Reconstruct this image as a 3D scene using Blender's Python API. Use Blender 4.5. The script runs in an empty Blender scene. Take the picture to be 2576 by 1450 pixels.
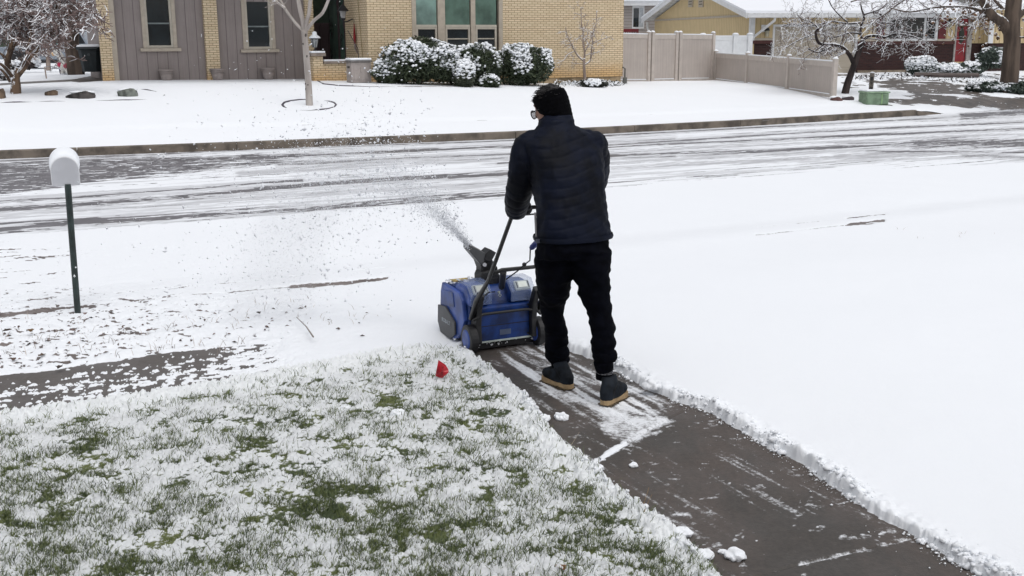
import bpy, math, random
import numpy as np
from mathutils import Matrix, Vector

SC = bpy.context.scene
COL = SC.collection
# ------------------------------------------------------------------ camera
CAMH = 2.0
PITCH = math.radians(13.1)
ROLL = math.radians(0.25)
FPX = 2700.0            # focal length in pixels of a 2576 wide picture
CP, SP = math.cos(PITCH), math.sin(PITCH)
_f = np.array([0.0, CP, -SP]); _r0 = np.array([1.0, 0.0, 0.0]); _u0 = np.array([0.0, SP, CP])
_r = _r0*math.cos(ROLL) - _u0*math.sin(ROLL)
_u = _u0*math.cos(ROLL) + _r0*math.sin(ROLL)
CAM = np.array([0.0, 0.0, CAMH])
cam_d = bpy.data.cameras.new('camera'); cam = bpy.data.objects.new('camera', cam_d); COL.objects.link(cam)
cam_d.sensor_width = 36.0; cam_d.lens = 36.0*FPX/2576.0; cam_d.clip_start = 0.05; cam_d.clip_end = 2000
mw = Matrix.Identity(4)
for i in range(3):
    mw[i][0] = _r[i]; mw[i][1] = _u[i]; mw[i][2] = -_f[i]; mw[i][3] = CAM[i]
cam.matrix_world = mw
SC.camera = cam
# ------------------------------------------------------------------ world and sun (overcast)
SUN_EL, SUN_AZ = math.radians(68), math.radians(150)   # azimuth from +Y: behind and to the right
w = bpy.data.worlds.new("World"); SC.world = w; w.use_nodes = True
nt = w.node_tree; nt.nodes.clear()
sky = nt.nodes.new('ShaderNodeTexSky'); sky.sky_type = 'NISHITA'; sky.sun_disc = False
sky.sun_elevation = SUN_EL; sky.sun_rotation = SUN_AZ; sky.air_density = 1.0; sky.dust_density = 4.0; sky.ozone_density = 1.0
hs = nt.nodes.new('ShaderNodeHueSaturation'); hs.inputs['Saturation'].default_value = 0.22
bg = nt.nodes.new('ShaderNodeBackground'); bg.inputs['Strength'].default_value = 0.15
out = nt.nodes.new('ShaderNodeOutputWorld')
nt.links.new(sky.outputs[0], hs.inputs['Color']); nt.links.new(hs.outputs[0], bg.inputs['Color']); nt.links.new(bg.outputs[0], out.inputs['Surface'])
sd = bpy.data.lights.new('sun', 'SUN'); sd.energy = 0.5; sd.angle = math.radians(90); sd.color = (1.0, 0.97, 0.93)
so = bpy.data.objects.new('sun', sd); COL.objects.link(so)
sdir = Vector((math.sin(SUN_AZ)*math.cos(SUN_EL), math.cos(SUN_AZ)*math.cos(SUN_EL), math.sin(SUN_EL)))
so.rotation_euler = sdir.to_track_quat('Z', 'Y').to_euler()
SC.view_settings.view_transform = 'Standard'; SC.view_settings.look = 'None'; SC.view_settings.gamma = 1.0
SC.view_settings.exposure = 0.05

# ------------------------------------------------------------------ helpers: picture rays
def ray(px, py):
    d = _f*FPX + _r*(px-1288.0) - _u*(py-725.0)
    return d/FPX
def Gz(px, py, z=0.0):
    d = ray(px, py); t = (z-CAMH)/d[2]; return CAM + d*t
def Gy(px, py, Y):
    d = ray(px, py); return CAM + d*(Y/d[1])
def proj(P):
    P = np.asarray(P, float) - CAM
    a = P@_f
    return 1288.0 + FPX*(P@_r)/a, 725.0 - FPX*(P@_u)/a
def S(a, b, x):
    t = np.clip((x-a)/(b-a), 0, 1); return t*t*(3-2*t)

# ------------------------------------------------------------------ noise
def _h(ix, iy, iz, seed):
    n = (ix.astype(np.int64)*374761393 + iy.astype(np.int64)*668265263 + iz.astype(np.int64)*2147483647 + seed*974634777) & 0xffffffff
    n = ((n ^ (n >> 13))*1274126177) & 0xffffffff
    n = ((n ^ (n >> 16))*2246822519) & 0xffffffff
    return ((n ^ (n >> 15)) & 0xffffff)/float(0xffffff)
def noise2(x, y, seed=0):
    ix, iy = np.floor(x), np.floor(y); fx, fy = x-ix, y-iy
    fx = fx*fx*fx*(fx*(fx*6-15)+10); fy = fy*fy*fy*(fy*(fy*6-15)+10); z = np.zeros_like(ix)
    a = _h(ix, iy, z, seed); b = _h(ix+1, iy, z, seed); c = _h(ix, iy+1, z, seed); d = _h(ix+1, iy+1, z, seed)
    return (a*(1-fx)+b*fx)*(1-fy) + (c*(1-fx)+d*fx)*fy
def fbm(x, y, oct=4, seed=0, gain=.5):
    s = 0; a = 1; t = 0
    for o in range(oct):
        ca, sa = math.cos(o*1.1+.3), math.sin(o*1.1+.3)
        s = s + a*noise2((x*ca-y*sa)*2**o + 17.3*o, (x*sa+y*ca)*2**o - 9.1*o, seed+o); t += a; a *= gain
    return s/t
def noise3(x, y, z, seed=0):
    ix, iy, iz = np.floor(x), np.floor(y), np.floor(z); fx, fy, fz = x-ix, y-iy, z-iz
    fx = fx*fx*(3-2*fx); fy = fy*fy*(3-2*fy); fz = fz*fz*(3-2*fz); r = 0
    for dx in (0, 1):
        for dy in (0, 1):
            for dz in (0, 1):
                r = r + _h(ix+dx, iy+dy, iz+dz, seed)*(fx if dx else 1-fx)*(fy if dy else 1-fy)*(fz if dz else 1-fz)
    return r
def cell2(x, y, seed=0):
    """distance to nearest jittered point"""
    ix, iy = np.floor(x), np.floor(y); best = np.full(np.shape(x), 9.0)
    z = np.zeros_like(ix)
    for dx in (-1, 0, 1):
        for dy in (-1, 0, 1):
            cx = ix+dx+_h(ix+dx, iy+dy, z, seed); cy = iy+dy+_h(ix+dx, iy+dy, z, seed+7)
            best = np.minimum(best, (cx-x)**2+(cy-y)**2)
    return np.sqrt(best)
def inpoly(x, y, poly):
    r = np.zeros(np.shape(x), bool); n = len(poly); j = n-1
    for i in range(n):
        xi, yi = poly[i][0], poly[i][1]; xj, yj = poly[j][0], poly[j][1]
        c = ((yi > y) != (yj > y)) & (x < (xj-xi)*(y-yi)/((yj-yi)+1e-12)+xi); r ^= c; j = i
    return r
def dline(x, y, pts):
    best = np.full(np.shape(x), 1e9)
    for i in range(len(pts)-1):
        ax, ay = pts[i][0], pts[i][1]; bx, by = pts[i+1][0], pts[i+1][1]
        L = (bx-ax)**2+(by-ay)**2+1e-12
        t = np.clip(((x-ax)*(bx-ax)+(y-ay)*(by-ay))/L, 0, 1)
        best = np.minimum(best, (x-ax-t*(bx-ax))**2+(y-ay-t*(by-ay))**2)
    return np.sqrt(best)
def sdpoly(x, y, poly):
    d = dline(x, y, list(poly)+[poly[0]]); return np.where(inpoly(x, y, poly), -d, d)

# ------------------------------------------------------------------ terrain
kerb_px = [(-1400, 432), (-700, 405), (0, 381), (314, 369), (628, 358), (1293, 332.6), (1921, 301), (2306, 278)]
ZK = -0.09; ZR = -0.235
_k = np.array([Gz(a, b, ZK) for a, b in kerb_px])
_ke = _k[-1] + (_k[-1]-_k[-2])*np.array([3.0, 3.0, 0]); _ke2 = _k[-1] + (_k[-1]-_k[-2])*np.array([12.0, 12.0, 0])
_k = np.vstack([_k, _ke, _ke2])
_kx = np.concatenate([[_k[0, 0]-30], _k[:, 0]]); _ky = np.concatenate([[_k[0, 1]-30*.45], _k[:, 1]])
def ykerb(x): return np.interp(x, _kx, _ky)
def ynear(x): return np.interp(x, [-30, -4.1, -1.1, 4.3, 30], [-2.5, 8.45, 9.75, 12.55, 26.5])
def ztop(x): return np.interp(x, [-40, -20, -12, -4, 3.5, 7.6, 12, 40], [.62, .70, .78, .66, .40, .32, .43, .5])
def ZF(x, y):
    v = (y-ykerb(x)); s = np.clip(v/10.0, 0, 1)
    g = 1-(1-s)**1.6
    return ZK + (ztop(x)-ZK)*g
def GT(px, py):
    d = ray(px, py); t = 18.0
    for _ in range(600):
        p = CAM+d*t
        if p[2] <= float(ZF(p[0], p[1])): break
        t += .05
    return p
HEAD = math.radians(27.0)   # the street and the houses run 27 degrees off the picture plane

# ------------------------------------------------------------------ objects
ROOTM = {}
def finish(o, label=None, cat=None, group=None, kind=None):
    if label: o['label'] = label
    if cat: o['category'] = cat
    if group: o['group'] = group
    if kind: o['kind'] = kind
    return o
def thing(name, label, cat, loc=(0, 0, 0), rz=0.0, group=None):
    o = bpy.data.objects.new(name, None); COL.objects.link(o); o.empty_display_size = .2
    o.location = tuple(float(v) for v in loc); o.rotation_euler = (0, 0, rz)
    ROOTM[o.name] = Matrix.Translation(Vector([float(v) for v in loc])) @ Matrix.Rotation(rz, 4, 'Z')
    return finish(o, label, cat, group)
def rootmat(o):
    while o.parent is not None: o = o.parent
    return ROOTM.get(o.name, Matrix.Identity(4))
def mesh(name, V, F, mat=None, parent=None, smooth=False, attrs=None, local=False, bevel=0, mats=None, mi=None):
    V = np.asarray(V, float).reshape(-1, 3)
    if parent is not None and not local:
        Mi = np.array(rootmat(parent).inverted()); V = V@Mi[:3, :3].T + Mi[:3, 3]
    me = bpy.data.meshes.new(name)
    if isinstance(F, np.ndarray):
        n, k = F.shape
        me.vertices.add(len(V)); me.vertices.foreach_set('co', V.astype(np.float32).ravel())
        me.loops.add(n*k); me.loops.foreach_set('vertex_index', F.astype(np.int32).ravel())
        me.polygons.add(n); me.polygons.foreach_set('loop_start', (np.arange(n)*k).astype(np.int32))
        try: me.polygons.foreach_set('loop_total', np.full(n, k, np.int32))
        except Exception: pass
        me.update(calc_edges=True)
    else:
        me.from_pydata([tuple(v) for v in V], [], [tuple(f) for f in F])
    me.validate()
    if smooth: me.polygons.foreach_set('use_smooth', np.ones(len(me.polygons), bool))
    if attrs:
        for an, av in attrs.items():
            a = me.attributes.new(an, 'FLOAT', 'POINT'); a.data.foreach_set('value', np.asarray(av, np.float32))
    if mats:
        for m_ in mats: me.materials.append(m_)
        if mi is not None: me.polygons.foreach_set('material_index', np.asarray(mi, np.int32))
    elif mat: me.materials.append(mat)
    o = bpy.data.objects.new(name, me); COL.objects.link(o)
    if parent is not None: o.parent = parent
    if bevel:
        b = o.modifiers.new('bevel', 'BEVEL'); b.width = bevel; b.segments = 2; b.limit_method = 'ANGLE'
    return o
def copy_tree(o, parent=None):
    c = o.copy(); COL.objects.link(c)
    if parent is not None: c.parent = parent
    for ch in [x for x in bpy.data.objects if x.parent == o and x != c]:
        copy_tree(ch, c)
    return c

def rotz(a): return np.array([[math.cos(a), -math.sin(a), 0], [math.sin(a), math.cos(a), 0], [0, 0, 1]])
def basis_from(z, up=(0, 0, 1)):
    z = np.asarray(z, float); z = z/np.linalg.norm(z); u = np.asarray(up, float)
    if abs(z@u) > .97: u = np.array([1.0, 0, 0])
    x = np.cross(u, z); x /= np.linalg.norm(x); y = np.cross(z, x); return x, y, z
class MB:
    def __init__(s, R=None, T=None):
        s.V = []; s.F = []; s.R = np.eye(3) if R is None else np.array(R); s.T = np.zeros(3) if T is None else np.array(T, float)
    def add(s, V, F):
        V = np.asarray(V, float)@s.R.T + s.T; b = sum(len(v) for v in s.V); s.V.append(V)
        s.F += [tuple(i+b for i in f) for f in F]; return s
    def box(s, lo, hi, R=None, c=None):
        x0, y0, z0 = lo; x1, y1, z1 = hi
        V = np.array([(x0, y0, z0), (x1, y0, z0), (x1, y1, z0), (x0, y1, z0), (x0, y0, z1), (x1, y0, z1), (x1, y1, z1), (x0, y1, z1)], float)
        if R is not None:
            c = (np.array(lo)+np.array(hi))/2 if c is None else np.array(c); V = (V-c)@np.array(R).T + c
        return s.add(V, [(0, 3, 2, 1), (4, 5, 6, 7), (0, 1, 5, 4), (1, 2, 6, 5), (2, 3, 7, 6), (3, 0, 4, 7)])
    def tube(s, pts, rad, n=8, cap=True, flat=1.0, up=(0, 0, 1)):
        pts = np.asarray(pts, float); m = len(pts)
        rad = np.full(m, rad) if np.isscalar(rad) else np.asarray(rad, float)
        V = []; prev = None
        for i in range(m):
            d = pts[min(i+1, m-1)]-pts[max(i-1, 0)]
            if np.linalg.norm(d) < 1e-9: d = np.array([0, 0, 1.0])
            if prev is None: x, y, z = basis_from(d, up)
            else:
                z = d/np.linalg.norm(d); x = prev-(prev@z)*z; x /= (np.linalg.norm(x)+1e-12); y = np.cross(z, x)
            prev = x
            for k in range(n):
                a = 2*math.pi*k/n; V.append(pts[i]+rad[i]*(x*math.cos(a)+y*math.sin(a)*flat))
        F = []
        for i in range(m-1):
            for k in range(n):
                a = i*n+k; b = i*n+(k+1) % n; F.append((a, b, b+n, a+n))
        if cap: F.append(tuple(range(n-1, -1, -1))); F.append(tuple((m-1)*n+k for k in range(n)))
        return s.add(V, F)
    def prism(s, poly, origin, ax, ay, depth):
        """poly 2D in (ax, ay), extruded by depth vector"""
        ax, ay, depth, origin = [np.asarray(v, float) for v in (ax, ay, depth, origin)]
        n = len(poly); A = [origin+ax*p[0]+ay*p[1] for p in poly]; B = [a+depth for a in A]
        F = [tuple(range(n-1, -1, -1)), tuple(range(n, 2*n))]
        for i in range(n): j = (i+1) % n; F.append((i, j, j+n, i+n))
        return s.add(A+B, F)
    def loft(s, rings, cap=True):
        n = len(rings[0]); V = [p for r in rings for p in r]; F = []
        for i in range(len(rings)-1):
            for k in range(n):
                a = i*n+k; b = i*n+(k+1) % n; F.append((a, b, b+n, a+n))
        if cap: F.append(tuple(range(n-1, -1, -1))); F.append(tuple((len(rings)-1)*n+k for k in range(n)))
        return s.add(V, F)
    def ball(s, c, r, nu=12, nv=8, amp=0, fr=3.0, seed=0, R=None):
        r = np.array([r, r, r], float) if np.isscalar(r) else np.array(r, float)
        V = [(0, 0, 1)]
        for i in range(1, nv):
            th = math.pi*i/nv
            for k in range(nu): ph = 2*math.pi*k/nu; V.append((math.sin(th)*math.cos(ph), math.sin(th)*math.sin(ph), math.cos(th)))
        V.append((0, 0, -1)); V = np.array(V)
        if amp: q = V*fr; V = V*(1+amp*(noise3(q[:, 0]+seed*3.1, q[:, 1]-seed*1.7, q[:, 2]+seed, seed)-.5)*2)[:, None]
        V = V*r
        if R is not None: V = V@np.array(R).T
        V = V+np.array(c); F = []
        for k in range(nu): F.append((0, 1+k, 1+(k+1) % nu))
        for i in range(nv-2):
            for k in range(nu):
                a = 1+i*nu+k; b = 1+i*nu+(k+1) % nu; F.append((a, a+nu, b+nu, b))
        L = len(V)-1
        for k in range(nu): F.append((L, 1+(nv-2)*nu+(k+1) % nu, 1+(nv-2)*nu+k))
        return s.add(V, F)
    def build(s, name, mat=None, parent=None, smooth=False, bevel=0, **k):
        return mesh(name, np.vstack(s.V), s.F, mat, parent, smooth, bevel=bevel, **k)
def remeshed(name, mb, voxel, mat, parent, smooth_it=3, post=None):
    """joins overlapping lofts into one continuous skin"""
    me = bpy.data.meshes.new('tmp'); V = np.vstack(mb.V); me.from_pydata([tuple(v) for v in V], [], mb.F)
    o = bpy.data.objects.new('tmp', me); COL.objects.link(o)
    r = o.modifiers.new('r', 'REMESH'); r.mode = 'VOXEL'; r.voxel_size = voxel
    if smooth_it:
        sm = o.modifiers.new('s', 'SMOOTH'); sm.iterations = smooth_it; sm.factor = .5
    dg = bpy.context.evaluated_depsgraph_get(); me2 = bpy.data.meshes.new_from_object(o.evaluated_get(dg))
    n = len(me2.vertices); co = np.zeros(n*3); me2.vertices.foreach_get('co', co); co = co.reshape(-1, 3)
    no = np.zeros(n*3); me2.vertex_normals.foreach_get('vector', no); no = no.reshape(-1, 3)
    F = [tuple(p.vertices) for p in me2.polygons]
    bpy.data.objects.remove(o); bpy.data.meshes.remove(me)
    if post is not None: co = post(co, no)
    ob = mesh(name, co, F, mat, parent, smooth=True)
    bpy.data.meshes.remove(me2)
    return ob

# ------------------------------------------------------------------ materials
def nodes(name):
    m = bpy.data.materials.new(name); m.use_nodes = True; nt = m.node_tree
    b = nt.nodes['Principled BSDF']; return m, nt, b
def setin(b, k, v):
    if k in b.inputs: b.inputs[k].default_value = v
def ramp(nt, src, a, b):
    n = nt.nodes.new('ShaderNodeMapRange'); n.interpolation_type = 'SMOOTHSTEP'
    n.inputs['From Min'].default_value = a; n.inputs['From Max'].default_value = b
    nt.links.new(src, n.inputs['Value']); return n.outputs['Result']
def noi(nt, scale, detail=4, coord='Object', rough=.55, stretch=None):
    tc = nt.nodes.new('ShaderNodeTexCoord'); n = nt.nodes.new('ShaderNodeTexNoise')
    n.inputs['Scale'].default_value = scale; n.inputs['Detail'].default_value = detail; n.inputs['Roughness'].default_value = rough
    src = tc.outputs[coord]
    if stretch:
        mp = nt.nodes.new('ShaderNodeMapping'); mp.inputs['Scale'].default_value = stretch; nt.links.new(src, mp.inputs['Vector']); src = mp.outputs[0]
    nt.links.new(src, n.inputs['Vector']); return n.outputs['Fac']
def mixc(nt, fac, a, b):
    n = nt.nodes.new('ShaderNodeMix'); n.data_type = 'RGBA'
    if isinstance(fac, float): n.inputs[0].default_value = fac
    else: nt.links.new(fac, n.inputs[0])
    for i, v in ((6, a), (7, b)):
        if isinstance(v, (tuple, list)): n.inputs[i].default_value = (v[0], v[1], v[2], 1)
        else: nt.links.new(v, n.inputs[i])
    return n.outputs[2]
def mth(nt, op, a, b=None):
    n = nt.nodes.new('ShaderNodeMath'); n.operation = op
    for i, v in enumerate((a, b)):
        if v is None: continue
        if isinstance(v, (int, float)): n.inputs[i].default_value = v
        else: nt.links.new(v, n.inputs[i])
    return n.outputs[0]
def bump(nt, b, h, strength, dist=.01):
    n = nt.nodes.new('ShaderNodeBump'); n.inputs['Strength'].default_value = strength; n.inputs['Distance'].default_value = dist
    nt.links.new(h, n.inputs['Height']); nt.links.new(n.outputs[0], b.inputs['Normal'])
SNOWC = (.84, .865, .90)
def mat(name, c, rough=.6, metal=0, var=.12, vs=6.0, bs=0, bscale=40, snow=None, spec=.5, stretch=None, coat=0, c2=None):
    m, nt, b = nodes(name)
    c2 = tuple(x*(1-2*var) for x in c) if c2 is None else c2
    n = noi(nt, vs, 5, stretch=stretch); col = mixc(nt, ramp(nt, n, .35, .65), c2, tuple(min(1, x*(1+var)) for x in c))
    r = rough
    if snow is not None:
        g = nt.nodes.new('ShaderNodeNewGeometry'); sp = nt.nodes.new('ShaderNodeSeparateXYZ'); nt.links.new(g.outputs['Normal'], sp.inputs[0])
        k = mth(nt, 'ADD', sp.outputs['Z'], mth(nt, 'MULTIPLY', mth(nt, 'SUBTRACT', noi(nt, 14, 3), .5), .9))
        f = ramp(nt, k, snow-.06, snow+.06); col = mixc(nt, f, col, SNOWC)
    nt.links.new(col, b.inputs['Base Color']); setin(b, 'Roughness', rough); setin(b, 'Metallic', metal); setin(b, 'Specular IOR Level', spec)
    if coat: setin(b, 'Coat Weight', coat)
    if bs: bump(nt, b, noi(nt, bscale, 5, stretch=stretch), bs)
    return m
def mat_snow(name, c=SNOWC, bs=.35, bscale=60):
    m, nt, b = nodes(name)
    col = mixc(nt, noi(nt, .7, 4), tuple(x*.965 for x in c), c)
    nt.links.new(col, b.inputs['Base Color']); setin(b, 'Roughness', .75); setin(b, 'Specular IOR Level', .25)
    bump(nt, b, noi(nt, bscale, 6), bs, .006); return m
def mat_glass(name, c, rough=.06, spec=.8, var=.2):
    m = mat(name, c, rough=rough, spec=spec, var=var, vs=1.3); return m
# ================================================================== GROUND
rng = np.random.RandomState(5)
random.seed(11)
M_snow = mat_snow('snow'); M_snowfar = mat_snow('snow_far', bs=.2, bscale=14)

def grid_obj(name, xs, ys, zfun, m, keep=None, attrs=None, kind='structure', smooth=True):
    """xs: (nr, nc) array of x, ys same; a height-field sheet"""
    z, at = zfun(xs, ys); V = np.stack([xs, ys, z], -1).reshape(-1, 3)
    nr, nc = xs.shape; idx = np.arange(nr*nc).reshape(nr, nc)
    F = np.stack([idx[:-1, :-1], idx[:-1, 1:], idx[1:, 1:], idx[1:, :-1]], -1).reshape(-1, 4)
    if keep is not None:
        K = keep(xs, ys, z).ravel(); F = F[K[F].any(1)]
        used = np.unique(F); mp = np.full(len(V), -1); mp[used] = np.arange(len(used)); F = mp[F]; V = V[used]
        at = {k: v.ravel()[used] for k, v in at.items()} if at else None
    elif at: at = {k: v.ravel() for k, v in at.items()}
    o = mesh(name, V, F, m, smooth=smooth, attrs=at)
    if kind: o['kind'] = kind
    return o
def fan(y0, y1, nr, nc, u=.62):
    """rows closer together near the viewer's side, columns fan out"""
    a0, a1 = math.atan(2/y0), math.atan(2/y1)
    y = 2/np.tan(np.linspace(a0, a1, nr)); U = np.concatenate([np.linspace(-1.25, -u, 70)[:-1], np.linspace(-u, u, nc), np.linspace(u, 1.25, 70)[1:]]); nc = len(U)
    return y[:, None]*U[None, :], np.repeat(y[:, None], nc, 1)

# ---- far land sheet, to the horizon
def z_land(x, y): return np.full_like(x, -.75), {}
X, Y = np.meshgrid(np.linspace(-600, 600, 30), np.linspace(-200, 900, 30))
grid_obj('ground', X, Y, z_land, M_snowfar)

# ---- yards beyond the street
xk_end = float(_k[7, 0])
def zyard_full(x, y):
    v = y-ykerb(x)
    z = ZF(x, y)
    # trodden ledge along the buried pavement across the street
    step = S(1.55, 2.15, v+.35*(fbm(x*1.3, y*1.3, 3, 3)-.5))*.03
    z = z + step + .018*(fbm(x*.7, y*.7, 3, 8)-.5)+.008*(fbm(x*4, y*4, 3, 9)-.5)
    z = z - .035*S(.12, 0, v)
    open_ = S(xk_end+.2, xk_end+1.4, x); z = z*(1-open_)+open_*np.minimum(z, ZR-.035+(z-ZR+.035)*S(-.3, 1.8, v))
    return z
# dark, wet patches of bare driveway and beds: attribute 'bare'
drv = [(-.6, 0), (2.2, 0)]
def z_yard(x, y):
    z = zyard_full(x, y); v = y-ykerb(x)
    px, py = proj(np.stack([x, y, z], -1)); n1 = fbm(x*1.2, y*2.2, 4, 21); n2 = fbm(x*5, y*5, 4, 22)
    bare = np.zeros_like(x)
    # right neighbour's driveway, tyre-streaked
    P1 = [(2215, 205), (2250, 203), (2400, 212), (2465, 232), (2380, 236), (2290, 226), (2210, 214)]
    P2 = [(2225, 252), (2330, 240), (2576, 245), (2700, 240), (2700, 285), (2576, 277), (2480, 270), (2400, 262), (2330, 258)]
    P3 = [(1900, 185), (2200, 186), (2200, 192), (1900, 191)]
    for P, s in ((P1, 9.), (P2, 12.), (P3, 2.)):
        d = sdpoly(px, py, P); bare = np.maximum(bare, S(s, -s*.4, d + (n1-.5)*34)*S(.30, .42, n2+.12))
    # broken leaves and thin cover round the neighbour's beds
    bed = inpoly(px, py, [(2100, 192), (2320, 180), (2700, 190), (2700, 245), (2470, 235), (2300, 205), (2130, 225)])
    bare = np.maximum(bare, np.where(bed, S(.56, .66, fbm(x*3.5, y*2.5, 4, 31))*.85, 0))
    # left neighbour's driveway (brown concrete apron by the bin)
    A = [(155, 203), (262, 186), (268, 203), (200, 207)]
    bare = np.maximum(bare, S(2.0, -2.0, sdpoly(px, py, A)+(n1-.5)*4)*.9)
    for pts, wd in (([(-60, 216), (60, 208), (160, 203), (215, 200)], 2.6), ([(-60, 206), (20, 200)], 2.0)):
        bare = np.maximum(bare, S(wd+1.5, wd-1.5, dline(px, py, pts)))
    # small pits along the ledge
    pit = S(.05, .0, abs(v-1.75-.0)) * S(.60, .68, fbm(x*2.3, y*2.3, 3, 33)) * (px > 560)*(px < 1650)
    bare = np.maximum(bare, pit*.9)
    ring = np.zeros_like(x)
    z = z - bare*.02
    # garden beds along the brick wall: a snow-flecked strip
    return z, {'bare': bare}
def mat_ground(name, bare_c, bare_c2, at='bare', snow_c=SNOWC, bs=.3, bscale=40):
    m, nt, b = nodes(name)
    a = nt.nodes.new('ShaderNodeAttribute'); a.attribute_name = at
    sl = nt.nodes.new('ShaderNodeAttribute'); sl.attribute_name = 'slush'
    n = noi(nt, 30, 5); k = mth(nt, 'ADD', a.outputs['Fac'], mth(nt, 'MULTIPLY', mth(nt, 'SUBTRACT', n, .5), .55))
    f = ramp(nt, k, .38, .62)
    base = mixc(nt, ramp(nt, noi(nt, 3, 5), .35, .65), bare_c2, bare_c); sn = mixc(nt, noi(nt, .5, 3), tuple(x*.965 for x in snow_c), snow_c)
    sn = mixc(nt, sl.outputs['Fac'], sn, (.36, .36, .38))
    nt.links.new(mixc(nt, f, sn, base), b.inputs['Base Color'])
    r = nt.nodes.new('ShaderNodeMapRange'); r.inputs['To Min'].default_value = .75; r.inputs['To Max'].default_value = .42
    nt.links.new(f, r.inputs['Value']); nt.links.new(r.outputs[0], b.inputs['Roughness']); setin(b, 'Specular IOR Level', .3)
    bump(nt, b, noi(nt, bscale, 6), bs, .008)
    return m
M_yard = mat_ground('yard_snow', (.12, .10, .085), (.07, .06, .052))
s = np.concatenate([np.linspace(-1.5, -.7, 90)[:-1], np.linspace(-.7, .7, 760), np.linspace(.7, 1.5, 90)[1:]])
t = np.concatenate([np.linspace(0, 3, 60), np.linspace(3.05, 18, 220), np.linspace(18.2, 70, 70)])
xs = s[None, :]*(24+t[:, None]*.9); ys = ykerb(xs)+t[:, None]
yard = grid_obj('yard', xs, ys, z_yard, M_yard)

# ---- kerb across the street
def kerb(name, f, x0, x1, top, bot, wid, m, step=1.5, drop=None):
    mb = MB(); x = x0; tall = abs(top-bot)
    while x < x1:
        xa, xb = x, min(x+step, x1)-.012
        ya, yb = float(f(xa)), float(f(xb)); d = np.array([xb-xa, yb-ya, 0]); d /= np.linalg.norm(d); n = np.array([-d[1], d[0], 0])
        A = np.array([xa, ya, 0]); B = np.array([xb, yb, 0])
        prof = [(-.02, bot-.06), (0.0, top-.02), (.02, top), (wid, top), (wid, bot-.06)]
        r1 = [A+n*p[0]+np.array([0, 0, p[1]]) for p in prof]; r2 = [B+n*p[0]+np.array([0, 0, p[1]]) for p in prof]
        mb.loft([r1, r2]); x += step
    o = mb.build(name, m); o['kind'] = 'structure'; return o
M_kerb = mat('kerb_concrete', (.135, .112, .090), rough=.7, var=.25, vs=3, bs=.3, bscale=60)
xk_end = float(_k[7, 0])
kerb('kerb', lambda x: ykerb(x)-.04, -26, xk_end, ZK+.012, ZR-.02, .14, M_kerb, step=2.9)
mb = MB(); e = np.array([xk_end, ykerb(xk_end)-.04, 0]); d = _ke[:2]-_k[7, :2]; d = np.array([d[0], d[1], 0])/np.linalg.norm(d); n = np.array([-d[1], d[0], 0])
mb.loft([[e+n*p[0]+np.array([0, 0, p[1]]) for p in [(-.02, ZR-.08), (0, ZK-.01), (.14, ZK), (.14, ZR-.08)]], [e+d*1.1+n*p[0]+np.array([0, 0, p[1]]) for p in [(-.02, ZR-.08), (0, ZR+.01), (.14, ZR+.02), (.14, ZR-.08)]]])
o = mb.build('kerb', M_kerb); o['kind'] = 'structure'

# ---- road: asphalt under tracked snow
TR = [  # polyline in picture pixels, width px, strength
 ([(-300, 418), (0, 406), (600, 379), (1290, 354), (1500, 343), (1920, 321), (2367, 297), (2700, 272)], 3.0, .85),
 ([(620, 399), (900, 386), (1290, 369), (1522, 358)], 5, .8), ([(1522, 358), (1700, 350)], 2.5, .6),
 ([(700, 415), (1000, 400), (1290, 388)], 6, .55), ([(900, 412), (1290, 398)], 3, .5),
 ([(1290, 370), (1522, 367), (1921, 340), (2139, 328), (2576, 308), (2700, 303)], 3.6, .85),
 ([(1290, 388), (1522, 371), (1921, 353), (2167, 341), (2576, 324), (2700, 320)], 5, .95),
 ([(1290, 405), (1522, 392), (1921, 380), (2167, 370), (2480, 358)], 6.5, .85),
 ([(1250, 412), (1522, 400), (1700, 393)], 3, .7),
 ([(2100, 361), (2220, 360), (2340, 358)], 2.5, .9), ([(2300, 362), (2400, 360), (2576, 363), (2700, 362)], 17, .9),
 ([(1500, 412), (1700, 404), (1921, 392), (2050, 385), (2200, 382)], 8, .36), ([(2179, 381), (2400, 383), (2576, 384), (2700, 384)], 3.5, .8),
 ([(2420, 390), (2576, 398), (2700, 400)], 7, .5),
 ([(1540, 440), (1847, 434), (2100, 420)], 6, .25), ([(1900, 410), (2300, 402), (2576, 396)], 5, .28),
 ([(-300, 520), (0, 506), (190, 497), (665, 462), (760, 455)], 5, .9), ([(-300, 540), (0, 527), (190, 516), (379, 503), (665, 478), (836, 463), (1036, 449), (1290, 436)], 9, .85),
 ([(-300, 592), (0, 579), (190, 560), (379, 551), (665, 531), (960, 512), (1256, 492), (1345, 488)], 12, .95), ([(-300, 575), (0, 564), (190, 552), (380, 546)], 4, .8),
 ([(960, 510), (1256, 490), (1400, 481)], 16, .3), ([(1256, 452), (1560, 438)], 5, .25), ([(665, 470), (900, 452)], 5, .4),
 ([(2420, 292), (2576, 283), (2700, 277)], 12, .95), ([(2130, 300), (2330, 290)], 3, .6),
 ([(190, 531), (500, 515)], 2.5, .5),
 ([(-300, 560), (0, 548), (665, 500), (1290, 462), (1400, 455)], 12, .34), ([(600, 440), (900, 420), (1290, 402)], 12, .38), ([(900, 384), (1290, 362), (1700, 338)], 7, .40), ([(1500, 380), (1921, 366), (2576, 338)], 7, .40), ([(1540, 425), (2000, 402), (2600, 380)], 8, .42), ([(2100, 395), (2600, 378)], 12, .45),
 ([(-300, 620), (0, 606), (500, 570), (900, 545)], 8, .22),
]
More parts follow.
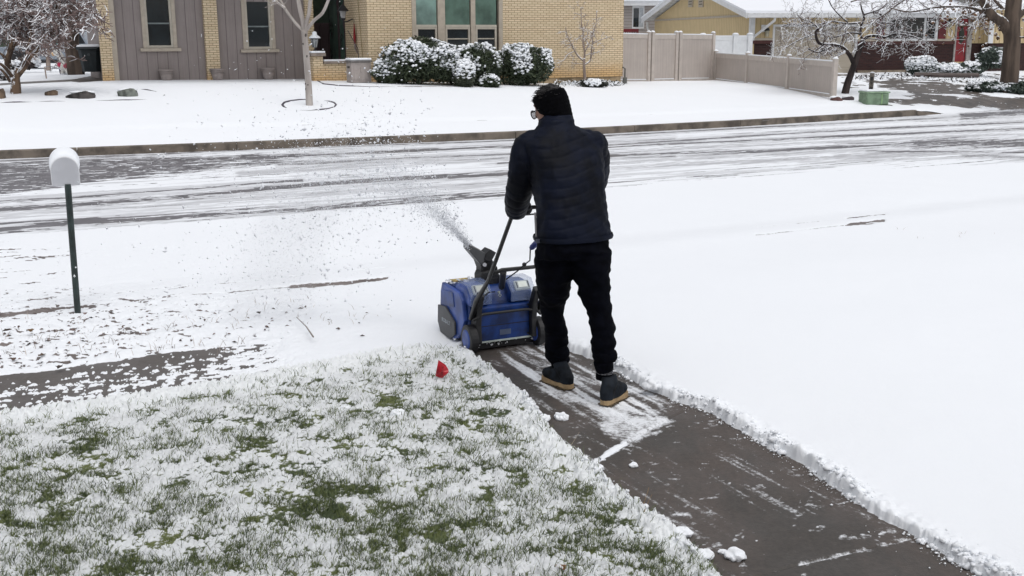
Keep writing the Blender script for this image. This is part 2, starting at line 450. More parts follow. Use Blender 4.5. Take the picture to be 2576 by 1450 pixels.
def z_road(x, y):
    z0 = ZR - .012*np.abs((y-(ykerb(x)+ynear(x))/2)/8)**2
    px, py = proj(np.stack([x, y, z0], -1))
    al = x*math.cos(HEAD)+y*math.sin(HEAD); ac = -x*math.sin(HEAD)+y*math.cos(HEAD)
    st = fbm(al*.55, ac*9, 5, 41); st2 = fbm(al*2.2, ac*16, 4, 43); fine = fbm(al*7, ac*22, 3, 44)
    bare = np.zeros_like(x); slush = np.zeros_like(x)
    for pts, wd, sg in TR:
        wob = (st-.5)*wd*1.6+(fine-.5)*wd*.9
        d = dline(px, py, pts)
        if sg < .5: slush = np.maximum(slush, sg*1.9*S(wd*.6+1.5, wd*.3-1.0, d+wob)*S(.15, .5, st2)); continue
        slush = np.maximum(slush, .60*S(wd*1.3+4, wd*.5, d+wob*1.5)*S(.12, .45, st2)); bare = np.maximum(bare, sg*S(wd*.5+1.2, wd*.5-1.6, d+wob)*S(.10, .32, st2))
    # broad worn patch on the left
    D = [(-400, 425), (0, 408), (225, 400), (640, 384), (900, 378), (860, 400), (640, 425), (400, 440), (284, 450), (126, 478), (0, 492), (-400, 520)]
    d = sdpoly(px, py, D); inn = S(8, -10, d+(st-.5)*26)
    thr = np.clip(.30+.26*S(250, 820, px), .3, .6)
    bare = np.maximum(bare, inn*S(thr-.05, thr+.05, st2*.6+st*.4+.05)*.95*(1-.75*S(.60, .68, fbm(al*5, ac*26, 4, 50))))
    bare = np.maximum(bare, .7*S(.60, .68, st2)*S(14, 0, np.abs(py-(452-.012*px)))*(px < 900))
    for cx, cy, sx, sy in ((60, 640, 300, 70),):
        bare = np.maximum(bare, .45*S(.69, .76, st2)*np.exp(-((px-cx)/sx)**2-((py-cy)/sy)**2))
    slush = np.maximum(slush, .55*S(.57, .70, fbm(al*.30, ac*11, 4, 48))*(1-S(520, 560, py)))
    bare = np.maximum(bare, .62*S(.665, .72, fbm(al*.22, ac*13, 4, 49))*S(.4, .5, st2)*(1-S(520, 560, py)))
    rut = .012*(fbm(al*.3, ac*3.2, 3, 47)-.5)
    z = z0+.006*(1-bare)+rut*.5*(1-bare)+.006*(fine-.5)*(1-bare)
    return z, {'bare': bare, 'slush': slush}
M_road = mat_ground('road_surface', (.165, .158, .170), (.110, .106, .114), bs=.3)
nt = M_road.node_tree
t = np.concatenate([np.linspace(-.5, 6, 190), np.linspace(6.03, 22, 240)])
U = np.concatenate([np.linspace(-1.3, -.66, 90)[:-1], np.linspace(-.66, .66, 900), np.linspace(.66, 1.3, 90)[1:]])
# rows run along the street between the two kerb lines
T = np.linspace(0, 1, 480)[:, None]**1.25
xs = U[None, :]*(12+T*22); yn = ynear(xs)-.3; yk = ykerb(xs)+.1
ys = yn+(yk-yn)*T
road = grid_obj('road', xs, ys, z_road, M_road)

# ================================================================== NEAR GROUND
def pg(pts, z=0): return [tuple(Gz(a, b, z)[:2]) for a, b in pts]
WALK = pg([(1165, 880), (1190, 897), (1262, 950), (1335, 1012), (1368, 1062), (1425, 1122), (1490, 1168), (1512, 1190), (1522, 1205), (1560, 1235), (1625, 1283), (1695, 1332), (1765, 1405), (1810, 1455), (1990, 1640), (2900, 1640), (2700, 1560), (2450, 1448), (2395, 1415), (2300, 1360), (2200, 1298), (2085, 1222), (2000, 1166), (1920, 1120), (1835, 1072), (1800, 1050), (1762, 1033), (1700, 1012), (1622, 982), (1560, 945), (1500, 912), (1430, 885), (1370, 858), (1290, 838)])
SIDE = pg([(-1700, 1187), (-700, 1040), (-200, 965), (0, 940), (120, 925), (330, 893), (510, 872), (700, 856), (900, 850), (1130, 872), (1000, 893), (870, 918), (640, 963), (400, 1005), (200, 1033), (0, 1060), (-300, 1106), (-700, 1166), (-1700, 1316)])
LAWN = pg([(-1700, 1316), (-700, 1166), (-300, 1106), (0, 1060), (200, 1033), (400, 1005), (640, 963), (870, 918), (1000, 893), (1100, 884), (1165, 886), (1195, 905), (1262, 958), (1335, 1018), (1368, 1068), (1425, 1128), (1490, 1175), (1512, 1197), (1560, 1242), (1625, 1290), (1695, 1339), (1765, 1412), (1810, 1462), (1990, 1650), (2600, 1900), (-3500, 1900)])
SNOWLINE = [(-900, 700), (0, 596), (665, 548), (1000, 520), (1256, 505), (1345, 498), (1540, 472), (1800, 452), (2030, 437), (2300, 424), (2576, 410), (2900, 392)]
def zbase(x, y):
    v = y-ynear(x)           # <0 on our side of the near kerb line
    return -.07*S(-3.2, -.3, v) - .15*S(-.10, .16, v)*1.0 - .0*v
wx = np.array([.0, .0])
WD = np.array([math.sin(math.radians(27)), -math.cos(math.radians(27))])   # along the walk, towards us
FEET = []
def walk_snow(x, y):
    """thin packed snow left on the cleared concrete; picture-measured patches"""
    px, py = proj(np.stack([x, y, np.zeros_like(x)], -1))
    al = x*WD[0]+y*WD[1]; ac = -x*WD[1]+y*WD[0]
    n = fbm(x*7, y*7, 4, 61); ns = fbm(al*3.0, ac*26, 4, 62); nf = fbm(x*38, y*38, 3, 63); nc = fbm(x*16, y*16, 3, 67)
    t = np.zeros_like(x)
    A = [(1240, 872), (1360, 862), (1430, 900), (1510, 950), (1600, 965), (1700, 1012), (1640, 1060), (1590, 1105), (1530, 1090), (1440, 1030), (1370, 985), (1300, 930)]
    a = S(26, -22, sdpoly(px, py, A)); t = np.maximum(t, a*(.35+.9*(ns-.42)*2.2+.5*(n-.5)))
    A2 = [(1500, 1062), (1560, 1050), (1660, 1045), (1700, 1058), (1640, 1082), (1600, 1112), (1560, 1108), (1520, 1090)]
    a = S(10, -8, sdpoly(px, py, A2)); t = np.maximum(t, a*(.55+.9*(n-.4)))
    # snow line left in the slab joint
    t = np.maximum(t, S(11, 3, dline(px, py, [(1482, 1172), (1530, 1138), (1572, 1115)]) + (nc-.5)*12)*.95)
    t = np.maximum(t, S(8, 0, dline(px, py, [(1560, 1118), (1600, 1103), (1680, 1078), (1760, 1062)]) + (nc-.5)*16)*.6*S(.42, .55, n))
    t = np.maximum(t, S(14, 0, dline(px, py, [(2010, 1418), (2090, 1400), (2180, 1380), (2290, 1352)]) + (nc-.5)*22)*.75*S(.45, .6, nc))
    t = np.maximum(t, S(22, 0, dline(px, py, [(2110, 1350), (2180, 1345), (2250, 1335)]) + (nc-.5)*30)*.7*S(.5, .62, nc))
    t = np.maximum(t, S(16, 0, dline(px, py, [(1630, 1290), (1680, 1290), (1745, 1296)]) + (nc-.5)*20)*.7*S(.45, .58, nc))
    t = np.maximum(t, S(14, 0, dline(px, py, [(1560, 1120), (1620, 1160)]) + (nc-.5)*20)*.7*S(.45, .58, nc))
    t = np.maximum(t, S(.70, .78, fbm(x*34, y*34, 3, 64))*.45*S(.5, .62, n)*(1-S(1300, 1440, px-(py-1200)*.2)*0))
    t = np.maximum(t, S(.72, .78, fbm(al*22, ac*13, 3, 65))*.4*S(.50, .6, fbm(x*2.2, y*2.2, 2, 66)))
    # damp smears where the scraper dragged slush
    t = np.maximum(t, .42*S(.50, .75, fbm(al*2.0, ac*34, 4, 69))*S(.45, .62, fbm(x*1.7, y*1.7, 3, 68)))
    return t
def z_snow(x, y):
    zb = zbase(x, y); px, py = proj(np.stack([x, y, zb], -1))
    dw = sdpoly(x, y, WALK); ds0 = sdpoly(x, y, SIDE); ds = ds0+.09*(fbm(x*4.5, y*4.5, 3, 87)-.5)+.05*(fbm(x*17, y*17, 3, 88)-.5)
    n1 = fbm(x*1.6, y*1.6, 3, 71); n2 = fbm(x*9, y*9, 4, 72); n3 = fbm(x*34, y*34, 3, 73)
    al = x*math.cos(HEAD)+y*math.sin(HEAD); ac = -x*math.sin(HEAD)+y*math.cos(HEAD)
    th = .042+.012*(n1-.5)+.022*(fbm(x*.55, y*.55, 2, 70)-.5)+.003*(n2-.5)
    v = y-ynear(x)
    # drifted fill against the kerb, with short open gaps
    th = th+(-.07*S(-3.2, -.3, v)-.15*S(-.6, 1.1, v))-zb
    th = th*(.30+.70*S(.0, .35, ds))
    gap = np.zeros_like(x)
    for pts, wd, st in (([(735, 731), (800, 727), (880, 722), (970, 710)], 6.5, 1), ([(2130, 575), (2170, 570), (2222, 563)], 6.0, 1), ([(1900, 600), (2000, 590), (2120, 577)], 2.5, .45), ([(0, 804), (110, 790), (240, 778)], 7, .62), ([(240, 778), (420, 757), (560, 745), (735, 731)], 2.2, .6)):
        gap = np.maximum(gap, st*S(wd, wd*.3, dline(px, py, pts)+(fbm(al*6, ac*14, 3, 75)-.5)*wd*1.5))
    # left part of the strip and verge: hummocky, pitted by grass and leaves
    left = S(1150, 500, px)*S(690, 800, py)
    lump = cell2(x*9, y*9, 3)
    th = th+left*(.040*(fbm(x*5, y*5, 4, 76)-.5)+.022*(n2-.5)+.012*(n3-.5))
    st2 = fbm(al*3.0, ac*15, 4, 78)
    roadl = S(1150, 350, px)*S(790, 740, py)
    hole = roadl*S(.655, .70, st2)*S(590, 640, py)*(.35+.65*S(260, 40, px))
    pits = left*S(.70-.05*S(.4, .0, ds0), .76, fbm(x*11, y*16, 3, 79))*(.45+.55*S(700, 250, px))
    pits = np.maximum(pits, left*S(.68, .73, fbm(x*23, y*34, 3, 179))*S(800, 300, px))
    th = th-.016*np.maximum(hole, pits)-.022*gap
    bare = np.clip(np.maximum(np.maximum(gap, hole*.8), pits*.9)*1.25, 0, 1)
    # berm thrown to the far side of the walk (right) and low rim on the lawn side
    rag = .045*(fbm(x*6, y*6, 3, 81)-.5)+.030*(fbm(x*26, y*26, 3, 82)-.5)
    e = dw+rag
    right = (x > np.interp(y, [3, 7], [1.55, .1]))
    cl = S(.42, .75, fbm(x*5.2+3, y*5.2, 3, 83)); cf = 1-S(0, .55, cell2(x*17, y*17, 9))
    c3 = 1-S(0, .8, cell2(x*9+1.3*n2, y*9-.7*n2, 19)); berm = np.exp(-(np.maximum(e-.05, .05-e)/.075)**2)*(.002+.026*c3*S(.42, .62, n1+.4*(n2-.5))+.010*cf+.012*(n2-.3)+.010*(n3-.5))
    near_w = S(-.012, .050, e+.016*(n3-.5)+.02*(n2-.5))
    th_w = np.where(right, th+berm, th+np.exp(-((e-.04)/.05)**2)*(.012*cl+.012*cf))
    zz = np.where(dw < .25, th_w, th)*near_w
    wt = walk_snow(x, y)
    zwalk = -.030+0*wt+.034*S(.80, .95, wt)*(1+.2*(n3-.5))
    zs = np.where(e < .03, np.maximum(zwalk, zz*near_w-.040*(1-near_w)), zz)
    # left pavement: scattered crumbs, thickening to the right
    full = S(360, 900, px+(n1-.5)*160)
    up = S(0, 14, py-np.interp(px, [0, 510], [940, 872])); lo = S(-2, 26, np.interp(px, [0, 200, 400, 640, 870], [1060, 1033, 1005, 963, 918])-py)
    up = S(4, 46, py-np.interp(px, [0, 510], [940, 872])); lo = S(0, 40, np.interp(px, [0, 200, 400, 640, 870], [1060, 1033, 1005, 963, 918])-py); cov = np.clip(.50*up*lo+.10*S(60, 330, px)+.0, 0, 1)
    cr = fbm(al*24, ac*42, 4, 85)*.55+fbm(al*7, ac*15, 2, 89)*.25+fbm(x*70, y*70, 2, 86)*.20
    thr = .735-.235*cov-.12*S(.0, .5, full)-.22*S(.45, .95, full)
    crumb = S(thr-.03, thr+.04, cr)
    zc = -.006+.013*crumb*(.6+.8*n2)+.006*(n3-.5)
    zc = zc*(1-S(.5, 1, full))+zs*S(.5, 1, full)
    edge = np.clip(-ds/.03, 0, 1)
    zs = np.where(ds < 0, zc*edge+zs*(1-edge), zs)
    dl_ = sdpoly(x, y, LAWN); zs = zs-.07*S(-.015, -.10, dl_)
    # a low hollow where the boots and wheels stand
    for fx, fy, r in FEET:
        q = S(r*1.3, r*.7, np.hypot(x-fx, y-fy)); zs = zs*(1-q)+np.minimum(zs, .001)*q
    return zb+zs, {'bare': bare*np.where((ds0 > .02) & (dw > .1), 1, 0)}
def keep_snow(x, y, z):
    px, py = proj(np.stack([x, y, z], -1)); yl = np.interp(px, [p[0] for p in SNOWLINE], [p[1] for p in SNOWLINE])
    al = x*math.cos(HEAD)+y*math.sin(HEAD); ac = -x*math.sin(HEAD)+y*math.cos(HEAD)
    yl = yl+(fbm(al*1.3, ac*2, 4, 90)-.5)*5.5
    dl = sdpoly(x, y, LAWN); inl = (dl < -.12) | ((dl < .09) & (sdpoly(x, y, WALK) < .3) & (py > 893))
    return (py > yl-1) & (z > zbase(x, y)-.16) & ~inl
# feet and wheel contact points, used again by the figures
HL, HR = Gz(1437, 983, 0), Gz(1508, 1022, 0)
FEET = [(float(Gz(1400, 968)[0]), float(Gz(1400, 968)[1]), .16), (float(Gz(1537, 1010)[0]), float(Gz(1537, 1010)[1]), .15)]
xs, ys = fan(3.0, 20.5, 790, 940, .56)
M_cover = mat_ground('snow_cover', (.19, .165, .155), (.12, .10, .095), bs=.3, bscale=60)
snowc = grid_obj('snow_cover', xs, ys, z_snow, M_cover, keep=keep_snow)
# ---- wet concrete under it
def slab(name, poly, z, m, grow=0):
    xs_ = [p[0] for p in poly]; ys_ = [p[1] for p in poly]
    x = np.arange(min(xs_), max(xs_), .05); y = np.arange(min(ys_), max(ys_), .05); X, Y = np.meshgrid(x, y)
    return grid_obj(name, X, Y, lambda a, b: (zbase(a, b)+z, {}), m, keep=lambda a, b, c: sdpoly(a, b, poly) < .12)
def mat_concrete(name, c, c2, seed=0):
    m, nt, b = nodes(name)
    n1 = ramp(nt, noi(nt, 2.1, 7, rough=.65, stretch=(1, .45, 1)), .40, .60); n2 = ramp(nt, noi(nt, 42, 4, rough=.7), .25, .75)
    col = mixc(nt, n1, c2, c); col2 = mixc(nt, n2, tuple(v*.72 for v in c), tuple(v*1.30 for v in c)); col = mixc(nt, .45, col, col2)
    nt.links.new(col, b.inputs['Base Color'])
    r = nt.nodes.new('ShaderNodeMapRange'); r.inputs['To Min'].default_value = .42; r.inputs['To Max'].default_value = .72
    nt.links.new(ramp(nt, noi(nt, 2.3, 5), .3, .7), r.inputs['Value']); nt.links.new(r.outputs[0], b.inputs['Roughness']); setin(b, 'Specular IOR Level', .35)
    bump(nt, b, noi(nt, 160, 5), .5, .003); return m
M_conc = mat_concrete('wet_concrete', (.086, .071, .063), (.046, .046, .043))
def z_walk(x, y):
    px, py = proj(np.stack([x, y, np.zeros_like(x)], -1)); jt = np.minimum(dline(x, y, pg([(1440, 1195), (1482, 1172), (1640, 1075), (1800, 990)])), dline(x, y, pg([(1900, 1447), (2010, 1418), (2290, 1352), (2360, 1335)])))
    return zbase(x, y)-.0035-.007*S(.011, .005, jt), {'film': np.clip(walk_snow(x, y), 0, 1)}
nt = M_conc.node_tree; pb = nt.nodes['Principled BSDF']
a_ = nt.nodes.new('ShaderNodeAttribute'); a_.attribute_name = 'film'
k_ = mth(nt, 'ADD', a_.outputs['Fac'], mth(nt, 'MULTIPLY', mth(nt, 'SUBTRACT', noi(nt, 38, 7, rough=.8), .5), 1.9))
src_ = pb.inputs['Base Color'].links[0].from_socket
f_ = ramp(nt, k_, .22, .80)
nt.links.new(mixc(nt, f_, src_, (.74, .76, .79)), pb.inputs['Base Color'])
xs, ys = fan(3.0, 7.6, 540, 860, .56)
wk = grid_obj('walkway', xs, ys, z_walk, M_conc, keep=lambda x, y, z: sdpoly(x, y, WALK) < .12)
M_side = mat_concrete('wet_concrete_side', (.115, .105, .100), (.085, .074, .066))
slab('sidewalk', SIDE, -.0035, M_side)
# ---- crumbs and lumps of snow along the cleared edges: thousands, one object
def crumbs():
    r = np.random.RandomState(17); base = MB(); base.ball((0, 0, 0), 1, 6, 4); bv = base.V[0]; bf = base.F; nv = len(bv)
    x = r.uniform(-1.2, 3.2, 110000); y = r.uniform(3.3, 7.6, 110000); d = sdpoly(x, y, WALK); right = (x > np.interp(y, [3, 7], [1.55, .1]))
    cl = fbm(x*3.1, y*3.1, 3, 201); pk = np.where(right, np.exp(-((d-.03)/.05)**2), .75*np.exp(-((d-.035)/.035)**2))*S(.35, .62, cl)+.012*S(.0, -.1, d)*S(-.35, -.05, d)*right
    ok = r.rand(110000) < pk*.9; x, y, d, cl = x[ok], y[ok], d[ok], cl[ok]; n = len(x)
    s = .0025+.010*r.rand(n)**4+.009*(r.rand(n) < .10)*S(.5, .62, cl); s = np.where(d < 0, s*.5, s)
    xx, yy = x[None, :], y[None, :]; z = np.maximum(z_snow(x, y)[0], 0)
    l_, _ = z_lawn(x, y); z = np.where(sdpoly(x, y, LAWN) < 0, l_, z); V = []; F = []
    for i in range(n):
        q = bv*(1+1.0*(r.rand(nv, 1)-.5))*s[i]*np.array([1.1, 1, .8]); V.append(q+[x[i], y[i], z[i]+s[i]*.25])
    V = np.vstack(V); Fq = [tuple(j+i*nv for j in f) for i in range(n) for f in bf]
    o = mesh('snow_crumbs', V, Fq, M_snow, smooth=True); finish(o, 'crumbs of snow along the edges of the cleared walk', 'snow', kind='stuff')
# ---- lawn: lumpy wet snow held up by the turf
def z_lawn(x, y):
    d = sdpoly(x, y, LAWN); px, py = proj(np.stack([x, y, np.zeros_like(x)], -1))
    big = fbm(x*3.3, y*2.4, 4, 101); mid = fbm(x*13, y*13, 4, 102); c1 = cell2(x*34, y*26, 5); c2 = cell2(x*75, y*60, 6); f = fbm(x*90, y*90, 2, 103)
    lump = (1-S(0, .75, c1))*.6+(1-S(0, .7, c2))*.4
    rim = S(-.13, .0, d+(mid-.5)*.22)       # smoother snow along the edges
    cover = .73+1.25*(mid-.5)+.24*(big-.5)
    # measured bare tufts
    pat = S(.60, .68, fbm(x*4.6+5, y*3.1+2, 3, 107))
    front = S(900, 1150, py)
    cover = cover-.16*pat*(1-rim)*front
    for cx, cy, sx, sy in ((840, 1290, 40, 22), (620, 1243, 28, 16), (240, 1160, 30, 12), (150, 1310, 28, 16), (820, 1235, 30, 18), (1060, 1250, 16, 22), (1320, 1330, 24, 14), (1120, 1345, 22, 18), (1230, 1250, 14, 30), (700, 1310, 50, 16), (460, 1215, 40, 14), (300, 1230, 30, 16), (570, 1390, 40, 18), (1010, 1380, 20, 26), (210, 1140, 40, 12), (20, 1310, 20, 20), (980, 1010, 30, 14), (1010, 1040, 22, 12), (750, 1195, 30, 9), (350, 1345, 40, 14), (1220, 1190, 18, 18), (870, 1130, 30, 12), (500, 1360, 34, 12)):
        g = np.exp(-((px-cx)/sx)**2-((py-cy)/sy)**2); cover = cover-.40*g*(.2+1.6*mid)
    cover = np.clip(cover+.45*rim, 0, 1.2)
    z = .004+.030*cover*(.25+1.0*lump)+.004*(f-.5)+.030*(big-.5)*(1-rim)*.6 + .012*rim
    onwalk = S(.30, .02, sdpoly(x, y, WALK)); ed = d+.022*(fbm(x*20, y*20, 3, 105)-.5)*2+.03*(fbm(x*6, y*6, 2, 108)-.5)
    z = np.where(onwalk > .01, (z+.012*rim)*S(.035, -.03, ed)-.03*S(.01, .05, ed), z)
    dark = 1-np.clip(cover*(.30+1.05*lump)*1.25+.10+.2*(f-.5), 0, 1)
    dark = dark*(1-rim*.8)
    return z, {'bare': dark, 'cov': cover, 'slush': (1-rim)*(.16+.30*(mid-.35))*S(-.02, -.3, d)}
M_lawn = mat_ground('lawn_snow', (.120, .140, .045), (.045, .062, .028), snow_c=(.80, .825, .84), bs=.6, bscale=140)
xs, ys = fan(3.0, 7.4, 670, 960, .56)
lawn = grid_obj('lawn', xs, ys, z_lawn, M_lawn, keep=lambda x, y, z: sdpoly(x, y, LAWN) < .06)
# ---- grass blades poking through
def blades():
    N = 400000; r = np.random.RandomState(3)
    a0, a1 = math.atan(2/3.35), math.atan(2/6.95)
    yy = 2/np.tan(a0+(a1-a0)*r.rand(N)**.9); xx = yy*(r.rand(N)*1.16-.58)
    ok = sdpoly(xx, yy, LAWN) < -.012; xx, yy = xx[ok], yy[ok]
    z, at = z_lawn(xx, yy); cov = at['cov']; d = sdpoly(xx, yy, LAWN)
    px, py = proj(np.stack([xx, yy, z], -1))
    clump = fbm(xx*9, yy*9, 4, 111)
    p = np.clip(.20+2.6*(clump-.46), .05, 1)*np.where(cov < .50, 2.6, .62)*np.where(d > -.12, .55, 1); ok = r.rand(len(xx)) < p
    xx, yy, z, cov = xx[ok], yy[ok], z[ok], cov[ok]; n = len(xx)
    L = (.012+.030*r.rand(n)**1.8)*np.where(cov < .35, .8, 1.0); w = .0008+.0012*r.rand(n); az = r.rand(n)*2*np.pi; lean = .25+1.5*r.rand(n)
    az = np.where(r.rand(n) < .3, 1.0+.8*r.randn(n), az)
    dx, dy = np.cos(az)*lean, np.sin(az)*lean; fa = r.rand(n)*np.pi; wxx, wyy = np.cos(fa)*w, np.sin(fa)*w
    V = np.zeros((n, 5, 3)); b = np.stack([xx, yy, z-.006], -1)
    V[:, 0] = b+np.stack([-wxx, -wyy, 0*w], -1); V[:, 1] = b+np.stack([wxx, wyy, 0*w], -1)
    m = b+np.stack([dx*L*.45, dy*L*.45, L*.62+.006], -1)
    V[:, 2] = m+np.stack([wxx*.8, wyy*.8, 0*w], -1); V[:, 3] = m-np.stack([wxx*.8, wyy*.8, 0*w], -1)
    V[:, 4] = b+np.stack([dx*L, dy*L, L*.9+.006], -1)
    i = np.arange(n)[:, None]*5
    F = np.concatenate([np.concatenate([i, i+1, i+2], 1), np.concatenate([i, i+2, i+3], 1), np.concatenate([i+3, i+2, i+4], 1)])
    hue = np.repeat(r.rand(n), 5)
    return V.reshape(-1, 3), F, hue
V, F, hue = blades()
m, nt, b = nodes('grass_blades'); a = nt.nodes.new('ShaderNodeAttribute'); a.attribute_name = 'hue'
c = mixc(nt, a.outputs['Fac'], (.022, .040, .018), (.150, .185, .055)); nt.links.new(c, b.inputs['Base Color']); setin(b, 'Roughness', .5)
g = mesh('grass', V, F, m, attrs={'hue': hue}); finish(g, kind='stuff', label='green grass blades poking through the lumpy snow on the front lawn', cat='grass')

crumbs()
# ================================================================== HOUSES ACROSS THE STREET
def mat_brick(name, c1, c2, mortar, bw=.217, bh=.071, ms=.006, warm=None, bs=.5):
    m, nt, b = nodes(name)
    tc = nt.nodes.new('ShaderNodeTexCoord'); sp = nt.nodes.new('ShaderNodeSeparateXYZ'); nt.links.new(tc.outputs['Object'], sp.inputs[0])
    cb = nt.nodes.new('ShaderNodeCombineXYZ'); nt.links.new(mth(nt, 'ADD', sp.outputs['X'], sp.outputs['Y']), cb.inputs[0]); nt.links.new(sp.outputs['Z'], cb.inputs[1])
    br = nt.nodes.new('ShaderNodeTexBrick'); nt.links.new(cb.outputs[0], br.inputs['Vector'])
    br.inputs['Scale'].default_value = 1; br.inputs['Brick Width'].default_value = bw; br.inputs['Row Height'].default_value = bh; br.inputs['Mortar Size'].default_value = ms
    br.inputs['Mortar Smooth'].default_value = .15; br.offset = .5
    br.inputs['Color1'].default_value = (*c1, 1); br.inputs['Color2'].default_value = (*c2, 1); br.inputs['Mortar'].default_value = (*mortar, 1)
    col = br.outputs['Color']
    if warm:   # darker, salt-stained lower courses
        z = ramp(nt, mth(nt, 'ADD', sp.outputs['Z'], mth(nt, 'MULTIPLY', noi(nt, .8, 4), .9)), warm[1]+.75, warm[1]+.05)
        n = nt.nodes.new('ShaderNodeMix'); n.data_type = 'RGBA'; n.blend_type = 'MULTIPLY'; nt.links.new(z, n.inputs[0]); nt.links.new(col, n.inputs[6]); n.inputs[7].default_value = (*warm[0], 1); col = n.outputs[2]
    nt.links.new(col, b.inputs['Base Color']); setin(b, 'Roughness', .8); setin(b, 'Specular IOR Level', .2)
    iv = mth(nt, 'SUBTRACT', 1.0, br.outputs['Fac']); bump(nt, b, iv, bs, .01)
    return m
def mat_lines(name, c, groove, pitch, w=.06, vertical=True, rough=.7, var=.06, phase=0.0, bs=.4):
    """boards: dark grooves every `pitch` metres along the wall (vertical) or up it"""
    m, nt, b = nodes(name)
    tc = nt.nodes.new('ShaderNodeTexCoord'); sp = nt.nodes.new('ShaderNodeSeparateXYZ'); nt.links.new(tc.outputs['Object'], sp.inputs[0])
    s_ = mth(nt, 'ADD', sp.outputs['X'], sp.outputs['Y']) if vertical else sp.outputs['Z']
    k = mth(nt, 'FRACT', mth(nt, 'ADD', mth(nt, 'DIVIDE', s_, pitch), phase+100.0))
    g = mth(nt, 'LESS_THAN', k, w)
    base = mixc(nt, ramp(nt, noi(nt, 2.2, 5), .3, .7), tuple(v*(1-2*var) for v in c), c)
    base = mixc(nt, .35, base, mixc(nt, ramp(nt, noi(nt, 5, 4, stretch=(6, 6, .25) if vertical else (.3, .3, 6)), .35, .65), tuple(v*(1-3*var) for v in c), tuple(v*(1+var) for v in c)))
    nt.links.new(mixc(nt, g, base, groove), b.inputs['Base Color']); setin(b, 'Roughness', rough); setin(b, 'Specular IOR Level', .25)
    bump(nt, b, mth(nt, 'SUBTRACT', 1.0, g), bs, .012); return m
M_ybrick = mat_brick('yellow_brick', (.690, .570, .400), (.610, .490, .330), (.250, .180, .100), ms=.008, warm=((.93, .76, .55), .55))
M_found = mat('foundation', (.33, .25, .155), rough=.85, var=.2, vs=2, bs=.3)
M_siding = mat_lines('mauve_siding', (.275, .238, .226), (.115, .095, .09), .305, .05, bs=.6)
M_trim = mat('beige_trim', (.42, .365, .295), rough=.55, var=.05)
M_frame = mat('window_frame', (.46, .42, .35), rough=.45, var=.04)
M_darkglass = mat_glass('dark_glass', (.010, .016, .020))
M_greenglass = mat_glass('green_glass', (.085, .145, .115), rough=.12, spec=.6)
M_blind = mat('pale_blind', (.17, .27, .235), rough=.4, var=.25, vs=.9)
M_brown = mat_lines('brown_panel', (.085, .058, .060), (.03, .02, .02), .30, .06)
M_black = mat('black_metal', (.012, .012, .014), rough=.45, var=.2)
M_snowcap = mat_snow('snow_cap', bs=.2)
M_white = mat('white_paint', (.70, .71, .72), rough=.5, var=.03)
M_snowroof = mat_snow('snow_roof', (.80, .82, .86), bs=.15, bscale=4)

class Wall:
    """a vertical plane; converts picture pixels to (s, z) along it"""
    def __init__(s, p0, ang): s.p = np.array([p0[0], p0[1], 0.0]); s.a = ang; s.d = np.array([math.cos(ang), math.sin(ang), 0]); s.n = np.array([math.sin(ang), -math.cos(ang), 0])
    def at(s, px, py, off=0.0):
        """hit point of the pixel ray with the plane pushed out by off; returns s, z"""
        r_ = ray(px, py); t_ = ((s.p+s.n*off-CAM)@s.n)/(r_@s.n); q = CAM+r_*t_; return float((q-s.p)@s.d), float(q[2])
    def off(s, o, ds=0): return Wall((s.p+s.n*o+s.d*ds)[:2], s.a)
# --- house A (yellow brick wing, mauve siding wing)
d0 = ray(929, 205); P0 = CAM+d0*(32.6/CP)     # street corner of the brick wing
# horizontal distance chosen from the brick courses
W1 = Wall(P0[:2], HEAD)                       # brick street front
RA = thing('brick_house', 'long house with yellow brick wing, mauve board wing and tall three-part window', 'house', (P0[0], P0[1], .40), HEAD)
Lr = np.array(rootmat(RA))
def loc2w(x, y, z):   # house-local (x along front, y back, z world height) to world
    return W1.p + W1.d*x - W1.n*y + np.array([0, 0, z])
def hb(mb, x0, x1, y0, y1, z0, z1, wall=None):
    """box in wall-local coordinates: y outwards negative"""
    w_ = wall or W1
    pts = []
    for z in (z0, z1):
        for (x, y) in ((x0, y0), (x1, y0), (x1, y1), (x0, y1)): pts.append(w_.p+w_.d*x-w_.n*y+np.array([0, 0, z]))
    return mb.add(pts, [(0, 3, 2, 1), (4, 5, 6, 7), (0, 1, 5, 4), (1, 2, 6, 5), (2, 3, 7, 6), (3, 0, 4, 7)])
sR, _ = W1.at(1567, 150)
zg = W1.at(1250, 209)[1]-.3; zf = W1.at(1100, 200)[1]
zf = W1.at(1540, 193)[1]; ztopA = 5.2
# window opening in the brick front
wx0, _ = W1.at(1036, 60); wx1, _ = W1.at(1264, 60); wz0 = W1.at(1150, 140)[1]
mb = MB(); hb(mb, 0, wx0, 0, .2, zf, ztopA); hb(mb, wx1, sR, 0, .2, zf, ztopA); hb(mb, wx0, wx1, 0, .2, zf, wz0); hb(mb, wx0, wx1, 0, .2, 4.9, ztopA)
mb.build('front_brick_wall', M_ybrick, RA)
mb = MB(); hb(mb, sR-.2, sR, .203, 8.2, zf, ztopA); mb.build('end_brick_wall', M_ybrick, RA)
mb = MB(); hb(mb, .06, sR-.06, .03, .35, zg-.5, zf-.002); hb(mb, sR-.35, sR-.06, .352, 8.0, zg-.5, zf-.002); mb.build('foundation', M_found, RA)
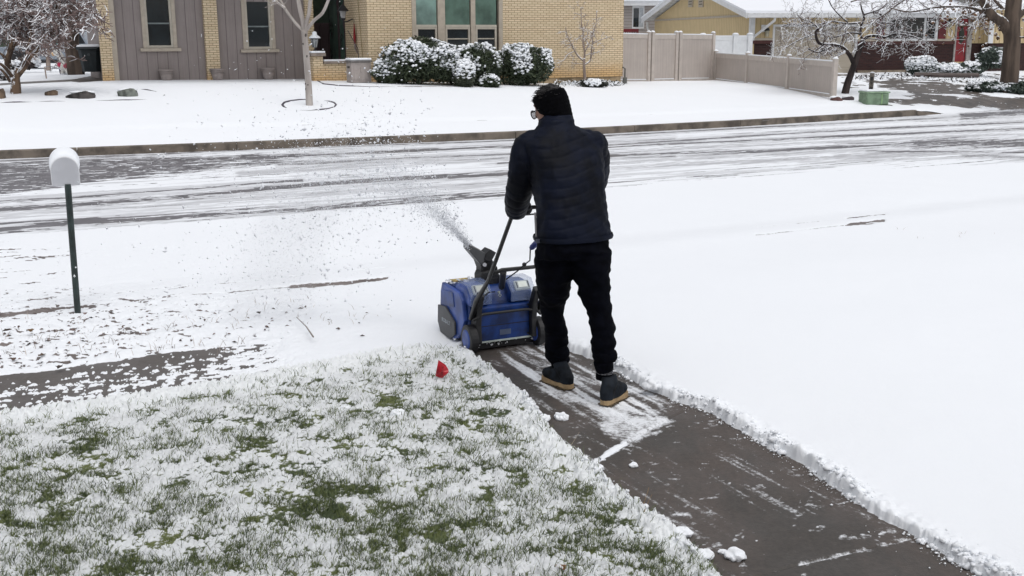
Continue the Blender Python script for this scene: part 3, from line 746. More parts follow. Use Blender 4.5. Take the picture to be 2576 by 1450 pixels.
# side wall with entry, facing left
W1s = Wall(P0[:2], HEAD+math.pi/2)  # runs back from the corner; outward normal is (cos,sin)... kept for axes only
sideL = 4.1
mb = MB(); hb(mb, .0, .2, .203, 2.15, zf, ztopA); hb(mb, .0, .2, 2.15, sideL, 3.35, ztopA); mb.build('side_brick_wall', M_ybrick, RA)
mb = MB(); hb(mb, .06, .3, .352, sideL, zg-.5, zf-.002); mb.build('foundation', M_found, RA)
mb = MB(); hb(mb, .05, .13, 2.16, 2.42, zf+.2, 3.33); hb(mb, .05, .13, 3.0, 3.10, zf+.2, 3.33); mb.build('side_door_frame', M_brown, RA)
mb = MB(); hb(mb, .09, .12, 2.43, 2.99, zf+.2, 3.33); hb(mb, .09, .12, 3.11, sideL, zf+.2, 3.33); mb.build('side_window', M_greenglass, RA)
# three-part window
zR = W1.at(1150, 66)[1]           # rail between tall panes and low sashes
wf = MB(); hb(wf, wx0, wx0+.14, -.03, .12, wz0, 4.9); hb(wf, wx1-.14, wx1, -.03, .12, wz0, 4.9); hb(wf, wx0+.14, wx1-.14, -.03, .12, wz0, wz0+.07)
frame = wf.build('window_frame', M_trim, RA)
cols_ = [(1043, 1100), (1120, 1183), (1196, 1250)]
mull = MB()
for a, b_ in ((1101, 1119), (1184, 1195)):
    xa, xb = W1.at(a, 60)[0], W1.at(b_, 60)[0]; hb(mull, xa, xb, -.035, .10, wz0+.071, 4.9)
mull.build('mullion', M_trim, frame)
for i, (a, b_) in enumerate(cols_):
    xa, xb = W1.at(a, 60)[0]+.01, W1.at(b_, 60)[0]-.01
    xa = max(xa, wx0+.143)
    up = MB(); hb(up, xa, xb, .03, .045, zR+.04, 4.9); up.build('upper_pane', M_greenglass if i else M_blind, frame)
    lo = MB(); hb(lo, xa+.07, xb-.07, .05, .065, wz0+.14, zR-.09); lo.build('lower_pane', M_darkglass, frame)
    sr = MB(); hb(sr, xa, xb, -.01, .06, zR-.04, zR+.04); hb(sr, xa, xa+.06, .0, .06, wz0+.075, zR-.041); hb(sr, xb-.06, xb, .0, .06, wz0+.075, zR-.041); hb(sr, xa+.061, xb-.061, .0, .06, zR-.10, zR-.041); hb(sr, xa+.061, xb-.061, .0, .06, wz0+.075, wz0+.13)
    zm = (wz0+.14+zR-.09)/2; hb(sr, xa+.07, xb-.07, .02, .049, zm+.02, zm+.055)
    sr.build('sash', M_frame, frame)
# siding wing, set back
W2 = W1.off(-2.55)
s0 = W2.at(273, 100)[0]; s1 = W2.at(786, 100)[0]; zg2 = W2.at(500, 194)[1]
mb = MB()
wins = []
for (a, b_, c_, d_) in ((369, 435, -20, 119), (620, 683, 5, 122)):
    wins.append((W2.at(a, 100)[0], W2.at(b_, 100)[0], W2.at((a+b_)/2, d_)[1], W2.at((a+b_)/2, c_)[1]))
xs_ = [s0] + [v for w_ in wins for v in (w_[0], w_[1])] + [s1]
for i in range(0, len(xs_), 2): hb(mb, xs_[i], xs_[i+1], 0, .15, zg2-.3, 5.0, W2)
for w_ in wins: hb(mb, w_[0], w_[1], 0, .15, zg2-.3, w_[2], W2); hb(mb, w_[0], w_[1], 0, .15, w_[3], 5.0, W2)
mb.build('board_siding', M_siding, RA)
for w_ in wins:
    tr = MB(); o_ = .115
    hb(tr, w_[0]-o_, w_[0]-.003, -.045, -.002, w_[2]-.02, w_[3]+.1, W2); hb(tr, w_[1]+.003, w_[1]+o_, -.045, -.002, w_[2]-.02, w_[3]+.1, W2); hb(tr, w_[0]-o_, w_[1]+o_, -.045, -.002, w_[3]+.103, w_[3]+.25, W2)
    wn = tr.build('window', M_trim, RA)
    sl = MB(); hb(sl, w_[0]-o_-.10, w_[1]+o_+.10, -.10, -.002, w_[2]-.13, w_[2]-.03, W2); sl.build('sill', M_trim, wn, bevel=.01)
    fr = MB(); t_ = .06
    hb(fr, w_[0]-.001, w_[0]+t_, -.02, .05, w_[2]-.02, w_[3]+.09, W2); hb(fr, w_[1]-t_, w_[1]+.001, -.02, .05, w_[2]-.02, w_[3]+.09, W2); hb(fr, w_[0]+t_+.001, w_[1]-t_-.001, -.02, .05, w_[2]-.02, w_[2]+.05, W2)
    fr.build('frame', M_frame, wn)
    zm = w_[2]+.5*(w_[3]-w_[2]) if w_ is wins[1] else W2.at(400, 59)[1]
    if w_ is wins[1]: zm = W2.at(650, 67)[1]
    ra = MB(); hb(ra, w_[0]+t_+.001, w_[1]-t_-.001, .0, .045, zm-.025, zm+.02, W2); ra.build('meeting_rail', mat('rail_grey', (.16, .19, .19)), wn)
    gl = MB(); hb(gl, w_[0]+t_+.002, w_[1]-t_-.002, .05, .06, w_[2]+.051, w_[3]+.08, W2); gl.build('pane', M_darkglass, wn)
# brick corner pier and middle pier, entry pier
for a, b_ in ((250, 279), (514.5, 548), (768, 788)):
    mb = MB(); hb(mb, W2.at(a, 110)[0], W2.at(b_, 110)[0], -.16, -.003, zg2-.25, 5.0, W2); mb.build('brick_pier', M_ybrick, RA)
mb = MB(); xa = W2.at(279, 110)[0]; hb(mb, xa+.003, xa+.15, -.13, -.004, zg2-.25, 5.0, W2); mb.build('corner_board', M_trim, RA)
# entry back wall (deeper), glass above a brown panel
W3 = W1.off(-4.15); e0, e1 = W3.at(782, 100)[0], W3.at(850, 100)[0]; ze = W3.at(820, 67)[1]
mb = MB(); hb(mb, e0, e1-.02, 0, .08, .6, ze, W3); mb.build('entry_panel', M_brown, RA)
mb = MB(); hb(mb, e0, e1-.02, .01, .06, ze+.12, 4.6, W3); mb.build('entry_window', mat_glass('entry_glass', (.055, .085, .055), rough=.2), RA)
mb = MB(); hb(mb, e0, e1-.02, -.02, .05, ze+.001, ze+.119, W3); hb(mb, e1-.12, e1-.021, -.02, .009, ze+.12, 4.6, W3); mb.build('entry_transom', M_brown, RA)
# return walls closing the recess, slab roof and interiors
mb = MB(); hb(mb, s1-.15, s1, .16, 1.7, zg2-.3, 5.0, W2); mb.build('return_wall', M_siding, RA)
mb = MB(); hb(mb, s0-1.0, sR+.6, -.8, 9.5, 5.21, 5.45); mb.build('roof', M_snowroof, RA)
mb = MB(); hb(mb, s0, s0+.15, .16, 5.5, zg2-.3, 5.0, W2); hb(mb, s0, s1, 5.5, 5.6, zg2-.3, 5.0, W2); mb.build('rear_wall', M_siding, RA)
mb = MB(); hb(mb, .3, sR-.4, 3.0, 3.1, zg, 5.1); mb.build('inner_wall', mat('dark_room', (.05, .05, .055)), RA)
# porch: low planter wall with pier
pz = W1.at(860, 154)[1]
Wp = W1.off(-.9)
zpb = Wp.at(800, 196)[1]
mb = MB(); xa, xb = Wp.at(787, 170)[0], Wp.at(930, 170)[0]
xp = Wp.at(812, 170)[0]
hb(mb, xp+.002, -.003, 0, .25, zpb-.35, Wp.at(860, 160)[1], Wp); hb(mb, xa, xp, -.05, .45, zpb-.35, Wp.at(800, 142)[1], Wp); pw = mb.build('porch_wall', M_ybrick, RA)
M_cap = mat('stone_cap', (.26, .22, .19), rough=.8, snow=.6)
mb = MB(); hb(mb, xp+.03, -.004, -.06, .3, Wp.at(860, 160)[1]+.002, Wp.at(860, 154)[1], Wp); mb.build('coping', M_cap, pw)
mb = MB(); z_ = Wp.at(800, 142)[1]; hb(mb, xa-.08, xp+.08, -.13, .53, z_+.002, z_+.1, Wp); mb.build('pier_cap', M_cap, pw)
mb = MB(); hb(mb, xp+.03, -.3, -.05, .28, Wp.at(860, 154)[1]+.002, Wp.at(860, 154)[1]+.05, Wp); mb.build('coping_snow', M_snowcap, pw, bevel=.02)
mb = MB(); hb(mb, xa-.07, xp+.07, -.12, .52, z_+.102, z_+.16, Wp); mb.build('pier_snow', M_snowcap, pw, bevel=.025)
pierTop = Wp.p+Wp.d*((xa+xp)/2)-Wp.n*.2+np.array([0, 0, z_+.15])
# hanging cable down the side wall
mb = MB(); mb.tube([loc2w(-.02, 1.0, 5.0), loc2w(-.03, .7, 3.0), loc2w(-.02, .45, 1.2)], .008, 4); mb.build('cable', mat('cable', (.22, .17, .07)), RA)
# gas pipe at the right end
mb = MB(); q = W1.p+W1.d*(sR+.03)+W1.n*.1; mb.tube([q+np.array([0, 0, .2]), q+np.array([0, 0, .95]), q+np.array([0, 0, 1.0])-W1.d*.1], .03, 6); mb.box(q+np.array([-.07, -.08, .45]), q+np.array([.07, .08, .65])); mb.build('meter_pipe', mat('pipe_grey', (.10, .10, .09)), RA)

def lantern(name, label, base, h, hang=False, group=None):
    t = thing(name, label, 'lantern', base); c = np.array(base); k = h/.62
    b = MB(); b.tube([c, c+np.array([0, 0, .05*k])], [.09*k, .05*k], 8); b.tube([c+np.array([0, 0, .04*k]), c+np.array([0, 0, .12*k])], .025*k, 8); b.build('base', M_black, t)
    g = MB(); g.tube([c+np.array([0, 0, .12*k]), c+np.array([0, 0, .38*k])], [.07*k, .125*k], 6); g.build('glass', mat('lamp_glass', (.45, .47, .48), rough=.2), t)
    f = MB()
    for i in range(6):
        a = i*math.pi/3; f.tube([c+np.array([.072*k*math.cos(a), .072*k*math.sin(a), .12*k]), c+np.array([.128*k*math.cos(a), .128*k*math.sin(a), .38*k])], .010*k, 4)
    f.build('frame', M_black, t)
    r_ = MB(); r_.tube([c+np.array([0, 0, .38*k]), c+np.array([0, 0, .42*k]), c+np.array([0, 0, .50*k])], [.19*k, .15*k, .06*k], 10); r_.build('roof', M_black, t)
    if not hang:
        s_ = MB(); s_.tube([c+np.array([0, 0, .41*k]), c+np.array([0, 0, .46*k]), c+np.array([0, 0, .52*k]), c+np.array([0, 0, .54*k]), c+np.array([0, 0, .60*k]), c+np.array([0, 0, .63*k])], [.20*k, .17*k, .08*k, .075*k, .075*k, .02*k], 12); s_.build('snow_cap', M_snowcap, t, smooth=True)
    return t
lantern('porch_lantern', 'black lantern capped with snow standing on the brick porch pier', pierTop, .60)
q = loc2w(-.32, 1.35, 0); zl = 2.0+(95-47)*35/2700
tl = thing('wall_lantern', 'black coach lantern on the brick wall above the hanging red stocking', 'lantern', (q[0], q[1], zl), HEAD)
c = np.array([q[0], q[1], zl])
b = MB(); b.tube([c+np.array([0, 0, -.28]), c+np.array([0, 0, -.05])], [.01, .03], 6); b.tube([c+np.array([0, 0, -.05]), c, c+np.array([0, 0, .02])], [.05, .08, .09], 8); b.tube([c+np.array([0, 0, -.1]), c+np.array([0, 0, -.12])+W1.d*.16+np.array([0, 0, .05]), c+W1.d*.31+np.array([0, 0, .0])], .022, 6); b.build('bracket', M_black, tl)
b = MB(); b.tube([c+np.array([0, 0, .02]), c+np.array([0, 0, .24])], [.07, .12], 6); b.build('glass', mat('lamp_glass_grey', (.33, .33, .33), rough=.2), tl)
b = MB(); b.tube([c+np.array([0, 0, .24]), c+np.array([0, 0, .28]), c+np.array([0, 0, .40]), c+np.array([0, 0, .47])], [.19, .16, .07, .02], 8); b.build('roof', M_black, tl)
# red stocking ornament
q = loc2w(-.07, 1.05, 0); z0 = 2.0+(95-58)*34.5/2700
t = thing('stocking_ornament', 'narrow red and grey stocking hanging below the wall lantern', 'decoration', (q[0], q[1], z0-1.0), HEAD)
c = np.array([q[0], q[1], z0]); b = MB(); b.tube([c, c+[0, 0, -.15], c+[0, 0, -.45], c+[0, 0, -.62]], [.02, .05, .085, .06], 8, flat=.5); b.build('stocking', mat('red_felt', (.22, .012, .018), rough=.9), t)
b = MB(); b.tube([c+[0, 0, -.62], c+[.01, 0, -.75], c+[.07, 0, -.92]], [.058, .06, .03], 8, flat=.5); b.build('toe', mat('grey_felt', (.25, .2, .2), rough=.9), t)
b = MB(); b.tube([c+[0, 0, .12], c], .008, 4); b.build('loop', M_black, t)
# wall planters (urns) in front of the siding
def urn(px, py, w_, i, lab):
    s_, _ = W2.at(px, py); zb = zg2-.16; q = W2.p+W2.d*s_+W2.n*.22
    t = thing('planter_urn', lab, 'planter', (q[0], q[1], zb), HEAD, group='urns along the mauve siding')
    c = np.array([q[0], q[1], zb]); b = MB()
    b.tube([c, c+[0, 0, .30]], [.13, .20], 20); b.build('bowl', M_urn, t, smooth=True)
    b = MB(); b.tube([c+[0, 0, .30], c+[0, 0, .33], c+[0, 0, .345]], [.215, .22, .20], 20); b.tube([c+[0, 0, .36], c+[0, 0, .41], c+[0, 0, .412]], [.235, .24, .19], 20); b.tube([c+[0, 0, .34], c+[0, 0, .37]], .2, 20); b.build('rim', M_urn, t)
    return t
M_urn = mat('mauve_urn', (.29, .25, .235), rough=.7, var=.06)
for i, (a, lab) in enumerate(((415, 'mauve urn against the siding under the left window'), (543, 'mauve urn at the foot of the middle brick pier'), (670, 'mauve urn against the siding under the right window'))): urn(a, 180, 36, i, lab)

# --- deck box
g0 = GT(904, 205); cbx = W1.p+W1.d*W1.at(903, 190, .55)[0]+W1.n*.55; zb = W1.at(903, 203, .35)[1]
t = thing('storage_box', 'grey resin storage box with snowy lid beside the brick corner', 'box', (cbx[0], cbx[1], zb), HEAD)
WB = Wall(cbx[:2], HEAD)
M_res = mat('grey_resin', (.33, .29, .27), rough=.6, var=.06)
b = MB(); hb(b, -.32, .32, -.24, .24, zb-.05, zb+.56, WB); bd = b.build('box_body', M_res, t, bevel=.02)
b = MB(); hb(b, -.24, .24, -.255, -.242, zb+.04, zb+.48, WB); b.build('front_panel', M_res, bd, bevel=.01)
b = MB(); hb(b, -.04, .04, -.275, -.257, zb+.25, zb+.42, WB); b.build('latch', M_res, bd, bevel=.01)
b = MB(); hb(b, -.325, -.318, -.10, .10, zb+.38, zb+.44, WB); b.build('handle_slot', M_black, bd)
b = MB(); hb(b, -.35, .35, -.27, .27, zb+.562, zb+.61, WB); b.build('lid', mat('grey_lid', (.17, .16, .155)), t, bevel=.01)
b = MB(); hb(b, -.34, .34, -.25, .26, zb+.612, zb+.68, WB); b.build('snow_cap', M_snowcap, t, bevel=.03)
b = MB(); q = cbx+W1.d*.0; b.tube([q+[0, .1, zb+.66], q+[-.03, .2, zb+.95], q+[-.35, .4, zb+1.5]], .012, 5); tag_ = b.build('garden_hose', M_black); finish(tag_, 'black hose rising from behind the grey storage box', 'hose')

# --- grey neighbour house between the two (far)
Wn = Wall((CAM+ray(1560, 60)*(58/CP))[:2], math.radians(6))
t = thing('grey_house', 'pale grey lap-sided house seen past the end of the yellow brick wall', 'house', (Wn.p[0], Wn.p[1], .3), math.radians(6))
M_lap = mat_lines('grey_lap', (.40, .365, .345), (.20, .18, .17), .16, .12, vertical=False)
a, b_ = Wn.at(1540, 60)[0], Wn.at(1650, 60)[0]; zt = Wn.at(1600, 15)[1]
mb = MB(); hb(mb, a-4, b_, 0, 6, -.2, zt, Wn); mb.build('wall', M_lap, t)
mb = MB(); hb(mb, a-4, b_+.5, -.5, 6.5, zt+.002, zt+.22, Wn); mb.build('eave', M_white, t)
mb = MB(); p = [Wn.p+Wn.d*(a-4.2)+Wn.n*.6, Wn.p+Wn.d*(b_+.6)+Wn.n*.6]; q2 = [v-Wn.n*7+np.array([0, 0, 2.2]) for v in p]
V = [p[0]+[0, 0, zt+.225], p[1]+[0, 0, zt+.225], q2[1]+[0, 0, zt], q2[0]+[0, 0, zt], p[0]+[0, 0, zt+.33], p[1]+[0, 0, zt+.33], q2[1]+[0, 0, zt+.1], q2[0]+[0, 0, zt+.1]]
mb.add(V, [(0, 3, 2, 1), (4, 5, 6, 7), (0, 1, 5, 4), (1, 2, 6, 5), (2, 3, 7, 6), (3, 0, 4, 7)]); mb.build('roof', M_snowroof, t)
xa, xb = Wn.at(1593, 40)[0], Wn.at(1616, 40)[0]; za, zb_ = Wn.at(1600, 68)[1], Wn.at(1600, 14)[1]
mb = MB(); hb(mb, xa-.06, xb+.1, -.05, -.003, za-.1, zb_-.02, Wn); wn = mb.build('window', M_white, t)
mb = MB(); hb(mb, xa, xa+.35*(xb-xa)+.12, -.07, -.052, za, zb_-.15, Wn); mb.build('pane', M_darkglass, wn)
mb = MB(); hb(mb, xa+.35*(xb-xa)+.16, xb+.04, -.07, -.052, za, zb_-.15, Wn); mb.build('pane', mat('pale_pane', (.42, .45, .48), rough=.2), wn)
# red deck rail
xa, xb = Wn.at(1568, 85, 3)[0], Wn.at(1606, 85, 3)[0]; z1 = Wn.at(1585, 73, 3)[1]; z0 = Wn.at(1585, 92, 3)[1]; Wd = Wn.off(3)
t = thing('deck_railing', 'dark red deck railing with pale balusters beside the grey house', 'railing', (Wd.p[0], Wd.p[1], z0-1), math.radians(6))
mb = MB(); hb(mb, xa-.5, xb, -.05, .05, z1-.16, z1, Wd); hb(mb, xb-.08, xb-.0, -.04, .04, z0-1, z1-.162, Wd); mb.build('top_rail', mat('deck_red', (.14, .012, .018)), t)
mb = MB(); hb(mb, xa-.5, xb-.09, .06, .10, z0-1.0, z1-.05, Wd); mb.build('backing_board', mat('deck_red2', (.10, .01, .015)), t)
mb = MB()
for i in range(9): x = xb-.17-i*.115; hb(mb, x-.025, x+.025, -.03, .03, z0-1.0, z1-.165, Wd)
mb.build('baluster_row', mat('pale_baluster', (.5, .42, .40)), t)

# --- house B: tan board siding over red brick, garage and red door
TB = math.radians(11)
Pb = CAM+ray(1885, 190)*(45/CP); V1 = Wall(Pb[:2], TB)               # front wall, from the left corner
V2 = Wall(Pb[:2], TB+math.pi/2)                                       # side (gable) wall runs back
RB = thing('ranch_house', 'tan vertical-board house with dark red brick base, garage door and red front door', 'house', (Pb[0], Pb[1], .4), TB)
M_tan = mat_lines('tan_boards', (.62, .49, .285), (.33, .24, .12), .20, .10, bs=.5)
M_tan2 = mat_lines('tan_boards_narrow', (.62, .49, .29), (.28, .20, .10), .235, .12, bs=.5)
M_rbrick = mat_brick('dark_red_brick', (.060, .028, .026), (.038, .020, .020), (.05, .036, .034), ms=.010)
M_rledge = mat('brick_ledge', (.075, .026, .024), rough=.8)
M_bfound = mat('tan_foundation', (.26, .21, .155), rough=.85)
M_garage = mat_lines('garage_panels', (.46, .41, .335), (.31, .27, .22), .28, .05, vertical=False, bs=.3)
def vb(mb, x0, x1, y0, y1, z0, z1): return hb(mb, x0, x1, y0, y1, z0, z1, V1)
eave = V1.at(1885, 34)[1]; gz = V1.at(1900, 190)[1]-.25
dz = V1.at(1920, 102)[1]        # board/brick divide left part
gx0, gx1 = V1.at(1942, 120)[0], V1.at(2155, 120)[0]; gtop = V1.at(1950, 62)[1]
rx0, rx1 = V1.at(2404, 100)[0], V1.at(2434, 100)[0]; rtop = V1.at(2420, 45)[1]; rbot = V1.at(2410, 156)[1]
xw = V1.at(2471, 80)[0]; xend = xw+9.0
dz2 = V1.at(2300, 104)[1]; dz3 = V1.at(2500, 109)[1]
mb = MB(); vb(mb, 0, gx0, 0, .15, dz, eave); vb(mb, gx0, gx1, 0, .15, gtop, eave); vb(mb, gx1, rx0, 0, .15, dz2, eave); vb(mb, rx1, xw, 0, .15, dz3, eave); vb(mb, rx0, rx1, 0, .15, rtop, eave); mb.build('front_boards', M_tan, RB)
mb = MB(); vb(mb, xw, xend, -.6, .15, dz3, eave+.3); mb.build('wing_boards', M_tan2, RB)
mb = MB(); vb(mb, gx1, rx0, .02, .15, gz, dz2-.002)
rb = mb.build('brick_base', M_rbrick, RB)
for a_, b_, o_, z_ in ((.02, gx0, .02, dz-.002), (rx1, xw, .02, dz3-.002), (xw+.03, xend, -.55, dz3-.002)):
    mb = MB(); vb(mb, a_, b_, o_, .15, gz, z_); mb.build('brick_base', M_rbrick, RB)
mb = MB(); vb(mb, -.03, gx0, -.05, .019, dz-.14, dz-.004); mb.build('brick_ledge', M_rledge, rb); mb = MB(); vb(mb, gx1, rx0-.06, -.05, .019, dz2-.14, dz2-.004); mb.build('brick_ledge', M_rledge, rb)
for a_, b_, z_ in ((-.03, gx0, dz), (gx1, rx0-.06, dz2)): mb = MB(); vb(mb, a_, b_, -.04, -.002, z_, z_+.10); mb.build('base_trim', M_trim, RB)
fz = V1.at(2200, 177)[1]
mb = MB(); vb(mb, gx1+.1, V1.at(2300, 170)[0], -.06, .018, gz, fz); mb.build('foundation', M_bfound, RB)
# garage door
mb = MB(); vb(mb, gx0+.09, gx1-.09, .08, .12, gz, gtop-.09); gd = mb.build('garage_door', M_garage, RB)
mb = MB(); vb(mb, gx0, gx0+.09, -.03, .10, gz, gtop); vb(mb, gx1-.09, gx1, -.03, .10, gz, gtop); vb(mb, gx0+.09, gx1-.09, -.03, .10, gtop-.09, gtop); mb.build('door_frame', M_white, gd)
# gable side wall: polygon with ridge
sb = V2.at(1647, 60)[0]; 
def v2(s_, z, off=0): return V2.p+V2.d*s_+V2.n*(-1)*(-off)*0+np.array([0, 0, z])
out_ = -V1.d                                       # outward of the gable wall (towards the left neighbour)
B0 = V2.p.copy(); rid = eave+sb*.5*.215
def gpt(s_, z, o=0): return B0-V1.n*s_+out_*o+np.array([0, 0, z])
ztrim = V2.at(1780, 24)[1]; ztrim = eave-.08
poly = [(0.0, gz), (sb, gz), (sb, ztrim-.047), (0, ztrim-.047)]
mb = MB(); mb.prism([(a, b) for a, b in poly], B0+out_*.0, -V1.n, (0, 0, 1), -out_*.15); mb.build('side_boards', M_tan, RB)
mb = MB(); mb.prism([(0, ztrim+.047), (sb, ztrim+.047), (sb/2, rid)], B0, -V1.n, (0, 0, 1), -out_*.15); mb.build('gable_boards', M_tan, RB)
mb = MB(); mb.prism([(0, ztrim-.045), (sb, ztrim-.045), (sb, ztrim+.045), (0, ztrim+.045)], B0+out_*.04, -V1.n, (0, 0, 1), -out_*.19); mb.build('belt_trim', M_trim, RB)
mb = MB(); mb.prism([(-.02, gz), (.16, gz), (.16, eave), (-.02, eave)], B0+out_*.05, -V1.n, (0, 0, 1), -out_*.048); mb.prism([(0, 0), (0, 0), (0, 0)], B0, (1, 0, 0), (0, 0, 1), (0, 0, 0)) if 0 else None
vb(mb, -.05, .14, -.05, -.003, dz+.0, eave); mb.build('corner_board', M_white, RB)
# vents on gable
for cx in (1739, 1765):
    s_, z_ = V2.at(cx, 5); q = gpt(s_, z_, .002)
    mb = MB(); mb.prism([(-.30, -.25), (.30, -.25), (.30, .25), (-.30, .25)], q, -V1.n, (0, 0, 1), out_*.05); vt = mb.build('gable_vent', M_trim, RB)
    mb = MB()
    for k_ in range(3): mb.prism([(-.2, -.14+k_*.12), (.2, -.14+k_*.12), (.2, -.09+k_*.12), (-.2, -.09+k_*.12)], q+out_*.052, -V1.n, (0, 0, 1), out_*.01)
    mb.build('slot', mat('vent_slot', (.12, .10, .07)), vt)
# roof slabs with overhang
ov = .5; fr = .65
def slab2(a, b, c_, d_, th, m_, name, par):
    V = [np.array(v) for v in (a, b, c_, d_)]; V2_ = [v+np.array([0, 0, th]) for v in V]
    mb = MB(); mb.add(V+V2_, [(0, 3, 2, 1), (4, 5, 6, 7), (0, 1, 5, 4), (1, 2, 6, 5), (2, 3, 7, 6), (3, 0, 4, 7)]); return mb.build(name, m_, par)
def rp(s_, x, dzz=0):
    z = eave+.06+(.215*min(s_, sb-s_)); return B0-V1.n*s_+V1.d*x+np.array([0, 0, z+dzz])
M_soffit = mat('soffit', (.55, .56, .56), rough=.7)
slab2(rp(-fr, -ov), rp(-fr, xw-.3), rp(sb/2, xw-.3), rp(sb/2, -ov), .06, M_soffit, 'roof_deck', RB)
slab2(rp(sb/2, -ov), rp(sb/2, xw-.3), rp(sb+fr, xw-.3), rp(sb+fr, -ov), .06, M_soffit, 'roof_deck', RB)
slab2(rp(-fr+.03, -ov+.03, .063), rp(-fr+.03, xw-.3, .063), rp(sb/2, xw-.3, .063), rp(sb/2, -ov+.03, .063), .11, M_snowroof, 'roof_snow', RB)
slab2(rp(sb/2, -ov+.03, .063), rp(sb/2, xw-.3, .063), rp(sb+fr-.03, xw-.3, .063), rp(sb+fr-.03, -ov+.03, .063), .11, M_snowroof, 'roof_snow', RB)
for s_a, s_b in ((-fr-.03, sb/2), (sb+fr+.03, sb/2)):
    a, b = rp(s_a, -ov-.04, -.13), rp(s_b, -ov-.04, -.13)
    slab2(a, b, b+V1.d*.038, a+V1.d*.038, .22, M_white, 'rake_board', RB)
    slab2(a-V1.d*.03+[0, 0, .222], b-V1.d*.03+[0, 0, .222], b+V1.d*.06+[0, 0, .222], a+V1.d*.06+[0, 0, .222], .09, M_snowroof, 'rake_snow', RB)
# eave gutter along the front
mb = MB(); 
V_ = []
for x in (-ov, xw-.4):
    p_ = rp(-fr, x, -.12); V_.append([p_, p_+V1.n*.1+[0, 0, .02], p_+V1.n*.12+[0, 0, .15], p_+[0, 0, .15]])
mb.loft(V_); mb.build('gutter', M_white, RB)
mb = MB(); q = V1.p; e_ = rp(-fr, .75, -.1)
mb.tube([e_, e_+[0, 0, -.12], q+V1.d*.12+V1.n*.10+[0, 0, eave-.95], q+V1.d*(-.02)+V1.n*.10+[0, 0, eave-1.15], q+V1.d*(-.02)+V1.n*.1+[0, 0, gz]], .055, 8); mb.build('downpipe', M_white, RB)
mb = MB(); q = gpt(sb, 0, .08); e_ = rp(sb+fr, -ov*.6, -.1)
mb.tube([e_+V1.n*.3, e_+V1.n*.35+[0, 0, -.3], q+V1.n*.1+[0, 0, eave-1.1], q+V1.n*.1+[0, 0, gz]], .055, 8); mb.build('downpipe', M_white, RB)
# wing roof (right)
slab2(V1.p+V1.d*(xw-.5)+V1.n*1.3+[0, 0, eave+.12], V1.p+V1.d*(xend+.5)+V1.n*1.3+[0, 0, eave+.12], V1.p+V1.d*(xend+.5)-V1.n*5+[0, 0, eave+2.3], V1.p+V1.d*(xw-.5)-V1.n*5+[0, 0, eave+2.3], .2, M_snowroof, 'wing_roof', RB)
slab2(V1.p+V1.d*(gx1+1)+V1.n*1.1+[0, 0, eave-.02], V1.p+V1.d*(xw-.5)+V1.n*1.1+[0, 0, eave-.02], V1.p+V1.d*(xw-.5)+V1.n*.76+[0, 0, eave+.16], V1.p+V1.d*(gx1+1)+V1.n*.76+[0, 0, eave+.16], .12, M_snowroof, 'porch_roof', RB)
mb = MB(); vb(mb, xw-.6, xw-.0, -.85, -.61, eave-.02, eave+.16); vb(mb, xw-.1, xw+.12, -.66, -.602, dz3, eave); mb.build('wing_trim', M_white, RB)
# window with shutters
xa, xb = V1.at(2328, 70)[0], V1.at(2353, 70)[0]; za, zb_ = V1.at(2340, 100)[1], V1.at(2340, 38)[1]
mb = MB(); vb(mb, xa-1.9, xb+.1, -.06, -.003, za-.05, zb_+.1); wn = mb.build('window', M_white, RB)
mb = MB(); vb(mb, xa, xb-.05, -.08, -.062, za+.05, zb_); mb.build('pane', M_darkglass, wn)
mb = MB(); vb(mb, xa-1.75, xa-.12, -.08, -.062, za+.05, zb_); mb.build('pane', mat_glass('grey_glass', (.06, .06, .06)), wn)
M_red = mat('red_paint', (.24, .009, .016), rough=.35, var=.1)
for x_ in (xb+.14, xa-2.35): mb = MB(); vb(mb, x_, x_+.36, -.07, -.003, za+.03, zb_+.05); mb.build('shutter', mat('shutter_red', (.13, .012, .018)), RB)
# front door
mb = MB(); vb(mb, rx0+.02, rx1-.02, .05, .10, rbot, rtop-.03); fd = mb.build('front_door', M_red, RB)
mb = MB(); vb(mb, rx0-.06, rx0+.018, -.03, .12, rbot, rtop+.07); vb(mb, rx1-.018, rx1+.20, -.03, .12, rbot, rtop+.07); vb(mb, rx0+.02, rx1-.02, -.03, .12, rtop-.025, rtop+.07); mb.build('door_frame', mat('door_trim', (.38, .36, .34)), fd)
mb = MB(); q = V1.p+V1.d*((rx0+rx1)/2)+V1.n*(-.02); zm = V1.at(2415, 85)[1]
mb.ball(q+[0, 0, zm], (.12, .05, .22), 8, 6, .35, 4, 1); mb.ball(q+[0, 0, zm-.25], (.1, .05, .16), 8, 6, .35, 4, 2); mb.ball(q+[0, 0, zm+.35], (.07, .04, .2), 8, 6, .35, 4, 3); mb.build('wreath', mat('wreath', (.03, .035, .025), snow=.5), fd)
def wall_light(px, py, wall, host, lab, sc=1.0):
    s_, z_ = wall.at(px, py); q = wall.p+wall.d*s_+wall.n*.0
    t = thing('wall_light', lab, 'lamp', (q[0], q[1], z_), wall.a, group='wall lights of the tan house')
    mb = MB(); hb(mb, s_-.13*sc-.08, s_+.05, -.035, -.003, z_-.05, z_+.25, wall); mb.build('mount', M_white, t)
    c = q+wall.n*.16+np.array([0, 0, z_]); mb = MB(); mb.tube([c+[0, 0, .14], c+[0, 0, .10], c+[0, 0, .0]], [.02, .10, .12], 8); mb.tube([c+[0, 0, .1], q+wall.n*.03+[0, 0, z_+.12]], .03, 6); mb.build('hood', M_black, t)
    mb = MB(); mb.tube([c+[0, 0, -.003], c+[0, 0, -.24]], [.10, .08], 8); mb.build('glass', mat('jar_glass', (.38, .36, .27), rough=.2), t)
wall_light(1920, 27*1.0+0, V1, RB, 'black jar light on a white mount left of the garage door') if 0 else None
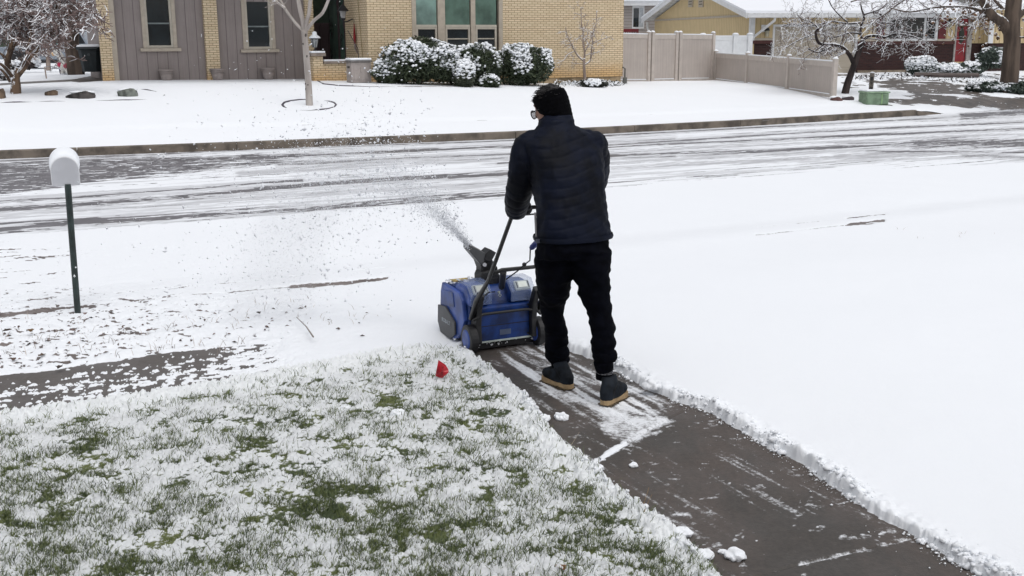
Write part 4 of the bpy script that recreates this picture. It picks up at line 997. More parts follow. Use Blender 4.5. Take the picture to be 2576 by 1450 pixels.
wall_light(1926, 104/1.0*0+78, V1, RB, 'black jar light on a white mount left of the garage door')
wall_light(2384, 56, V1, RB, 'black jar light between the shutter and the red door')
# basement window of wing
xa, xb = V1.at(2476, 140, .6)[0], V1.at(2524, 140, .6)[0]; za, zb_ = V1.at(2500, 161, .6)[1], V1.at(2500, 119, .6)[1]
mb = MB(); vb(mb, xa, xb, -.60, -.552, za, zb_); wn = mb.build('basement_window', mat('well_frame', (.35, .37, .37)), RB)
xm = (xa+xb)/2
for p_, q_ in ((xa+.06, xm-.03), (xm+.03, xb-.06)): mb = MB(); vb(mb, p_, q_, -.62, -.602, za+.06, zb_-.08); mb.build('pane', mat_glass('teal_glass', (.03, .05, .045)), wn)
# side + back walls so the house is closed
mb = MB(); vb(mb, 0.16, xend, sb-.15, sb, gz, eave); vb(mb, xend-.15, xend, .16, sb-.16, gz, eave); mb.build('rear_wall', M_tan, RB)
# ================================================================== FENCES, BOXES, ROCKS
M_vinyl = mat_lines('tan_vinyl', (.45, .40, .365), (.35, .31, .28), .15, .06, bs=.25)
M_vinylp = mat('tan_vinyl_plain', (.47, .42, .38), rough=.45, var=.04)
M_wvinyl = mat('white_vinyl', (.68, .70, .72), rough=.4, var=.03)
def fence(name, label, pts, h, m_panel, m_post, pw=.13, snow=True, postcap=True, gates=()):
    """pts: world base points; a panel between each pair"""
    p0 = np.array(pts[0]); ang = math.atan2(pts[-1][1]-p0[1], pts[-1][0]-p0[0])
    t = thing(name, label, 'fence', p0, ang)
    for i in range(len(pts)-1):
        a, b = np.array(pts[i], float), np.array(pts[i+1], float); d = b-a; L = np.hypot(d[0], d[1]); u = np.array([d[0], d[1], 0])/L; n = np.array([u[1], -u[0], 0]); A = a+u*pw*.5; B = b-u*pw*.5
        def pr(lo, hi, th, off, nm, mm, ex=0, par=t):
            V = []
            for q, zz in ((A-u*ex, 0), (B+u*ex, 0)):
                for s_ in (-th/2, th/2):
                    for z_ in (lo, hi): V.append(q+n*(s_+off)+np.array([0, 0, z_+.0]))
            mb = MB(); mb.add(V, [(0, 1, 3, 2), (4, 6, 7, 5), (0, 4, 5, 1), (2, 3, 7, 6), (0, 2, 6, 4), (1, 5, 7, 3)]); return mb.build(nm, mm, par)
        pn = pr(.14, h-.16, .03, 0, 'panel', m_panel, .0)
        pr(h-.159, h, .06, 0, 'top_rail', m_post, -.001, pn); pr(.04, .139, .06, 0, 'bottom_rail', m_post, -.001, pn)
        if snow:
            pr(h+.002, h+.035, .07, 0, 'snow', M_snowcap, -.002, pn)
            pr(.141, .165, .05, .028, 'snow', M_snowcap, -.15, pn)
    for i, p in enumerate(pts):
        p = np.array(p, float)
        for off in ((0,) if i not in gates else (-.10, .10)):
            q = p+np.array([math.cos(ang), math.sin(ang), 0])*off
            u = np.array([math.cos(ang), math.sin(ang), 0]); n = np.array([u[1], -u[0], 0]); w_ = pw/2
            V = [q+u*a*w_+n*b*w_+np.array([0, 0, z_]) for z_ in (-.1, h+.06) for a, b in ((-1, -1), (1, -1), (1, 1), (-1, 1))]
            mb = MB(); mb.add(V, [(0, 3, 2, 1), (4, 5, 6, 7), (0, 1, 5, 4), (1, 2, 6, 5), (2, 3, 7, 6), (3, 0, 4, 7)]); po = mb.build('post', m_post, t)
            V = [q+u*a*w_*1.18+n*b*w_*1.18+np.array([0, 0, z_]) for z_ in (h+.062, h+.085) for a, b in ((-1, -1), (1, -1), (1, 1), (-1, 1))]
            mb = MB(); mb.add(V, [(0, 3, 2, 1), (4, 5, 6, 7), (0, 1, 5, 4), (1, 2, 6, 5), (2, 3, 7, 6), (3, 0, 4, 7)]); mb.build('cap', m_post, po)
            if snow: mb = MB(); mb.ball(q+np.array([0, 0, h+.095]), (w_*1.3, w_*1.3, .05), 10, 6); mb.build('snow', M_snowcap, po, smooth=True)
    return t
def at_depth(px, py, D):
    r_ = ray(px, py); return CAM+r_*(D/CP)
T0, T1 = at_depth(1545, 211, 38.6), at_depth(1790, 206, 41.4)
def alongpx(a, b, px, py):
    """point on the ground line a-b seen in column px"""
    w_ = Wall(a[:2], math.atan2(b[1]-a[1], b[0]-a[0])); s_, z_ = w_.at(px, py); return w_.p+w_.d*s_+np.array([0, 0, z_])
tp = [T0, alongpx(T0, T1, 1634, 210), alongpx(T0, T1, 1703, 208), T1]
fence('tall_fence', 'tall tan vinyl privacy fence with two gates beside the yellow brick house', tp, 1.80, M_vinyl, M_vinylp, gates=(1, 2))
L0, L3 = T1+np.array([.13, -.02, -.02]), at_depth(2096, 250, 31.9)
lp = [L0, alongpx(L0, L3, 1878, 218), alongpx(L0, L3, 1981, 233), L3]
fence('low_fence', 'low tan vinyl fence running from the tall fence down to the pavement', lp, 1.12, M_vinyl, M_vinylp)
I0, I1, I2 = at_depth(1765, 190, 44.0), at_depth(1846, 190, 44.2), at_depth(1882, 190, 44.3)
I0[2] = I1[2] = I2[2] = .42
fence('white_fence', 'white vinyl fence and gate beyond the low tan fence', [I0, I1, I2], 1.62, M_wvinyl, M_wvinyl, pw=.2)

# parked vehicle hood hidden behind the low fence: only snow-covered tops show
def zgr(p): return float(ZF(np.array(p[0]), np.array(p[1])))
# green utility cabinet
q = GT(2197, 262); q[2] = zgr(q)-.02
t = thing('utility_cabinet', 'pale green ribbed utility cabinet with snow on its lid near the kerb', 'utility box', q, .12)
M_green = mat('cabinet_green', (.24, .34, .23), rough=.45, var=.12)
U_ = rotz(.12); sc_ = 1.0
hx, hy, hz = .34, .28, .34
mb = MB(U_, q); mb.box((-hx, -hy, .0), (hx, hy, hz)); bd = mb.build('body', M_green, t, bevel=.02)
for k_ in range(8):
    mb = MB(U_, q); z_ = .03+k_*.037; mb.box((-hx*.97, -hy-.018, z_), (hx*.97, -hy-.002, z_+.018)); mb.box((-hx-.018, -hy*.97, z_), (-hx-.002, hy*.97, z_+.018)); mb.build('rib', M_green, bd)
mb = MB(U_, q); mb.box((-hx-.03, -hy-.03, hz+.002), (hx+.03, hy+.03, hz+.05)); mb.build('lid', M_green, t, bevel=.012)
mb = MB(U_, q); mb.box((-hx-.01, -hy+.02, hz+.052), (hx*.1, hy+.01, hz+.10)); mb.box((hx*.15, -hy+.12, hz+.052), (hx, hy+.01, hz+.09)); mb.build('snow_cap', M_snowcap, t, bevel=.02)
mb = MB(U_, q); mb.box((-hx-.09, -hy-.09, -.06), (hx+.09, hy+.09, -.002)); mb.build('pad', mat('pad', (.12, .11, .10)), t)
mb = MB(U_, q); mb.box((.10, -hy-.03, .0), (.13, -hy-.023, hz)); mb.build('strap', mat('strap', (.26, .42, .2)), bd)
# grey post behind it
q = GT(2190, 233); q[2] = zgr(q)
t = thing('marker_post', 'weathered grey wooden post standing behind the green cabinet', 'post', q)
mb = MB(None, q); mb.tube([(0, 0, -.05), (.015, 0, .62)], .075, 8); mb.build('shaft', mat('grey_wood', (.16, .14, .12), rough=.9, var=.3, vs=9), t)
mb = MB(None, q); mb.box((-.05, -.085, .38), (.02, -.07, .50)); mb.box((-.05, -.085, .05), (.02, -.07, .16)); mb.build('bracket', M_black, t)
mb = MB(None, q); mb.ball((.015, 0, .635), (.08, .08, .035), 10, 6); mb.build('snow_cap', M_snowcap, t, smooth=True)
# rocks in the oval bed
def rock(px, py, sx, sy, sz, m_, label, seed, cap=True, rz=0, group='rocks in the oval bed'):
    q = GT(px, py); q[2] = zgr(q); t = thing('rock', label, 'rock', q, rz, group)
    mb = MB(rotz(rz), q); mb.ball((0, 0, sz*.25), (sx, sy, sz), 12, 9, .28, 1.7, seed); v = mb.V[0]; v[:, 2] = np.minimum(v[:, 2], q[2]+sz*1.05+.25*(v[:, 0]-q[0])); mb.build('stone', m_, t)
    if cap:
        mb = MB(rotz(rz), q); mb.ball((0, .05, sz*.93), (sx*.92, sy*.75, .045), 14, 6, .2, 2, seed+3); mb.build('snow_cap', M_snowcap, t, smooth=True)
M_rk1 = mat('dark_basalt', (.055, .048, .046), rough=.9, var=.4, vs=5, bs=.6); M_rk2 = mat('brown_stone', (.13, .09, .06), rough=.9, var=.3, vs=4, bs=.6); M_rk3 = mat('grey_green_stone', (.15, .165, .145), rough=.9, var=.3, vs=5, bs=.6)
rock(131, 242, .17, .13, .13, M_rk2, 'small brown rock, leftmost of the three in the oval bed', 3, False, .5)
rock(206, 250, .36, .16, .17, M_rk1, 'long low dark rock with snow on top, middle of the oval bed', 5, True, .15)
rock(320, 245, .26, .20, .19, M_rk3, 'rounded grey-green boulder capped with snow, right end of the oval bed', 8, True, .3)
rock(0, 250, .14, .18, .22, M_rk2, 'brown rock at the foot of the snowy tree', 9, False, .2)
rock(2103, 256, .20, .16, .13, mat('red_rock', (.10, .045, .04), rough=.9), 'dark red edging stone by the end of the low fence', 14, True, .2, 'edging stones by the low fence')
rock(2132, 254, .20, .14, .12, mat('purple_rock', (.06, .045, .05), rough=.9), 'dark purple edging stone between low fence and green cabinet', 15, True, .2, 'edging stones by the low fence')
# bed edgings: thin strips standing in the snow
def edging(name, label, pxs, m_, h=.06, closed=False, r=.02):
    P = [GT(a, b) for a, b in pxs]; Q = []
    for i in range(len(P)-1):
        for k_ in range(6): Q.append(P[i]+(P[i+1]-P[i])*k_/6)
    Q.append(P[-1]); Q = np.array(Q); Q[:, 2] = ZF(Q[:, 0], Q[:, 1])+.012
    Q[:, 2] += .03*(noise2(Q[:, 0]*2.2, Q[:, 1]*2.2, 5)-.40)*1.6
    mb = MB(); mb.tube(Q, r, 6); o = mb.build(name, m_, smooth=True); finish(o, label, 'edging')
M_edge = mat('bed_edging', (.08, .07, .09), rough=.7)
edging('bed_edging', 'dark curved edging around the oval rock bed', [(-60, 265), (0, 263), (100, 259), (250, 257), (330, 256), (395, 252), (415, 243), (400, 235), (370, 230), (335, 226), (250, 228), (190, 228), (140, 229)], M_edge, r=.022)
ring = [(778+68*math.cos(a), 268+14*math.sin(a)) for a in np.linspace(0, 2*math.pi, 17)]
edging('tree_ring', 'round edging ring in the snow around the pale trunk', ring, M_edge, r=.028)
edging('bed_edging', 'long dark edging line from the porch to the big shrubs', [(795, 205), (815, 215), (850, 219), (930, 222), (1000, 222), (1060, 222)], M_edge, r=.03)
mb = MB(); P = [GT(1000, 221), GT(1130, 221), GT(1250, 221)]; mb.tube([p+[0, 0, .0] for p in P], .045, 6); o = mb.build('bed_board', mat('edging_board', (.12, .08, .05))); finish(o, 'brown edging board along the front of the big shrubs', 'edging')

# ================================================================== TREES
def mat_bark(name, c, c2, snow=.35, sv=14, vs=6, stretch=(1, 1, .25)):
    m, nt, b = nodes(name)
    n = noi(nt, vs, 6, stretch=stretch); col = mixc(nt, ramp(nt, n, .38, .62), c2, c)
    if snow is not None:
        g = nt.nodes.new('ShaderNodeNewGeometry'); sp = nt.nodes.new('ShaderNodeSeparateXYZ'); nt.links.new(g.outputs['Normal'], sp.inputs[0])
        k = mth(nt, 'ADD', sp.outputs['Z'], mth(nt, 'MULTIPLY', mth(nt, 'SUBTRACT', noi(nt, sv, 3), .5), 1.0))
        col = mixc(nt, ramp(nt, k, snow-.08, snow+.08), col, SNOWC)
    nt.links.new(col, b.inputs['Base Color']); setin(b, 'Roughness', .85); setin(b, 'Specular IOR Level', .2)
    bump(nt, b, n, .5, .03); return m
def curve_pts(P, n=5):
    P = np.array(P, float); out_ = []
    for i in range(len(P)-1):
        p0 = P[max(i-1, 0)]; p1 = P[i]; p2 = P[i+1]; p3 = P[min(i+2, len(P)-1)]
        for k_ in range(n):
            t_ = k_/n; out_.append(.5*((2*p1)+(-p0+p2)*t_+(2*p0-5*p1+4*p2-p3)*t_*t_+(-p0+3*p1-3*p2+p3)*t_**3))
    out_.append(P[-1]); return np.array(out_)
class Tree:
    def __init__(s, D, seed): s.D = D; s.r = random.Random(seed); s.limbs = []
    def limb(s, pts, r0, r1, dd0=0.0, dd1=0.0):
        """picture-measured limb at depth D(+dd)"""
        n = len(pts); P = [Gy(p[0], p[1], s.D+dd0+(dd1-dd0)*i/(n-1)) for i, p in enumerate(pts)]
        C = curve_pts(P, 5); R = np.linspace(r0, r1, len(C)); s.limbs.append((C, R)); return C, R
    def twigs(s, mb, C, R, lvl, dens, L, up=.25, spread=1.0, rmin=.006, start=.15, wig=.35, ns=3, shrink=.55, curl=0.0):
        r = s.r; seg = np.linalg.norm(np.diff(C, axis=0), axis=1); tot = seg.sum(); n = max(1, int(tot*dens)); cum = np.concatenate([[0], np.cumsum(seg)])
        for _ in range(n):
            t_ = tot*(start+(1-start)*r.random()); i = min(len(seg)-1, int(np.searchsorted(cum, t_)-1)); i = max(i, 0); f = (t_-cum[i])/(seg[i]+1e-9); p = C[i]+(C[i+1]-C[i])*f
            ax = (C[i+1]-C[i])/(seg[i]+1e-9); v = np.array([r.gauss(0, 1), r.gauss(0, .8), r.gauss(0, 1)]); v -= ax*(v@ax)*.7; v /= np.linalg.norm(v)
            d = ax*.55+v*spread+np.array([0, 0, up]); d /= np.linalg.norm(d); l = L*(.5+r.random()); k_ = 4 if lvl > 0 else 3
            rr = max(rmin, R[min(i, len(R)-1)]*.55); rr = min(rr, L*.045+rmin); Q = [p]; 
            for j in range(k_):
                d = d+np.array([r.gauss(0, wig), r.gauss(0, wig), r.gauss(0, wig)*.7+curl]); d /= np.linalg.norm(d); Q.append(Q[-1]+d*l/k_)
            Q = np.array(Q); RR = np.linspace(rr, max(rmin*.7, rr*.45), len(Q))
            mb.tube(Q, RR, ns if lvl > 0 else 3, cap=False)
            if lvl > 0: s.twigs(mb, Q, RR, lvl-1, dens*1.25, L*shrink, up, spread, rmin, .2, wig, 3, shrink, curl)
def build_tree(T, name, label, trunk_limbs, bark, twig_m, levels, cat='tree', base=None, nseg=9, group=None):
    C0, R0 = trunk_limbs[0]; t = thing(name, label, cat, C0[0] if base is None else base, 0, group)
    mb = MB()
    for C, R in trunk_limbs: mb.tube(C, R, nseg)
    mb.build('trunk', bark, t, smooth=True)
    mb = MB()
    for (C, R, kw) in levels: T.twigs(mb, C, R, **kw)
    mb.build('crown', twig_m, t); return t
M_bark1 = mat_bark('bark_brown_snowy', (.150, .100, .066), (.060, .040, .030), snow=.25)
M_bark_w = mat_bark('bark_pale', (.46, .42, .39), (.30, .27, .25), snow=.85, vs=3)
M_twig = mat_bark('twig_snowy', (.24, .18, .165), (.12, .085, .08), snow=.28, sv=9)
M_twig_p = mat_bark('twig_snowy_pale', (.34, .28, .24), (.22, .17, .145), snow=.38, sv=9)
# -- left tree (many upright stems)
T = Tree(25.5, 3); q = GT(38, 238); T.D = float(q[1])
tr = []
tr.append(T.limb([(38, 246), (39, 232), (40, 215), (40, 200), (42, 184), (44, 170)], .155, .06))
spec = [ ([(40, 195), (22, 178), (18, 150), (28, 112), (27, 92), (2, 70), (-40, 55)], .12, .05, -.3),
 ([(24, 168), (22, 148), (32, 120), (40, 104), (50, 80), (52, 50), (44, 10)], .10, .03, .2),
 ([(30, 120), (40, 106), (60, 90), (74, 64), (90, 40), (100, 5)], .07, .03, .5),
 ([(42, 192), (60, 168), (70, 140), (88, 112), (92, 98), (115, 88), (148, 68), (170, 40), (180, 10)], .13, .04, .0),
 ([(90, 108), (92, 84), (84, 60), (95, 30), (90, -10)], .06, .03, .4),
 ([(66, 150), (68, 125), (76, 98), (78, 76), (66, 40), (70, 0)], .06, .03, -.4),
 ([(46, 188), (62, 172), (78, 142), (96, 126), (100, 108), (112, 92)], .09, .05, -.5),
 ([(30, 190), (14, 172), (0, 160), (-30, 150)], .08, .05, -.6), ([(26, 206), (16, 190), (0, 172), (-40, 150)], .07, .05, -.2),
 ([(20, 160), (8, 140), (-6, 128), (-30, 100)], .07, .04, -.3),
 ([(44, 80), (20, 50), (10, 10), (5, -40)], .05, .03, .3), ([(115, 88), (130, 60), (140, 20), (150, -30)], .06, .03, .3), ([(148, 68), (185, 50), (215, 20), (230, -10)], .05, .02, .4)]
lv = []
for P, r0, r1, dd in spec:
    L_ = T.limb(P, r0*.62, r1*.7, 0, dd); tr.append(L_)
    upper = [i for i, c in enumerate(L_[0]) if proj(c)[1] < 112]
    if len(upper) > 3: lv.append((L_[0][upper[0]:], L_[1][upper[0]:], dict(lvl=2, dens=9.0, L=.7, up=.12, spread=1.1, rmin=.0125, wig=.42, start=.0)))
build_tree(T, 'snowy_tree', 'multi-stemmed brown tree thick with snow-lined twigs on the left', tr, M_bark1, M_twig, lv)
# -- pale street tree with a ring
q = GT(779, 268); T = Tree(float(q[1]), 7); b0 = [(779, 272), (776, 210), (770, 130), (765, 75)]
tr = [T.limb(b0, .092, .072)]
for P, r0, r1, dd in (([(767, 100), (762, 55), (754, 20), (748, -20)], .058, .05, .1), ([(768, 95), (772, 55), (778, 30), (782, -20)], .052, .045, -.1), ([(768, 82), (745, 60), (722, 30), (705, 0), (700, -15)], .040, .026, .3), ([(770, 78), (790, 52), (812, 32), (828, -4)], .042, .036, -.3), ([(718, 22), (700, 8), (690, -8)], .03, .02, .3)):
    tr.append(T.limb(P, r0, r1, 0, dd))
lv = [(tr[3][0], tr[3][1], dict(lvl=1, dens=1.6, L=.3, up=.2, rmin=.010, start=.6)), (tr[5][0], tr[5][1], dict(lvl=1, dens=6, L=.25, up=.1, rmin=.010))]
tt = build_tree(T, 'pale_tree', 'slim pale-barked tree forking upward inside the edging ring', tr, M_bark_w, M_bark_w, lv)
mb = MB(); r_ = random.Random(4); C0 = tr[0][0]
for k_ in range(8):
    f_ = r_.random(); c = C0[2]+(C0[-1]-C0[2])*f_; rr = .085; a = -math.pi/2+r_.uniform(-.9, .9); mb.ball(c+np.array([math.cos(a)*rr*.90, math.sin(a)*rr*.90, 0]), (.022, .012, r_.uniform(.012, .035)), 8, 6, .4, 3, k_)
mb.build('bark_scars', mat('scar', (.05, .04, .035)), tt)
# -- small bare tree by the brick wall
Wt = W1.off(1.1); sm, _ = Wt.at(1470, 190); q = Wt.p+Wt.d*sm; T = Tree(float(q[1])*1.0, 12)
def cr(p): return ((1700+p[0]/4.833)/1.353, (p[1]/4.833)/1.353)     # measured in an enlarged cut-out
tr = [T.limb([cr((1408, 1370)), cr((1402, 1250)), cr((1392, 1090)), cr((1395, 960))], .060, .040)]
lv = []
for P, r0, r1, dd in (([(1395, 980), (1400, 860), (1375, 700), (1380, 540), (1350, 420), (1345, 270), (1340, 120)], .05, .018, .1), ([(1390, 1010), (1290, 920), (1220, 800), (1190, 740), (1130, 620), (1100, 520), (1090, 450)], .045, .016, -.2),
    ([(1400, 1070), (1490, 1000), (1510, 860), (1530, 700), (1530, 580), (1590, 400), (1600, 180)], .042, .014, .3), ([(1410, 850), (1470, 730), (1500, 650), (1520, 560), (1460, 500)], .028, .014, -.1), ([(1380, 660), (1450, 560), (1400, 420), (1390, 270)], .02, .010, .2), ([(1230, 850), (1130, 900), (1060, 990), (960, 1040), (880, 1030)], .024, .010, -.4),
    ([(1540, 720), (1640, 670), (1760, 625), (1830, 600)], .022, .010, -.3), ([(1190, 745), (1120, 740), (1040, 790)], .02, .010, .2), ([(1400, 920), (1500, 890), (1620, 860), (1660, 840)], .02, .010, .4), ([(1345, 260), (1290, 235), (1215, 220)], .014, .008, .1), ([(1560, 480), (1620, 320), (1710, 285)], .016, .008, .1), ([(1400, 1060), (1300, 1050), (1180, 1040)], .014, .008, .1)):
    L_ = T.limb([cr(p) for p in P], r0*.75, r1*.8, 0, dd); tr.append(L_); lv.append((L_[0], L_[1], dict(lvl=2, dens=9, L=.26, up=.1, spread=1.0, rmin=.0055, wig=.5, start=.12)))
build_tree(T, 'small_bare_tree', 'small leafless tree with snowy twigs against the yellow brick', tr, M_twig_p, M_twig_p, lv, nseg=7)
# -- crooked tree by the driveway
q = GT(2128, 238); T = Tree(float(q[1]), 21)
def c4(p): return ((2585+p[0]/2.589)/1.353, (p[1]/2.589)/1.353)
tr = [T.limb([c4(p) for p in ((750, 845), (775, 740), (810, 640), (845, 540), (880, 440), (915, 350))], .125, .075)]
lv = []
K = dict(lvl=2, dens=7.4, L=.55, up=.05, spread=1.1, rmin=.006, wig=.38, start=.1)
for P, r0, r1, dd in (([(830, 560), (790, 480), (730, 420), (650, 395), (550, 390), (510, 360), (495, 290), (520, 250)], .11, .05, -.6), ([(650, 400), (570, 440), (500, 460), (430, 430)], .05, .03, -.7), ([(915, 350), (960, 320), (1040, 315), (1110, 330), (1190, 300), (1300, 310), (1400, 340), (1500, 390)], .08, .03, -.3),
    ([(905, 340), (880, 300), (800, 290), (700, 320), (600, 340)], .05, .025, .4), ([(900, 340), (890, 250), (920, 160), (900, 80), (890, 20)], .06, .03, .3), ([(920, 130), (990, 110), (1070, 130), (1090, 190), (1040, 260), (1050, 300)], .05, .03, .2), ([(1050, 200), (1150, 210), (1210, 270), (1330, 290), (1430, 300), (1480, 320)], .04, .02, .3),
    ([(890, 200), (780, 210), (640, 190), (520, 220), (380, 230), (280, 210), (190, 240)], .05, .02, .4), ([(500, 300), (400, 330), (300, 380), (200, 440)], .035, .018, -.5), ([(780, 200), (700, 130), (640, 60), (600, -20)], .04, .02, .2), ([(1000, 105), (1100, 60), (1150, 0), (1200, -60)], .045, .02, .4), ([(930, 340), (1050, 350), (1150, 400)], .03, .015, -.6), ([(520, 250), (460, 200), (380, 170), (330, 130)], .03, .015, -.2)):
    L_ = T.limb([c4(p) for p in P], r0*.68, r1*.72, 0, dd); tr.append(L_); lv.append((L_[0], L_[1], K))
M_bark_d = mat_bark('bark_dark', (.055, .042, .040), (.025, .02, .02), snow=.48)
M_twig_d = mat_bark('twig_dark_snowy', (.16, .12, .105), (.08, .058, .052), snow=.06, sv=9)
build_tree(T, 'crooked_tree', 'crooked dark tree with spreading snow-lined branches by the low fence end', tr, M_bark_d, M_twig_d, lv)
# -- big trunk at the right edge
T = Tree(33.5, 31); b_ = at_depth(2543, 195, 34.0)
tr = [T.limb([(2538, 208), (2541, 185), (2543, 150), (2546, 110), (2545, 60), (2550, 10), (2556, -60)], .27, .225)]
tr.append(T.limb([(2540, 85), (2520, 55), (2495, 38), (2470, 0), (2450, -40)], .17, .10, 0, -.5)); tr.append(T.limb([(2545, 50), (2580, 20), (2620, -10)], .16, .12, 0, .4))
lv = []
K = dict(lvl=2, dens=3.6, L=.85, up=-.02, spread=1.0, rmin=.009, wig=.3, start=.05)
for P, r0, r1, dd in (([(2500, 40), (2440, 20), (2360, 18), (2290, 30), (2240, 20)], .05, .02, -.5), ([(2470, 5), (2400, -10), (2300, -15), (2200, -10), (2140, 5)], .06, .02, .6), ([(2540, 80), (2570, 95), (2600, 80)], .04, .02, -.4), ([(2490, 35), (2450, 50), (2420, 40), (2400, 60)], .03, .015, -.6), ([(2520, 20), (2500, 0), (2460, -30)], .05, .03, -.3), ([(2300, -15), (2260, 10), (2220, 40), (2180, 60)], .03, .015, .3)):
    L_ = T.limb(P, r0, r1, 0, dd); lv.append((L_[0], L_[1], K)); tr.append(L_)
M_bark_g = mat_bark('bark_grey_brown', (.12, .09, .07), (.060, .046, .038), snow=.55, vs=5, stretch=(1, 1, .18))
tt = build_tree(T, 'big_tree', 'thick grey-brown trunk with curled dead leaves at the right edge', tr, M_bark_g, M_twig_d, lv, nseg=14)
mb = MB(); r_ = random.Random(8)
for k_ in range(150):
    a = r_.gauss(2480, 75); b_y = r_.uniform(-10, 75) if k_ % 5 else r_.uniform(40, 120); c = at_depth(a, b_y, 33.2+r_.uniform(-1, .6)); s_ = r_.uniform(.03, .07)
    mb.ball(c, (s_, s_*.5, s_*.9), 5, 4, .5, 2, k_)
mb.build('dead_leaves', mat('dead_leaf', (.20, .11, .06), rough=.8, snow=.35, var=.3), tt)
# post and rail beside it
q = GT(2527, 236); q[2] = zgr(q)
t = thing('post_and_rail', 'short rough wooden post with a snowy rail at the right edge', 'fence', q)
mb = MB(None, q); mb.tube([(0, 0, -.1), (.01, 0, .2), (-.02, 0, .52)], [.10, .075, .065], 8); mb.build('post', M_bark_g, t)
mb = MB(None, q); mb.box((.05, .1, .40), (2.2, .2, .50)); mb.build('rail', M_bark_g, t)
mb = MB(None, q); mb.box((.06, .1, .502), (2.2, .2, .55)); mb.build('snow', M_snowcap, t, bevel=.015)

# ================================================================== SHRUBS
def shrub(name, label, c, rx, ry, rz_, nleaf, nsnow, seed, leafc=((.022, .034, .018), (.065, .085, .040)), lumps=None, sr=.05, group=None, snowtop=.15, leaf=.05, flat=.6, droop=0):
    r = np.random.RandomState(seed); t = thing(name, label, 'shrub', c, 0, group)
    L_ = lumps or [(0, 0, 0, 1)]
    # leaves: small quads spread through the crown
    def sample(n, shell):
        k_ = r.randint(0, len(L_), n); lo = np.array(L_)[k_]; u = r.randn(n, 3); u /= np.linalg.norm(u, axis=1)[:, None]; rad = (1-shell*r.rand(n)**1.5)[:, None]
        p = u*rad; wob = 1+.22*(noise3(u[:, 0]*3+seed, u[:, 1]*3, u[:, 2]*3+k_*5, seed)-.5)*2
        p = p*wob[:, None]*lo[:, 3:4]+lo[:, :3]; return p*np.array([rx, ry, rz_]), u
    P, u = sample(nleaf, .55); P[:, 2] += rz_*.92; ok = P[:, 2] > .02; P, u = P[ok], u[ok]; n = len(P)
    a = r.randn(n, 3); a /= np.linalg.norm(a, axis=1)[:, None]; b_ = np.cross(a, r.randn(n, 3)); b_ /= np.linalg.norm(b_, axis=1)[:, None]; s_ = leaf*(.5+r.rand(n))[:, None]
    V = np.stack([P-a*s_, P+b_*s_*.35, P+a*s_, P-b_*s_*.35], 1).reshape(-1, 3); F = np.arange(n*4).reshape(n, 4)
    m, nt, bs_ = nodes(name+'_leaf'); at = nt.nodes.new('ShaderNodeAttribute'); at.attribute_name = 'hue'
    nt.links.new(mixc(nt, at.outputs['Fac'], leafc[0], leafc[1]), bs_.inputs['Base Color']); setin(bs_, 'Roughness', .6)
    mesh('foliage', V+np.array(c), F, m, t, attrs={'hue': np.repeat(r.rand(n)**1.5, 4)})
    mb = MB(None, c)
    for k_ in range(6):
        e = L_[k_ % len(L_)]; mb.tube([(r.randn()*.1, r.randn()*.1, -.05), (e[0]*rx*.6+r.randn()*.2*rx, e[1]*ry*.6, rz_*.8), (e[0]*rx+r.randn()*.2*rx, e[1]*ry, rz_*1.4)], [.03, .02, .01], 5)
    mb.build('stems', mat(name+'_stem', (.06, .045, .035)), t)
    # snow resting in puffs on the outer twigs
    nsnow = int(nsnow*2.4); sr = sr*.72
    P, u = sample(nsnow*4, .16); P[:, 2] += rz_*.92
    p_keep = np.clip(snowtop+1.05*(u[:, 2]+.25), 0, 1)*np.where(P[:, 2] > rz_*.25, 1, .12)*S(.32, .62, noise3(P[:, 0]*2.2, P[:, 1]*2.2, P[:, 2]*2.2, seed+2))
    ok = (r.rand(len(P)) < p_keep) & (P[:, 2] > .05); P = P[ok][:nsnow]
    base = MB(); base.ball((0, 0, 0), 1, 7, 5); bv, bf = base.V[0], base.F; nv = len(bv)
    bf4 = [f for f in bf]
    V = []; F = []
    for i, p in enumerate(P):
        s_ = sr*(.55+.9*r.rand()); q = bv*np.array([s_*(1+.3*r.rand()), s_*(1+.3*r.rand()), s_*flat*(.8+.6*r.rand())]); q = q*(1+.75*(r.rand(nv, 1)-.5)); V.append(q+p+np.array([0, 0, s_*.3])+np.array(c)); F += [tuple(j+i*nv for j in f) for f in bf4]
    if V: mesh('snow', np.vstack(V), F, M_snowcap, t, smooth=True)
    return t
def wloc(px, off, z=None):
    s_, z_ = W1.at(px, 208, off); q = W1.p+W1.d*s_+W1.n*off; q[2] = zgr(q) if z is None else z; return q
M_ = None
q = wloc(1055, 1.35); shrub('evergreen_shrub', 'largest snow-dotted evergreen shrub below the left of the three-part window', q, 1.05, .9, .70, 26000, 900, 41, lumps=[(-.25, 0, 0, .95), (.35, 0, .12, .85), (.05, -.1, .45, .62), (-.75, -.1, -.35, .6), (.8, 0, -.2, .6)], sr=.052, group='evergreens under the big window')
q = wloc(1185, 1.5); shrub('evergreen_shrub', 'middle snow-dotted evergreen shrub below the right of the three-part window', q, .85, .8, .66, 20000, 620, 42, lumps=[(-.2, 0, 0, .95), (.25, 0, .12, .9), (.0, -.1, .3, .6)], sr=.050, group='evergreens under the big window')
q = wloc(1312, 1.4); shrub('evergreen_shrub', 'rounded snow-dotted evergreen shrub, rightmost below the window, behind the man\'s head', q, .92, .85, .68, 22000, 760, 43, lumps=[(-.15, 0, 0, .95), (.25, 0, .05, .9), (-.2, 0, .25, .6)], sr=.05, group='evergreens under the big window')
q = wloc(972, .75); q[2] += .28; shrub('dark_shrub', 'small dark shrub at the left of the big evergreens with hardly any snow', q, .30, .3, .28, 4000, 15, 44, sr=.03, leafc=((.022, .032, .016), (.07, .09, .04)))
